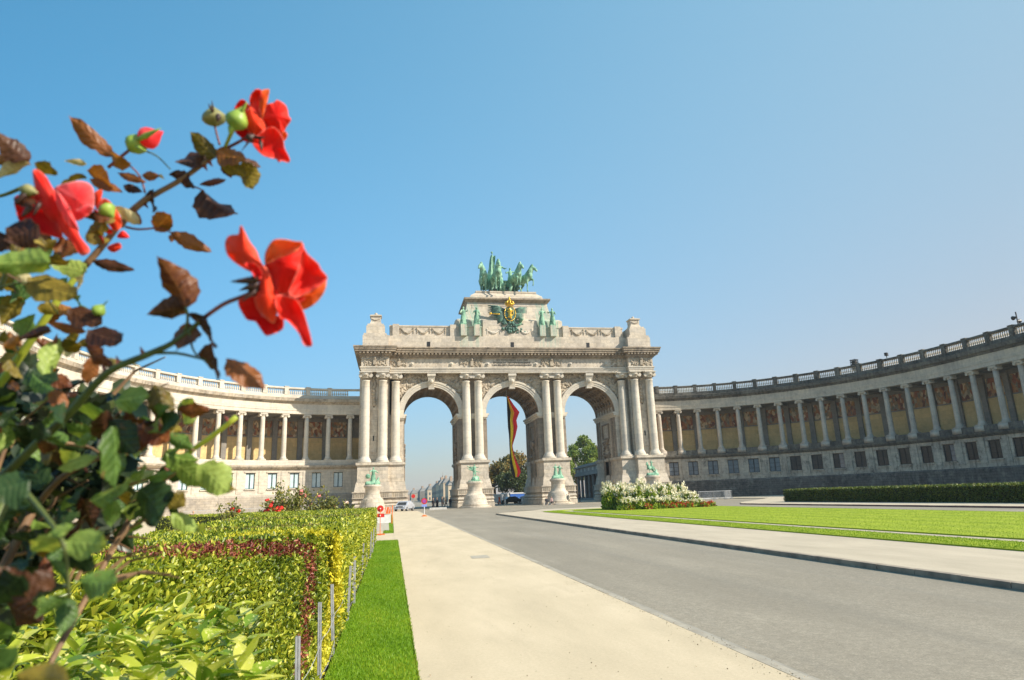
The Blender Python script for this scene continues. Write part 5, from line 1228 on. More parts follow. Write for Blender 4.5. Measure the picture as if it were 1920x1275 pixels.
# rows of coloured shrubs: polylines on the plan
REDH = [(-4.6, 5.9), (-2.01, 6.25), (-1.65, 6.5), (-1.38, 7.1), (-1.03, 7.9)]
REDV = [(-.98, 8.1), (-.92, 7.98), (-.89, 7.66), (-.87, 7.25), (-.82, 6.65), (-.82, 5.6)]
YELH = [(-3.0, 8.7), (-1.95, 8.7), (-1.34, 8.8), (-.78, 9.05)]
YELV = [(-.74, 9.8), (-.72, 9.39), (-.71, 9.05), (-.72, 8.5), (-.69, 7.7), (-.66, 6.8), (-.66, 5.6)]
OLV = [(-9.0, 12.2), (-3.77, 12.0), (-2.75, 10.7), (-1.5, 10.6)]
OLV2 = [(-9.0, 16.8), (-1.2, 15.8)]
BRED = [(150, 1042), (285, 1036), (380, 1034), (470, 1030), (560, 1030), (580, 1034)]; BREDV = [(582, 1040), (580, 1090), (575, 1150), (568, 1200), (560, 1262)]
BYEL = [(430, 1006), (530, 1000), (620, 999), (640, 999)]; BYELV = [(640, 1003), (632, 1060), (628, 1110), (618, 1160), (608, 1210), (600, 1262)]
def bearing(X, Y, Z):
    d = np.stack([X, Y, Z-EYE], 1); w = d @ FF; return 960+FPX*(d @ RR)/w, 637.5-FPX*(d @ UU)/w
def classify(X, Y, Z):
    """the planted rows, each a band of its own width along its run"""
    c = np.zeros(len(X), int); bx, by = bearing(X, Y, Z); nz = np.sin(X*23)*np.cos(Y*19)+rng.normal(0, .6, len(X))
    c[polydist(X, Y, OLV) < .5+.15*np.sin(X*3)] = 3; c[polydist(X, Y, OLV2) < .8] = 3
    near = Y < 11
    c[near & (polydist(bx, by, BYEL) < 5+2*nz)] = 1; c[near & (polydist(bx, by, BYELV) < 13+4*nz)] = 1
    c[near & (polydist(bx, by, BRED) < np.interp(bx, [150, 300, 560], [5, 12, 15])+3*nz)] = 2; c[near & (polydist(bx, by, BREDV) < 11+4*nz+3*np.sin(by*.09))] = 2
    g = near & (c == 2) & (rng.random(len(X)) < .22); c[g] = 0
    return c
def place_top(n, x0, x1, y0, y1, yp=1.0):
    Y = y0+(y1-y0)*rng.random(n)**yp; X = x1-(x1-x0)*rng.random(n)**1.5
    return X, Y
def shrub_leaves(X, Y, Z, size, up, sel=None, cl=None, bright=0.0, wr=.5):
    n = len(X); P = np.stack([X, Y, Z], 1); cl = classify(X, Y, Z) if cl is None else cl
    nz = np.array([mn.noise((x*1.3, y*1.3, 3.1)) for x, y in zip(X, Y)]) if n < 90000 else np.sin(X*2.1)*np.cos(Y*1.7)
    tint = np.clip(.50+.30*nz+rng.normal(0, .26, n)+bright, 0, 1)
    D = rdir(n, up); N = rdir(n, .5)
    for k, m, s, nm in ((0, 'hedge_leaf', 1, 'green_leaves'), (1, 'yellow_leaf', .8, 'golden_leaves'), (2, 'red_leaf', .8, 'red_leaves'), (3, 'olive_leaf', .8, 'olive_leaves')):
        q = cl == k
        if q.sum() == 0: continue
        hchild(leaf_cloud(nm, P[q], D[q], N[q], size[q]*s, wr, M[m], tint[q]))
# near block, Y 3..11
n = 60000; X, Y = place_top(n, -5.2, -.66, 3.4, 11.0, 1.0); X = np.where(Y > 9.8, np.maximum(X, -3.2), X)
hh = bed_h(X, Y); shrub_leaves(X, Y, hh-rng.random(n)*.10+.02, rng.uniform(.026, .062, n)*(1+.5*sm(6, 3, Y)), .9)
n = 52000; Y = 3.6+6.2*rng.random(n); wq = .10+1.15*sm(9.4, 5.5, Y); X = -.62-(wq+.12)*rng.random(n)
hh = bed_h(X, Y); shrub_leaves(X+rng.normal(0, .012, n), Y, hh-rng.random(n)*.07+.02, rng.uniform(.025, .068, n)*(1+.6*sm(6, 4, Y)), .5)
# far block, Y 11..27.7
n = 60000; X, Y = place_top(n, -13, -.66, 11.0, 27.7, .8); X = -.66-(2.5+.11*(Y-9.8))*rng.random(n)
shrub_leaves(X, Y, bed_h(X, Y)-rng.random(n)*.1+.03, rng.uniform(.04, .08, n), .9)
# right-hand face of the hedge
n = 34000; Y = 8.6+19.1*rng.random(n)**1.3; Z = .05+1.2*rng.random(n); X = -.68+rng.normal(0, .035, n)
cl = np.zeros(n, int); cl[((np.sin(Y*2.3)+np.sin(Y*5.1+Z*2)) > 1.35)] = 1
P = np.stack([X, Y, Z], 1); D = rdir(n, .5); D[:, 0] += .5; N = rdir(n); N[:, 0] += .6
for k, m, nm in ((0, 'hedge_leaf', 'side_leaves'), (1, 'yellow_leaf', 'golden_side_leaves')):
    q = cl == k; hchild(leaf_cloud(nm, P[q], D[q], N[q], rng.uniform(.035, .07, q.sum()), .55, M[m], np.clip(.62+rng.normal(0, .2, q.sum()), 0, 1)))
# big laurel leaves of the nearest shrubs: single leaves in front, the rest joined
def lmesh(seed, L=1.0, w=.42, fold=.16, curl=.25, ser=.02, nu=7):
    r = random.Random(seed); mb = MB()
    def f(u, v):
        t = u; hw = w*.5*(math.sin(math.pi*min(1, t**.8))**.75)*(1-.25*t) if 0 < t < 1 else 0.0
        s = (v-.5)*2; return (s*hw+.0, L*t, abs(s)*hw*fold*2-curl*t*t+.02*math.sin(9*t+seed)*abs(s))
    mb.grid(f, nu, 5); return mb
BL = []
for k in range(8): BL.append(lmesh(k, 1, (.44, .52, .38, .48)[k % 4], (.1, .25, .3, .05)[k % 4], (.1, .35, .2, .5, .05, .3, .15, .4)[k]))
def tinted(mb, name, mat, t):
    me = mb.mesh(name, mat, True); a = me.attributes.new('tint', 'FLOAT', 'POINT'); a.data.foreach_set('value', np.full(len(me.vertices), t, dtype=np.float32)); return me
BLm = [tinted(BL[i % 8], 'leaf', M['big_leaf'], (.15, .45, .75, .9, .3, .6)[i % 6]) for i in range(24)]
def orient(d, nrm):
    d = Vector(d).normalized(); x = d.cross(Vector(nrm)).normalized(); z = x.cross(d); return Matrix((x, d, z)).transposed().to_4x4()
LS = empty('spotted_laurel', (-1.0, 2.6, 0), 0, 'nearest low shrub with large glossy yellow-spotted leaves in the bottom left corner', 'shrub')
li = Matrix.Translation((1.0, -2.6, 0))
nb_ = 0
shoots = []
while len(shoots) < 58:
    px_, py_ = rnd.uniform(-20, 500), 1300-190*rnd.random()**.8
    if py_ < 1110+.00045*(px_-200)**2+(rnd.random()*50): continue
    d_ = 1.55+1.1*(1300-py_)/190+rnd.uniform(-.1, .2); p = at(px_, py_, d_)
    if p.z > 1.25 or p.x > -.42: continue
    shoots.append(p)
for p_ in shoots:
    x, y, h = p_
    base_a = rnd.uniform(0, 6.3); k = rnd.randint(4, 6)
    for j in range(k):
        if nb_ > 290: break
        a = base_a+j*2.4; el = rnd.uniform(.05, 1.1); d = (math.cos(a)*math.cos(el), math.sin(a)*math.cos(el), math.sin(el))
        s = rnd.uniform(.085, .16)*(1 if y < 2.3 else .8)
        m = Matrix.Translation((x, y, h-.02*j)) @ orient(d, (rnd.uniform(-.3, .3), rnd.uniform(-.3, .3), 1)) @ Matrix.Scale(s, 4)
        o = link('leaf', rnd.choice(BLm), LS); o.matrix_parent_inverse = li; o.matrix_basis = m; nb_ += 1
n = 5200; Y = 1.2+3.3*rng.random(n)**1.2; X = -.45-.12*Y-rng.random(n)**1.2*(1.3+.7*Y); Z = np.minimum(1.06, 1.14-.13*np.maximum(0, Y-2.2))-.04-.30*rng.random(n)**1.3
Z = np.minimum(Z, np.maximum(bed_h(X, Y)+.04, .8-0*Y))
o = leaf_cloud('under_leaves', np.stack([X, Y, Z], 1), rdir(n, .6), rdir(n, .5), rng.uniform(.05, .115, n)*(1.15-.13*Y), .45, M['big_leaf'], np.clip(rng.normal(.48, .3, n), 0, 1), LS); o.matrix_parent_inverse = li; o['kind'] = 'stuff'
sb2 = MB(); sb2.grid(lambda u, v: (-.62-.1*(1+4*v)-2.6*u*(.6+v), 1.0+2.6*v, .62-.1*v), 8, 8); o = sb2.build('inner_shade', dm, LS); o.matrix_parent_inverse = li
# second hedge block beyond the cross walk
H2 = empty('far_clipped_hedge', (-3, 36, 0), 0, 'far end of the clipped hedge behind the cross walk, left of the road works sign', 'hedge')
b = MB(); b.box(-9.0, -.5, 27.75-36, 27.8-36, 0, 1.1); 
b = MB(); b.box(-8.0, 2.2, -1.8, 1.6, .0, 1.12); b.build('inner_shade_mass', dm, H2)
n = 9000; X = rng.uniform(-8, 2.25, n); Y = rng.uniform(-1.9, 1.7, n); Z = np.full(n, 1.15)+rng.uniform(-.05, .05, n); f = rng.random(n) < .35; Y[f] = -1.85+rng.normal(0, .04, f.sum()); Z[f] = rng.uniform(.05, 1.18, f.sum())
leaf_cloud('leaves', np.stack([X, Y, Z], 1), rdir(n, .8), rdir(n, .5), rng.uniform(.05, .09, n), .6, M['hedge_leaf'], np.clip(.65+rng.normal(0, .2, n), 0, 1), H2)['kind'] = 'stuff'
# stakes with wires along the verge
stm = MB(); stm.box(-.018, .018, -.004, .004, -.1, .72); stm.box(-.004, .004, -.004, .03, -.1, .72); stme = stm.mesh('bar', plain('stake_steel', (.30, .31, .32), (.2, .21, .22), 20, .5, metal=.3))
sy = [4.9, 6.45, 7.75, 9.75, 11.3, 11.45, 14.7, 17.4, 19.6, 21.6, 23.4, 24.9, 26.6]
words = ['nearest to the viewer, cut by the bottom edge', 'second from the viewer', 'third from the viewer', 'fourth from the viewer', 'fifth, in front of a twin', 'twin right behind the fifth', 'seventh from the viewer', 'eighth from the viewer', 'ninth from the viewer', 'tenth from the viewer', 'eleventh from the viewer', 'last but one before the sign', 'last before the cross walk']
for i, y in enumerate(sy):
    e = empty('wire_stake', (-.60+.02*math.sin(i*5), y, 0), .5, 'grey metal stake at the hedge foot, %s' % words[i], 'stake', 'metal stakes along the hedge')
    o = link('bar', stme, e); o.rotation_euler = (rnd.uniform(-.04, .04), rnd.uniform(-.05, .05), 0)
for z, lb in ((.42, 'upper thin wire strung between the metal stakes'), (.12, 'lower thin wire strung between the metal stakes')):
    b = MB(); pts = []
    for i in range(len(sy)-1):
        for k in range(5): t = k/5; pts.append((-.60, sy[i]*(1-t)+sy[i+1]*t, z-.05*math.sin(math.pi*t)))
    b.tube(pts, .003, 4); tag(b.build('wire', M['steel']), lb, 'wire')

# rose bushes behind the hedge
def rosebush(x, y, w, h, label, col, seed, n=700, fl=12):
    e = empty('rose_bush', (x, y, 0), 0, label, 'rose bush', 'rose bushes behind the hedge'); r = np.random.default_rng(seed)
    sb = MB(); tips = []
    for i in range(14):
        a = r.uniform(0, 6.28); hh_ = h*r.uniform(.55, 1); q = w*.5*r.uniform(.2, 1); t = (q*math.cos(a), q*math.sin(a)*.6, hh_); tips.append(t)
        sb.tube([(t[0]*.1, t[1]*.1, 0), (t[0]*.5, t[1]*.5, hh_*.55), t], [.02, .014, .006], 4)
    sb.build('stems', M['bark'], e)
    tips = np.array(tips); k = r.integers(0, len(tips), n); f = r.uniform(.35, 1.0, n)[:, None]; base = tips[k]*np.concatenate([f**.9, f**.9, f], 1)
    P = base+r.normal(0, .085*w/1.5, (n, 3)); leaf_cloud('foliage', P, rdir(n, .3), rdir(n, .4), r.uniform(.08, .17, n), .6, M['rose_far'], np.clip(r.normal(.5, .25, n), 0, 1), e)['kind'] = 'stuff'
    fm = MB(); fm.ball((0, 0, 0), .09, 7, (1, 1, .7), 4); fm.ball((.03, 0, .03), .06, 6, m=4); fm.ball((-.04, .03, .02), .05, 6, m=4); fme = fm.mesh('blossom', col)
    for i in range(fl):
        t = tips[r.integers(0, len(tips))]; link('blossom', fme, e, tuple(t*r.uniform(.6, 1.02)+r.normal(0, .06, 3)), 0, (1+r.random()*.5,)*3)
    return e
M['rose_far'] = leafmat('rose_bush_leaves', [(0, (.05, .06, .015)), (1, (.45, .36, .09)), (.5, (.19, .22, .05))], .45, .3)
M['rose_red'] = plain('rose_red', (.75, .035, .02), (.5, .01, .01), 30, .5); M['rose_pink'] = plain('rose_pink', (.8, .30, .28), (.65, .16, .15), 30, .5); M['rose_pale'] = plain('rose_pale', (.85, .62, .52), (.7, .4, .3), 30, .5)
rosebush(-4.9, 32.2, 2.4, 2.55, 'tall rose bush behind the hedge, with red blooms near its foot', M['rose_pink'], 1, 2400, 9)
rosebush(-5.1, 31.6, 1.3, 1.75, 'low bush full of bright red roses below the tall bush', M['rose_red'], 2, 900, 40)
rosebush(-3.3, 32.5, 1.5, 2.5, 'slender rose bush right of the tall one behind the hedge', M['rose_pink'], 3, 1200, 5)
rosebush(-2.3, 32.0, 1.2, 1.85, 'small green rose bush with pale pink blooms toward the arch end', M['rose_pale'], 4, 800, 6)
rosebush(-6.9, 31.0, 1.6, 1.8, 'thin rose bush with a few red blooms, leftmost behind the hedge', M['rose_red'], 5, 800, 9)
rosebush(-1.4, 32.2, .5, 1.7, 'single pale rose stem beside the pylon corner', M['rose_pale'], 6, 50, 2)

# right-hand box hedge
RH = empty('box_hedge', (40, 30, 0), 0, 'long low dark clipped hedge before the right wing', 'hedge')
b = MB(); b.box(-1.95, 2.2, -45, 29.2, 0, 1.08); b.build('inner_shade_mass', dm, RH)
n = 60000; Y = -44+73.3*rng.random(n)**.7; X = rng.uniform(-2.0, 2.2, n); Z = np.full(n, 1.1)+rng.uniform(-.05, .05, n)
f = rng.random(n) < .55; X[f] = -1.98+rng.normal(0, .04, f.sum()); Z[f] = rng.uniform(.02, 1.12, f.sum()); g = rng.random(n) < .06; Y[g] = 29.25; X[g] = rng.uniform(-2, 2.2, g.sum()); Z[g] = rng.uniform(0, 1.1, g.sum())
M['box_leaf'] = leafmat('box_leaves', [(0, (.03, .05, .012)), (1, (.24, .25, .03)), (.5, (.10, .14, .02))], .5, .3)
leaf_cloud('leaves', np.stack([X, Y, Z], 1), rdir(n, .6), rdir(n, .5), rng.uniform(.08, .16, n), .7, M['box_leaf'], np.clip(.5+rng.normal(0, .22, n), 0, 1), RH, simple=True)['kind'] = 'stuff'

# flower bed on the lawn: individual plants
FBg = 'flowering plants in the oval bed'
def plantmesh(seed, w, h, n, flower, nfl, fs, kind):
    r = np.random.default_rng(seed); P = r.normal(size=(n, 3)); P /= np.linalg.norm(P, axis=1, keepdims=True); P *= r.uniform(.55, 1, n)[:, None]; P[:, 2] = np.abs(P[:, 2]); P *= np.array([w/2, w/2, h])
    me = leaf_cloud('tmp', P, rdir(n, .8), rdir(n, .4), r.uniform(.13, .26, n), .5, M['bed_leaf'], np.clip(r.normal(.55, .28, n), 0, 1)); m1 = me.data; bpy.data.objects.remove(me)
    n2 = nfl*12; c = r.normal(size=(nfl, 3)); c /= np.linalg.norm(c, axis=1, keepdims=True); c[:, 2] = (.72+.28*np.abs(c[:, 2]) if kind == 'w' else np.abs(c[:, 2])**.5); c *= np.array([w/2*.8, w/2*.8, h])*1.04
    Pf = np.repeat(c, 12, 0)+r.normal(0, fs, (n2, 3))*np.array([1, 1, 1.5]); me = leaf_cloud('tmp', Pf, rdir(n2, .8), rdir(n2, .4), r.uniform(.09, .17, n2)*(1 if kind == 'w' else .6), .9, flower, r.random(n2), simple=True); m2 = me.data; bpy.data.objects.remove(me)
    return m1, m2
M['bed_leaf'] = leafmat('bed_leaves', [(0, (.03, .08, .008)), (1, (.50, .52, .06)), (.5, (.20, .32, .02))], .4, .35)
vars_ = [plantmesh(60+i, 1.35, 1.0, 900, M['white_fl'], 15, .055, 'w') for i in range(4)]
vr = [plantmesh(80+i, .9, .35, 160, M['red_fl'], 26, .05, 'r') for i in range(2)]
vb_ = [plantmesh(90+i, 1.0, .9, 350, M['tree_a'], 12, .09, 'r') for i in range(2)]
cxb, cyb = 22.8, 56.0; cnt = 0
spots = []
for row, (yy, hz, k) in enumerate(((53.4, 1.0, 9), (54.7, 1.55, 9), (56.2, 2.25, 9), (57.6, 2.3, 8), (58.6, 1.9, 7))):
    for i in range(k):
        xx = cxb-4.3*(1-.1*abs(row-2))+8.6*(1-.1*abs(row-2))*(i+.5)/k; spots.append((xx+rnd.uniform(-.2, .2), yy+rnd.uniform(-.3, .3), hz*(1-.34*abs((xx-21.8)/4.6)**1.6)*rnd.uniform(.72, 1.12), row))
rn = ['front', 'second', 'middle', 'fourth', 'back']; kn = ['1st', '2nd', '3rd', '4th', '5th', '6th', '7th', '8th', '9th']
ci = {}
for (xx, yy, hh_, row) in spots:
    ci[row] = ci.get(row, 0)+1; red = False; br = rnd.random() < .16
    m = rnd.choice(vb_) if br else rnd.choice(vars_)
    e = empty('flowering_plant', (xx, yy, .03), rnd.uniform(0, 6), '%s plant in the %s row of the flower bed, %s from the left' % ('brownish amaranth' if br else 'white flowering', rn[row], kn[ci[row]-1]), 'flowers', FBg)
    e.scale = (1, 1, hh_); link('leaves', m[0], e)['kind'] = 'stuff'; link('blossoms', m[1], e)['kind'] = 'stuff'
k = 0
for i in range(12):
    xx = 19.0+i*.72; e = empty('red_begonia', (xx, 52.75+.12*math.sin(i*3)+(.5 if i < 3 else 0), .03), rnd.uniform(0, 6), 'low red flowering plant along the bed edge, %s from the left' % ['1st', '2nd', '3rd', '4th', '5th', '6th', '7th', '8th', '9th', '10th', '11th', '12th'][i], 'flowers', 'red flowers edging the oval bed')
    m = rnd.choice(vr); link('leaves', m[0], e)['kind'] = 'stuff'; 
    if i not in (0, 2, 4, 9): link('blossoms', m[1], e)['kind'] = 'stuff'
sp = MB(); sp.prism([(cxb+4.7*math.cos(a), cyb+3.4*math.sin(a)) for a in np.linspace(0, 6.28, 28)[:-1]], .0, .052); sp.build('flower_bed_soil', M['soil'])['kind'] = 'structure'
# ------------------------------------------------------------------ the near rose bush
RB = empty('rose_bush', (-.75, .85, 0), 0, 'large near rose bush with big orange-red blooms and bronze leaves filling the left edge', 'rose bush')
ri = Matrix.Translation((.75, -.85, 0))
def rchild(o, kind=None):
    o.parent = RB; o.matrix_parent_inverse = ri
    if kind: o['kind'] = kind
    return o
stem_g = plain('green_stem', (.10, .13, .03), (.06, .07, .02), 40, .5); stem_y = plain('yellow_green_stem', (.38, .42, .04), (.22, .28, .03), 30, .45); stem_r = plain('reddish_stem', (.24, .07, .05), (.14, .04, .03), 40, .5); stem_b = plain('brown_stem', (.22, .13, .06), (.12, .07, .04), 40, .6)
def stem(pts, r0, r1, mat, thorns=0, n=7):
    P = [at(x, y, d) for x, y, d in pts]
    Q = []
    for i in range(len(P)-1):                 # smooth it
        p0, p1, p2, p3 = P[max(i-1, 0)], P[i], P[i+1], P[min(i+2, len(P)-1)]
        for t in (0, .34, .67): Q.append(.5*((2*p1)+(p2-p0)*t+(2*p0-5*p1+4*p2-p3)*t*t+(3*p1-p0-3*p2+p3)*t**3))
    Q.append(P[-1]); m = len(Q); mb = MB(); mb.tube(Q, [r0+(r1-r0)*i/(m-1) for i in range(m)], n)
    o = rchild(mb.build('stem', mat, None, True))
    for k in range(thorns):
        i = rnd.randint(1, m-2); d = (Q[i+1]-Q[i]).normalized(); s = d.cross(Vector(FF)).normalized()*rnd.choice((-1, 1)); tb = MB(); r_ = r0+(r1-r0)*i/(m-1)
        tb.tube([Q[i]+s*r_*.6, Q[i]+s*(r_+.008)], [.0035, .0004], 5); t = tb.build('thorn', stem_r); t.parent = o
    return o
g0 = Vector((-.75, .85, 0))
def rootstem(x, y, d, r, m):
    p = at(x, y, d); mb = MB(); mb.tube([g0+Vector((rnd.uniform(-.1, .1), rnd.uniform(-.1, .1), 0)), (g0+p)/2+Vector((-.08, 0, .1)), p], [r*1.3, r*1.1, r], 7); rchild(mb.build('stem', m, None, True))
rootstem(-40, 940, .80, .008, stem_g); rootstem(-20, 730, .86, .006, stem_y); rootstem(60, 960, .9, .006, stem_b); rootstem(250, 960, .95, .004, stem_b); rootstem(30, 900, .7, .005, stem_g)
stem([(-40, 940, .80), (40, 860, .78), (130, 775, .76), (200, 700, .75), (270, 668, .74), (330, 640, .735), (385, 594, .73)], .0062, .0028, stem_g, 3)
stem([(385, 594, .73), (420, 570, .725), (455, 556, .72), (478, 545, .715)], .0026, .0024, stem_r, 0)
stem([(-20, 745, .86), (40, 665, .86), (100, 575, .86), (130, 535, .87), (160, 498, .88)], .0058, .0042, stem_y, 3)
stem([(160, 498, .88), (185, 470, .885), (205, 445, .89), (240, 402, .9), (278, 370, .9)], .0048, .0042, stem_b, 2)
stem([(225, 425, .895), (250, 395, .9), (285, 368, .9), (335, 340, .9), (380, 308, .9), (401, 292, .9)], .0045, .0032, stem_b, 2)
stem([(401, 292, .9), (425, 278, .9), (450, 265, .89), (478, 248, .88)], .0026, .002, stem_r)
stem([(412, 272, .9), (406, 250, .9), (402, 232, .9)], .0015, .0014, stem_r); stem([(422, 276, .89), (430, 258, .88), (438, 240, .87)], .0022, .003, stem_y)
stem([(272, 362, .9), (262, 330, .9), (235, 306, .9), (205, 312, .9)], .0014, .001, stem_r); stem([(203, 314, .9), (222, 298, .9), (243, 281, .9)], .0024, .0022, stem_r); stem([(272, 283, .9), (295, 293, .9), (320, 318, .9)], .0012, .0008, stem_g)
stem([(235, 425, .89), (260, 430, .89), (300, 428, .89), (325, 438, .89)], .0018, .001, stem_r); stem([(345, 346, .9), (365, 350, .9), (383, 358, .9)], .0014, .001, stem_r)
stem([(340, 640, .735), (352, 600, .73), (348, 575, .73)], .002, .0014, stem_g); stem([(290, 662, .74), (330, 662, .735), (368, 670, .73), (400, 679, .73)], .002, .0012, stem_g); stem([(355, 618, .73), (360, 650, .73), (370, 668, .73)], .0015, .001, stem_g)
stem([(250, 960, .95), (300, 905, .93), (325, 880, .92), (350, 852, .9), (395, 820, .9), (443, 782, .9)], .0032, .0040, stem_y, 2)
stem([(300, 905, .93), (330, 885, .92), (370, 862, .91)], .004, .002, stem_b, 1)
stem([(0, 540, .8), (40, 530, .8), (75, 545, .8), (110, 590, .82)], .0016, .001, stem_g); stem([(-10, 500, .8), (15, 515, .8), (60, 540, .8)], .0014, .001, stem_b); stem([(-20, 372, .9), (10, 365, .9), (42, 352, .9)], .002, .003, stem_g); stem([(0, 545, .82), (15, 500, .82), (30, 470, .82)], .003, .0022, stem_g)
stem([(60, 960, .9), (110, 900, .88), (180, 860, .86), (240, 850, .85)], .005, .003, stem_b, 1); stem([(180, 800, .9), (280, 810, .9), (330, 830, .88), (365, 845, .88)], .003, .0015, stem_b)
stem([(30, 900, .7), (80, 960, .66), (115, 1010, .62), (125, 1055, .62), (130, 1120, .62)], .003, .0015, stem_g)

# leaves: shared serrated shapes in several colours
RL = {'dark': [(0, (.010, .026, .010)), (1, (.035, .07, .02))], 'green': [(0, (.04, .09, .018)), (1, (.13, .22, .045))], 'light': [(0, (.12, .20, .03)), (1, (.33, .42, .10))], 'bronze': [(0, (.085, .022, .010)), (1, (.24, .085, .022))],  # 'dark' is lowered further to stand in for shade inside the bush
      'orange': [(0, (.16, .05, .012)), (1, (.34, .15, .03))], 'brown': [(0, (.034, .013, .008)), (1, (.11, .045, .020))], 'tan': [(0, (.40, .33, .16)), (1, (.60, .52, .30))], 'olive': [(0, (.085, .065, .010)), (1, (.25, .19, .025))]}
def rlmat(k):
    b = NB('rose_leaf_'+k); tc = b.new('ShaderNodeTexCoord'); ob_ = tc.outputs['Object']; x, y, z = b.sepz(ob_)
    inf = b.new('ShaderNodeObjectInfo'); f = b.math('ADD', b.math('MULTIPLY', b.noise(ob_, 2.2, 4, .6), .7), b.math('MULTIPLY', inf.outputs['Random'], .3))
    col = b.ramp(f, [(.36, RL[k][0][1]), (.66, RL[k][1][1])])
    mid = b.math('LESS_THAN', b.math('ABSOLUTE', x), .012); vv = b.math('SINE', b.math('MULTIPLY', b.math('SUBTRACT', y, b.math('MULTIPLY', b.math('ABSOLUTE', x), .8)), 38.0)); vein = b.math('MULTIPLY', b.lin(vv, .8, 1.0), .35)
    col = b.mix(b.math('MULTIPLY', b.math('MAXIMUM', mid, vein), .28), col, tuple(min(1, q*2.2+.03) for q in RL[k][1][1]))
    edge = b.lin(b.noise(ob_, 3.5, 2), .60, .72, 0, .55); col = b.mix(edge, col, (.20, .07, .03))
    b.bump(b.math('ADD', b.math('MULTIPLY', vv, .12), b.noise(ob_, 6, 4)), .25, .02)
    b.done(col, .42, 0, .35); t = b.new('ShaderNodeBsdfTranslucent'); b.put(b.mix(1.0, col, (1.6, 1.3, .5), 'MULTIPLY'), t.inputs[0]); g = b.new('ShaderNodeMixShader'); g.inputs[0].default_value = .30
    b.t.links.new(b.b.outputs[0], g.inputs[1]); b.t.links.new(t.outputs[0], g.inputs[2]); b.t.links.new(g.outputs[0], b.out.inputs[0]); return b.m
RM = {k: rlmat(k) for k in RL}
def rleaf(seed, w, fold, curl, twist):
    mb = MB(); r = random.Random(seed)
    def f(u, v):
        t = u; s = (v-.5)*2; hw = .5*w*(math.sin(math.pi*t**.82)**.8) if 0 < t < 1 else 0
        hw *= 1+(.09*math.sin(t*40+seed)+.05*math.sin(t*11+seed*3+s))*(abs(s) > .9); zz = abs(s)**1.3*hw*fold-curl*t*t+.06*math.sin(t*9+seed+s*2)*abs(s)+.03*math.sin(t*17+seed*2)*s+twist*s*hw*t
        return (s*hw, t, zz)
    mb.grid(f, 12, 7); return mb
RLm = {k: [rleaf(s, (.62, .72, .55, .68, .6)[s], (.35, .15, .6, .25, .8)[s], (.2, .45, .35, -.2, .6)[s], (.5, -.6, .8, .3, -.9)[s]).mesh('leaf', RM[k], True) for s in range(5)] for k in RL}
nleaf = 0
def leafpx(b, t, wpx, col, d=.8, dd=None, roll=None, var=None):
    """one leaf from stalk end b to tip t (bearings), wpx broad as seen"""
    global nleaf
    dd = rnd.uniform(-.015, .015) if dd is None else dd
    B, T = at(*b, d), at(*t, d+dd); L = (T-B).length; y = (T-B).normalized(); view = (B-Vector(CAM)).normalized()
    x = y.cross(view).normalized(); roll = rnd.uniform(-.9, .9) if roll is None else roll
    x2 = (Matrix.Rotation(roll, 3, y) @ x); z = x2.cross(y)
    v = rnd.randrange(5) if var is None else var; w0 = (.62, .72, .55, .68, .6)[v]
    wreal = wpx/FPX*d/max(.45, math.cos(roll)); m = Matrix((x2*(wreal/w0), y*L, z*(.5*(L+wreal)))).transposed().to_4x4(); m.translation = B
    o = link('leaf', RLm[col][v]); rchild(o); o.matrix_basis = m; nleaf += 1; return o
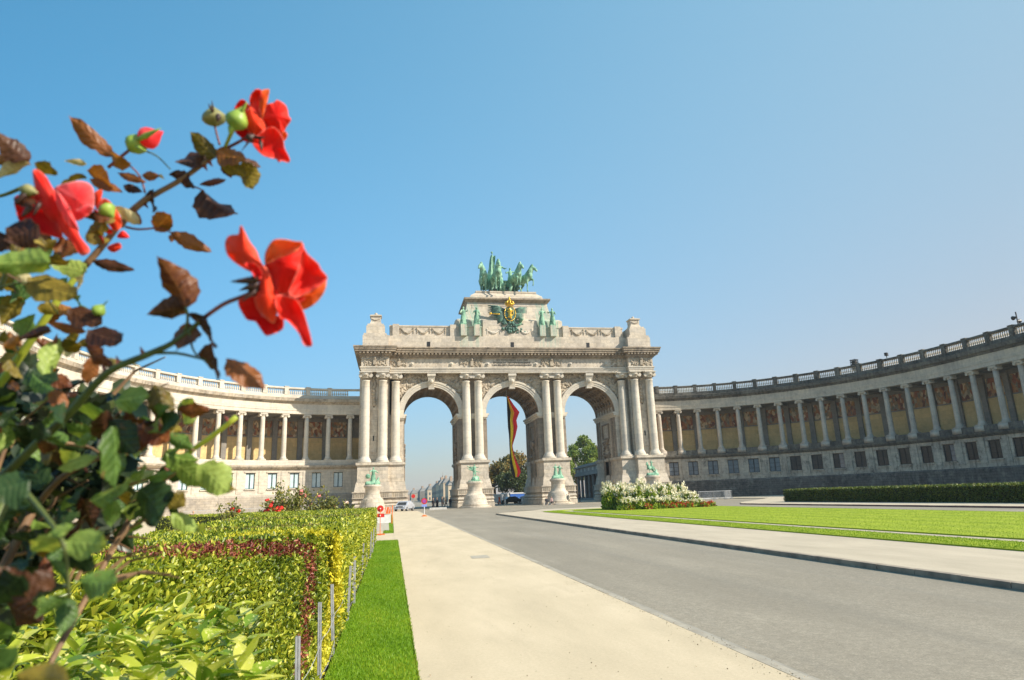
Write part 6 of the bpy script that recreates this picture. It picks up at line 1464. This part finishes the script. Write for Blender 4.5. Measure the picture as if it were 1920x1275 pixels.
LV = [((212, 292), (131, 225), 30, 'bronze', .9), ((55, 300), (-5, 262), 34, 'brown', .8), ((55, 307), (-5, 292), 20, 'orange', .8), ((55, 308), (-3, 316), 16, 'tan', .8), ((64, 305), (104, 332), 22, 'olive', .8),
 ((165, 318), (226, 345), 38, 'orange', .88), ((168, 334), (233, 364), 22, 'bronze', .88), ((163, 308), (122, 300), 13, 'tan', .88), ((162, 333), (117, 338), 14, 'olive', .88), ((229, 321), (216, 282), 30, 'orange', .9), ((221, 325), (268, 340), 16, 'orange', .9),
 ((266, 330), (295, 330), 18, 'bronze', .9), ((295, 330), (315, 333), 9, 'tan', .9), ((316, 328), (373, 346), 20, 'brown', .9), ((231, 347), (268, 362), 18, 'brown', .9), ((272, 366), (304, 388), 28, 'brown', .9), ((262, 420), (216, 386), 22, 'tan', .88), ((262, 422), (252, 398), 14, 'bronze', .88),
 ((290, 432), (322, 398), 38, 'orange', .89), ((318, 436), (392, 472), 28, 'bronze', .89), ((324, 440), (320, 452), 12, 'bronze', .89), ((378, 356), (426, 427), 42, 'brown', .9), ((374, 347), (430, 336), 13, 'bronze', .9), ((383, 286), (338, 318), 38, 'brown', .9), ((384, 283), (358, 272), 20, 'brown', .91),
 ((405, 296), (357, 250), 30, 'olive', .89), ((406, 282), (460, 306), 44, 'orange', .88), ((410, 298), (462, 330), 30, 'olive', .88), ((455, 303), (480, 357), 34, 'olive', .9), ((452, 298), (490, 310), 16, 'brown', .91), ((418, 305), (432, 330), 20, 'brown', .92),
 ((350, 577), (325, 491), 46, 'bronze', .73, .01), ((348, 580), (298, 573), 32, 'brown', .735), ((355, 587), (427, 642), 30, 'brown', .73), ((353, 605), (350, 658), 50, 'brown', .735), ((370, 664), (432, 692), 48, 'brown', .73), ((424, 675), (497, 719), 46, 'bronze', .72),
 ((92, 492), (-6, 490), 48, 'light', .68), ((163, 508), (112, 500), 36, 'light', .8), ((172, 490), (246, 506), 22, 'brown', .86), ((100, 460), (124, 492), 34, 'brown', .85), ((52, 520), (140, 575), 48, 'olive', .78), ((128, 578), (192, 622), 38, 'brown', .8), ((166, 618), (231, 660), 44, 'brown', .78), ((160, 620), (95, 610), 16, 'bronze', .8),
 ((116, 655), (154, 640), 34, 'olive', .8), ((112, 648), (98, 628), 18, 'brown', .8), ((160, 650), (200, 690), 22, 'bronze', .76), ((190, 690), (262, 668), 20, 'tan', .8), ((176, 668), (172, 724), 32, 'bronze', .8), ((60, 700), (95, 750), 20, 'green', .75),
 ((122, 1015), (213, 1030), 52, 'light', .62, .0), ((113, 1008), (55, 1048), 50, 'light', .62), ((150, 1092), (232, 1096), 58, 'green', .6), ((124, 1118), (66, 1152), 28, 'green', .62), ((126, 1120), (121, 1187), 38, 'green', .62), ((92, 1002), (132, 984), 24, 'light', .62), ((95, 1052), (137, 1094), 20, 'green', .62), ((122, 1020), (160, 1078), 44, 'dark', .64),
 ((30, 1264), (152, 1290), 64, 'olive', .46), ((20, 1255), (-40, 1220), 60, 'green', .44), ((215, 752), (288, 742), 50, 'light', .74), ((288, 722), (322, 790), 46, 'olive', .76), ((333, 768), (388, 772), 28, 'bronze', .85), ((332, 770), (368, 745), 22, 'light', .85), ((212, 800), (232, 915), 50, 'green', .72), ((200, 790), (250, 850), 60, 'dark', .73),
 ((334, 872), (384, 908), 44, 'light', .84), ((372, 872), (436, 922), 58, 'light', .82), ((380, 880), (434, 926), 30, 'olive', .83), ((272, 800), (316, 832), 52, 'bronze', .78), ((308, 818), (368, 838), 26, 'green', .85), ((310, 850), (365, 878), 30, 'light', .85), ((300, 860), (345, 840), 24, 'light', .86), ((262, 915), (318, 968), 60, 'dark', .74), ((316, 955), (346, 926), 34, 'olive', .8),
 ((322, 962), (372, 1000), 32, 'light', .82), ((372, 1000), (386, 978), 14, 'light', .82), ((240, 850), (290, 800), 30, 'bronze', .8), ((232, 790), (272, 770), 40, 'bronze', .76), ((300, 790), (340, 812), 26, 'olive', .86), ((345, 795), (362, 765), 20, 'light', .87), ((190, 860), (240, 835), 30, 'light', .78), ((110, 880), (180, 850), 26, 'light', .75), ((140, 830), (190, 810), 22, 'light', .76),
 ((170, 940), (262, 905), 40, 'light', .76), ((230, 960), (290, 935), 34, 'light', .78), ((55, 900), (-10, 930), 60, 'dark', .62), ((40, 1080), (-20, 1130), 70, 'dark', .55), ((60, 1130), (20, 1060), 40, 'brown', .56), ((100, 1075), (60, 1105), 44, 'brown', .6), ((14, 440), (-20, 470), 40, 'brown', .75), ((70, 420), (20, 455), 44, 'brown', .74), ((150, 455), (110, 480), 30, 'bronze', .78)]
for l in LV: leafpx(*l[:5], dd=None if len(l) < 6 else l[5])
# inside of the bush
core = [(-40, 640), (40, 660), (110, 715), (190, 745), (260, 735), (330, 760), (345, 800), (300, 835), (300, 900), (330, 945), (315, 985), (260, 1010), (215, 1020), (120, 1040), (70, 1120), (30, 1190), (-40, 1230)]
def inside(p, poly):
    x, y = p; c = False; n = len(poly); j = n-1
    for i in range(n):
        if (poly[i][1] > y) != (poly[j][1] > y) and x < (poly[j][0]-poly[i][0])*(y-poly[i][1])/(poly[j][1]-poly[i][1])+poly[i][0]: c = not c
        j = i
    return c
n_ = 0
while n_ < 150:
    x, y = rnd.uniform(-60, 350), rnd.uniform(640, 1230)
    if not inside((x, y), core): continue
    if x > 150 and rnd.random() < .35: continue
    a = rnd.uniform(0, 6.28); L = rnd.uniform(30, 68); d = rnd.uniform(.72, 1.05); deep = d > .86
    c = rnd.choices(['dark', 'green', 'light', 'bronze', 'brown', 'olive', 'orange'], [(9, 3, 1, .6, 2, 1, 0), (4, 4, 3, 1, 1.5, 2, .6)][0 if (deep or x < 140) else 1] if y > 740 else (3, 2, 1.5, 3, 3, 3, 1.5))[0]  # deep and leftmost leaves picked dark, painting in the bush's inner shade
    L *= .8/d; leafpx((x, y), (x+L*math.cos(a), y+L*math.sin(a)), L*rnd.uniform(.4, .68), c, d, rnd.uniform(-.05, .05)); n_ += 1
n_ = 0
while n_ < 40:
    x, y = rnd.uniform(-30, 150), rnd.uniform(440, 690)
    if x > 150-(y-440)*.0+20: continue
    a = rnd.uniform(0, 6.28); L = rnd.uniform(30, 60); leafpx((x, y), (x+L*math.cos(a), y+L*math.sin(a)), L*rnd.uniform(.3, .6), rnd.choice(['brown', 'bronze', 'olive', 'olive', 'tan', 'green', 'orange']), rnd.uniform(.75, .95)); n_ += 1
# deep foliage of the far side of the bush (too many to tell apart)
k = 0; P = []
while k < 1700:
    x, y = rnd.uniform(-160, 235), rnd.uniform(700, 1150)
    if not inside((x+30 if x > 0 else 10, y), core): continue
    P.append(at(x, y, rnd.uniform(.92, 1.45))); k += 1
P = np.array(P); M['rose_deep'] = leafmat('deep_rose_leaves', [(0, (.008, .016, .006)), (1, (.10, .12, .03)), (.7, (.02, .038, .012))], .4, .12)  # leaf colour near black, with the shade deep in the bush painted in
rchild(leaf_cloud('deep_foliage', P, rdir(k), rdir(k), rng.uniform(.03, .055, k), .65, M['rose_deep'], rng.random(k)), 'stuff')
tw = MB()
for i in range(40):
    x, y = rnd.uniform(-40, 230), rnd.uniform(720, 1120); d = rnd.uniform(.85, 1.1); a = rnd.uniform(-1.2, .2); tw.tube([at(x, y, d), at(x+60*math.cos(a), y+60*math.sin(a), d+.02), at(x+120*math.cos(a+.2), y+120*math.sin(a+.2), d)], [.003, .0022, .001], 5)
rchild(tw.build('twigs', stem_b), 'stuff')

# petals: traced, dished shapes with thickness at their own depth
def petalmat(name, c1, c2, c3):
    b = NB(name); a = b.new('ShaderNodeAttribute', attribute_name='rim'); p = b.pos(); f = b.math('ADD', a.outputs['Fac'], b.math('MULTIPLY', b.math('SUBTRACT', b.noise(p, 60, 3), .5), .35))
    col = b.ramp(f, [(0, c1), (.75, c2), (1.0, c3)]); b.bump(b.noise(b.scale(p, (1, 1, .3)), 260, 3), .25, .001)
    st_ = b.noise(b.scale(p, (1.0, 1.0, .35)), 85, 5, .7); col = b.mix(b.lin(st_, .5, .72, 0, .45), col, tuple(q*.62 for q in c1)); col = b.mix(b.lin(b.noise(p, 22, 3), .52, .75, 0, .4), col, c3)
    b.done(col, .55, 0, .2); b.b.inputs['Sheen Weight'].default_value = .15
    t = b.new('ShaderNodeBsdfTranslucent'); b.put(col, t.inputs[0]); g = b.new('ShaderNodeMixShader'); g.inputs[0].default_value = .5
    b.t.links.new(b.b.outputs[0], g.inputs[1]); b.t.links.new(t.outputs[0], g.inputs[2]); b.t.links.new(g.outputs[0], b.out.inputs[0]); return b.m
PM = {'red': petalmat('petal_red', (.93, .020, .012), (.95, .05, .025), (.97, .26, .20)), 'deep': petalmat('petal_deep_red', (.78, .008, .008), (.86, .018, .012), (.92, .12, .08)), 'orange': petalmat('petal_orange_red', (.95, .065, .015), (.95, .10, .03), (.98, .28, .18)), 'glow': petalmat('petal_orange', (.95, .15, .015), (.95, .20, .04), (.98, .35, .18)), 'pink': petalmat('petal_pink_red', (.93, .05, .06), (.95, .14, .14), (.97, .42, .42))}
def petal(fl, pts, sc, off, d, bulge, tilt, mat, rip=.0028):
    pts = [(off[0]+x/sc, off[1]+y/sc) for x, y in pts]
    # resample closed outline smoothly
    Q = []; n = len(pts)
    for i in range(n):
        p0, p1, p2, p3 = [np.array(pts[(i+k) % n]) for k in (-1, 0, 1, 2)]
        for t in (0, .25, .5, .75): Q.append(.5*((2*p1)+(p2-p0)*t+(2*p0-5*p1+4*p2-p3)*t*t+(3*p1-p0-3*p2+p3)*t**3)*1.0)
    Q = np.array(Q); c = Q.mean(0); R_ = np.abs(Q-c).max(); rings = [0, .2, .4, .6, .8, .93, 1.0]
    vs = []; rim = []; m = len(Q); depth = lambda p, r, k: d+tilt[0]*(p[0]-c[0])/R_+tilt[1]*(p[1]-c[1])/R_+bulge*(r*r)+rip*(math.sin(k*2*math.pi/m*5+d*900)+.6*math.sin(k*2*math.pi/m*13+d*500))*r**3+.0012*math.sin(p[0]*.09+d*300)*math.sin(p[1]*.07)*r
    for r in rings:
        for k in range(m): p = c+(Q[k]-c)*r; vs.append(at(p[0], p[1], depth(p, r, k))); rim.append(r**3)
    fs = [(i*m+k, i*m+(k+1) % m, (i+1)*m+(k+1) % m, (i+1)*m+k) for i in range(len(rings)-1) for k in range(m)]
    mb = MB(); mb.add(vs, fs); me = mb.mesh('petal', PM[mat], True); a = me.attributes.new('rim', 'FLOAT', 'POINT'); a.data.foreach_set('value', rim)
    o = link('petal', me, fl); o.matrix_parent_inverse = fl['inv'] if False else Matrix.Identity(4)
    so = o.modifiers.new('thickness', 'SOLIDIFY'); so.thickness = .0006
    return o
def flower(name, label=None):
    f = bpy.data.objects.new(name, None); COL.objects.link(f); rchild(f); f.empty_display_size = .02
    if label: f['label'] = label
    return f
f2 = flower('rose_flower', 'large fully open orange-red bloom, lowest of the flowers'); s2, o2 = 5.1, (400, 410)
petal(f2, [(470,470),(600,340),(800,330),(950,500),(930,700),(760,850),(600,900),(450,800),(440,580)], s2, o2, .734, -.006, (0, 0), 'deep')
petal(f2, [(245,780),(390,740),(430,880),(500,950),(600,930),(665,960),(665,1050),(600,1090),(500,1115),(440,1030),(400,980),(320,960),(260,870)], s2, o2, .725, -.008, (.0, .004), 'deep')
petal(f2, [(860,290),(900,340),(1000,430),(1030,490),(1090,570),(1020,640),(900,710),(780,755),(720,700),(780,560),(830,420)], s2, o2, .722, -.012, (.008, .0), 'red')
petal(f2, [(1080,580),(1070,680),(1010,780),(920,850),(850,870),(800,810),(770,750),(900,690),(1010,620)], s2, o2, .728, .008, (.004, .006), 'glow')
petal(f2, [(495,440),(490,350),(520,270),(580,200),(680,195),(790,215),(850,225),(870,300),(850,430),(800,560),(740,700),(640,720),(590,640),(540,520)], s2, o2, .716, .012, (.0, -.006), 'red')
petal(f2, [(575,215),(680,200),(790,220),(850,228),(800,300),(700,350),(600,380),(510,430),(500,380),(525,280)], s2, o2, .709, -.006, (.0, .006), 'glow')
petal(f2, [(265,65),(300,120),(350,220),(410,300),(450,400),(480,470),(460,560),(400,560),(370,520),(280,470),(180,400),(125,330),(110,240),(130,180),(170,155),(240,145),(248,90)], s2, o2, .708, .010, (-.006, .004), 'orange')
petal(f2, [(300,430),(380,425),(450,480),(465,560),(420,580),(380,530)], s2, o2, .704, -.004, (.0, .0), 'deep')
petal(f2, [(600,735),(700,735),(800,780),(860,890),(900,1020),(940,1180),(930,1222),(870,1205),(830,1110),(750,1010),(690,960),(640,950),(600,850)], s2, o2, .712, -.010, (.004, -.004), 'red')
petal(f2, [(480,450),(530,510),(580,680),(612,780),(610,900),(580,1000),(500,950),(430,880),(395,800),(400,710),(440,660),(460,560)], s2, o2, .700, .010, (.004, -.004), 'orange')
def sepals(fl, pxs, d, mat):
    for (b, t, w) in pxs:
        B, T = at(*b, d), at(*t, d-.004); mb = MB(); mb.tube([B, B.lerp(T, .35), B.lerp(T, .75), T], [w*.7, w, w*.5, w*.08], 6); o = link('sepal', mb.mesh('sepal', mat, True), fl)
def bulbo(fl, name, b, t, w, d, mat):
    B, T = at(*b, d), at(*t, d); mb = MB(); pr_ = [.25, .8, 1.0, .92, .65, .3, .05]; P = [B.lerp(T, i/6) for i in range(7)]; mb.tube(P, [w*q for q in pr_], 12); link(name, mb.mesh(name, mat, True), fl)
calm = plain('dark_calyx', (.06, .025, .02), (.03, .015, .01), 60, .5); calg = plain('green_calyx', (.30, .42, .06), (.16, .26, .04), 50, .45); calo = plain('olive_calyx', (.30, .27, .10), (.14, .15, .05), 60, .5)
bulbo(f2, 'calyx', (468, 550), (492, 532), .0085, .712, calm)
sepals(f2, [((486, 525), (432, 528), .0042), ((484, 532), (448, 545), .0035), ((485, 525), (470, 518), .004), ((480, 545), (450, 568), .002)], .705, calm)
f1 = flower('rose_flower', 'topmost open red bloom against the sky'); s1_, o1 = 6.71, (370, 160)
petal(f1, [(600,420),(760,330),(900,330),(1040,460),(1020,640),(860,760),(700,680),(600,560)], s1_, o1, .893, -.004, (0, 0), 'deep')
petal(f1, [(470,560),(600,500),(690,600),(700,710),(620,715),(540,650)], s1_, o1, .888, -.004, (0, 0), 'deep')
petal(f1, [(470,290),(520,200),(580,180),(620,220),(650,290),(570,350),(490,330)], s1_, o1, .884, -.006, (0, 0), 'red')
petal(f1, [(740,50),(800,60),(800,160),(780,300),(810,400),(720,330),(660,230),(670,130),(700,80)], s1_, o1, .886, -.008, (0, .003), 'red')
petal(f1, [(1060,600),(1100,580),(1135,620),(1110,685),(1060,690)], s1_, o1, .890, 0, (0, 0), 'glow')
petal(f1, [(870,240),(960,215),(1000,180),(1080,220),(1130,280),(1150,380),(1180,440),(1120,530),(1080,625),(1000,570),(900,540),(820,450),(820,380),(850,300)], s1_, o1, .884, .009, (.006, 0), 'red')
petal(f1, [(800,70),(900,45),(900,120),(880,220),(850,320),(810,430),(780,300),(778,160)], s1_, o1, .878, .006, (0, 0), 'glow')
petal(f1, [(860,540),(960,525),(1040,600),(1080,680),(1100,800),(1160,920),(1150,968),(1060,950),(1020,970),(1000,930),(900,905),(820,875),(720,780),(690,690),(760,620)], s1_, o1, .882, -.008, (.003, -.003), 'red')
petal(f1, [(560,250),(640,230),(700,300),(780,390),(840,470),(870,560),(885,640),(780,650),(680,610),(600,520),(590,400)], s1_, o1, .874, .008, (.003, 0), 'orange')
bulbo(f1, 'calyx', (464, 262), (478, 252), .0065, .872, calm); sepals(f1, [((474, 256), (452, 284), .0015), ((488, 262), (491, 285), .003), ((478, 258), (496, 258), .0025)], .870, calm)
f3 = flower('rose_flower', 'large red-pink bloom at the left edge'); s3, o3 = 4.904, (0, 220)
petal(f3, [(130,780),(140,730),(230,700),(350,720),(420,850),(520,960),(570,1110),(400,1070),(240,1045),(180,960),(150,860)], s3, o3, .770, -.01, (0, 0), 'deep')
petal(f3, [(500,650),(620,600),(760,585),(850,640),(870,760),(850,860),(760,930),(690,945),(620,860),(540,740)], s3, o3, .762, .012, (.006, .002), 'pink')
petal(f3, [(640,840),(700,850),(800,800),(860,850),(760,935),(690,945)], s3, o3, .758, .005, (.0, .0), 'pink')
petal(f3, [(500,680),(540,690),(620,800),(690,940),(720,1040),(640,1000),(540,850)], s3, o3, .748, .004, (.0, .0), 'pink')
petal(f3, [(300,490),(350,480),(420,540),(480,640),(560,760),(640,900),(710,1010),(740,1100),(830,1225),(750,1272),(680,1180),(590,1080),(480,960),(390,850),(335,740),(310,600)], s3, o3, .752, .012, (.004, .003), 'red')
bulbo(f3, 'calyx', (40, 355), (72, 362), .008, .745, calo); leafpx((26, 372), (74, 385), 22, 'brown', .742); sepals(f3, [((50, 360), (28, 385), .004), ((60, 385), (40, 408), .004), ((75, 380), (62, 405), .003)], .742, calm)
f4 = flower('rose_flower', 'small ragged orange-red bloom partly behind leaves')
for q, mt_ in (([(870,690),(940,665),(930,760),(900,850),(865,790)], 'orange'), ([(940,745),(1020,780),(1100,900),(1120,1000),(1050,1045),(960,930),(900,850)], 'orange'), ([(860,850),(900,860),(960,960),(1040,1060),(990,1070),(900,1000)], 'red'), ([(1080,1080),(1130,1040),(1190,1105),(1090,1112)], 'red'), ([(990,1185),(1090,1150),(1118,1200),(1050,1242),(1000,1222)], 'orange'), ([(840,1000),(900,1010),(960,1150),(900,1160)], 'deep')): petal(f4, q, s3, o3, .86+rnd.uniform(-.01, .01), .006, (0, 0), mt_)
for a_ in [((212, 405), (186, 416), 26, 'tan', .84), ((200, 420), (168, 436), 26, 'olive', .83), ((190, 410), (160, 404), 20, 'brown', .83), ((180, 432), (212, 446), 24, 'olive', .83), ((150, 405), (165, 380), 18, 'tan', .84), ((160, 440), (190, 455), 22, 'olive', .82), ((176, 402), (205, 412), 20, 'bronze', .82)]: leafpx(*a_)
nb1 = flower('rose_bud'); bulbo(nb1, 'bud', (404, 236), (397, 197), .0165, .90, calo); sepals(nb1, [((400, 210), (390, 194), .002), ((400, 208), (397, 188), .0015), ((410, 215), (408, 228), .004)], .885, calm)
nb2 = flower('rose_bud'); bulbo(nb2, 'bud', (436, 242), (456, 200), .0150, .865, calg); sepals(nb2, [((450, 215), (464, 190), .003), ((440, 215), (424, 224), .003), ((436, 236), (430, 252), .005)], .862, calg)
nb3 = flower('rose_bud', 'half open bud with pink and yellow petals'); bulbo(nb3, 'calyx', (243, 283), (276, 250), .0150, .90, calg); bulbo(nb3, 'petals', (262, 266), (306, 247), .0155, .898, PM['pink']); sepals(nb3, [((258, 262), (302, 240), .004), ((256, 275), (275, 284), .003)], .885, calg)
nb4 = flower('rose_bud'); bulbo(nb4, 'bud', (178, 590), (196, 570), .0085, .8, calg); sepals(nb4, [((194, 572), (204, 562), .001)], .8, calg)
nb5 = flower('rose_bud'); bulbo(nb5, 'bud', (192, 385), (214, 408), .011, .83, calg)
# ------------------------------------------------------------------ autumn haze
hm = bpy.data.materials.new('haze'); hm.use_nodes = True; hn = hm.node_tree; hn.nodes.remove(hn.nodes['Principled BSDF'])
pv = hn.nodes.new('ShaderNodeVolumePrincipled'); pv.inputs['Color'].default_value = (.82, .90, .97, 1); pv.inputs['Density'].default_value = .00022; pv.inputs['Anisotropy'].default_value = .2
hn.links.new(pv.outputs[0], hn.nodes['Material Output'].inputs['Volume'])
hz = MB(); hz.box(-1500, 1500, -80, 2500, -2.2, 56); ho = hz.build('haze', hm); ho['kind'] = 'stuff'; ho['label'] = 'thin pale autumn haze over the park and the avenue'; ho['category'] = 'haze'
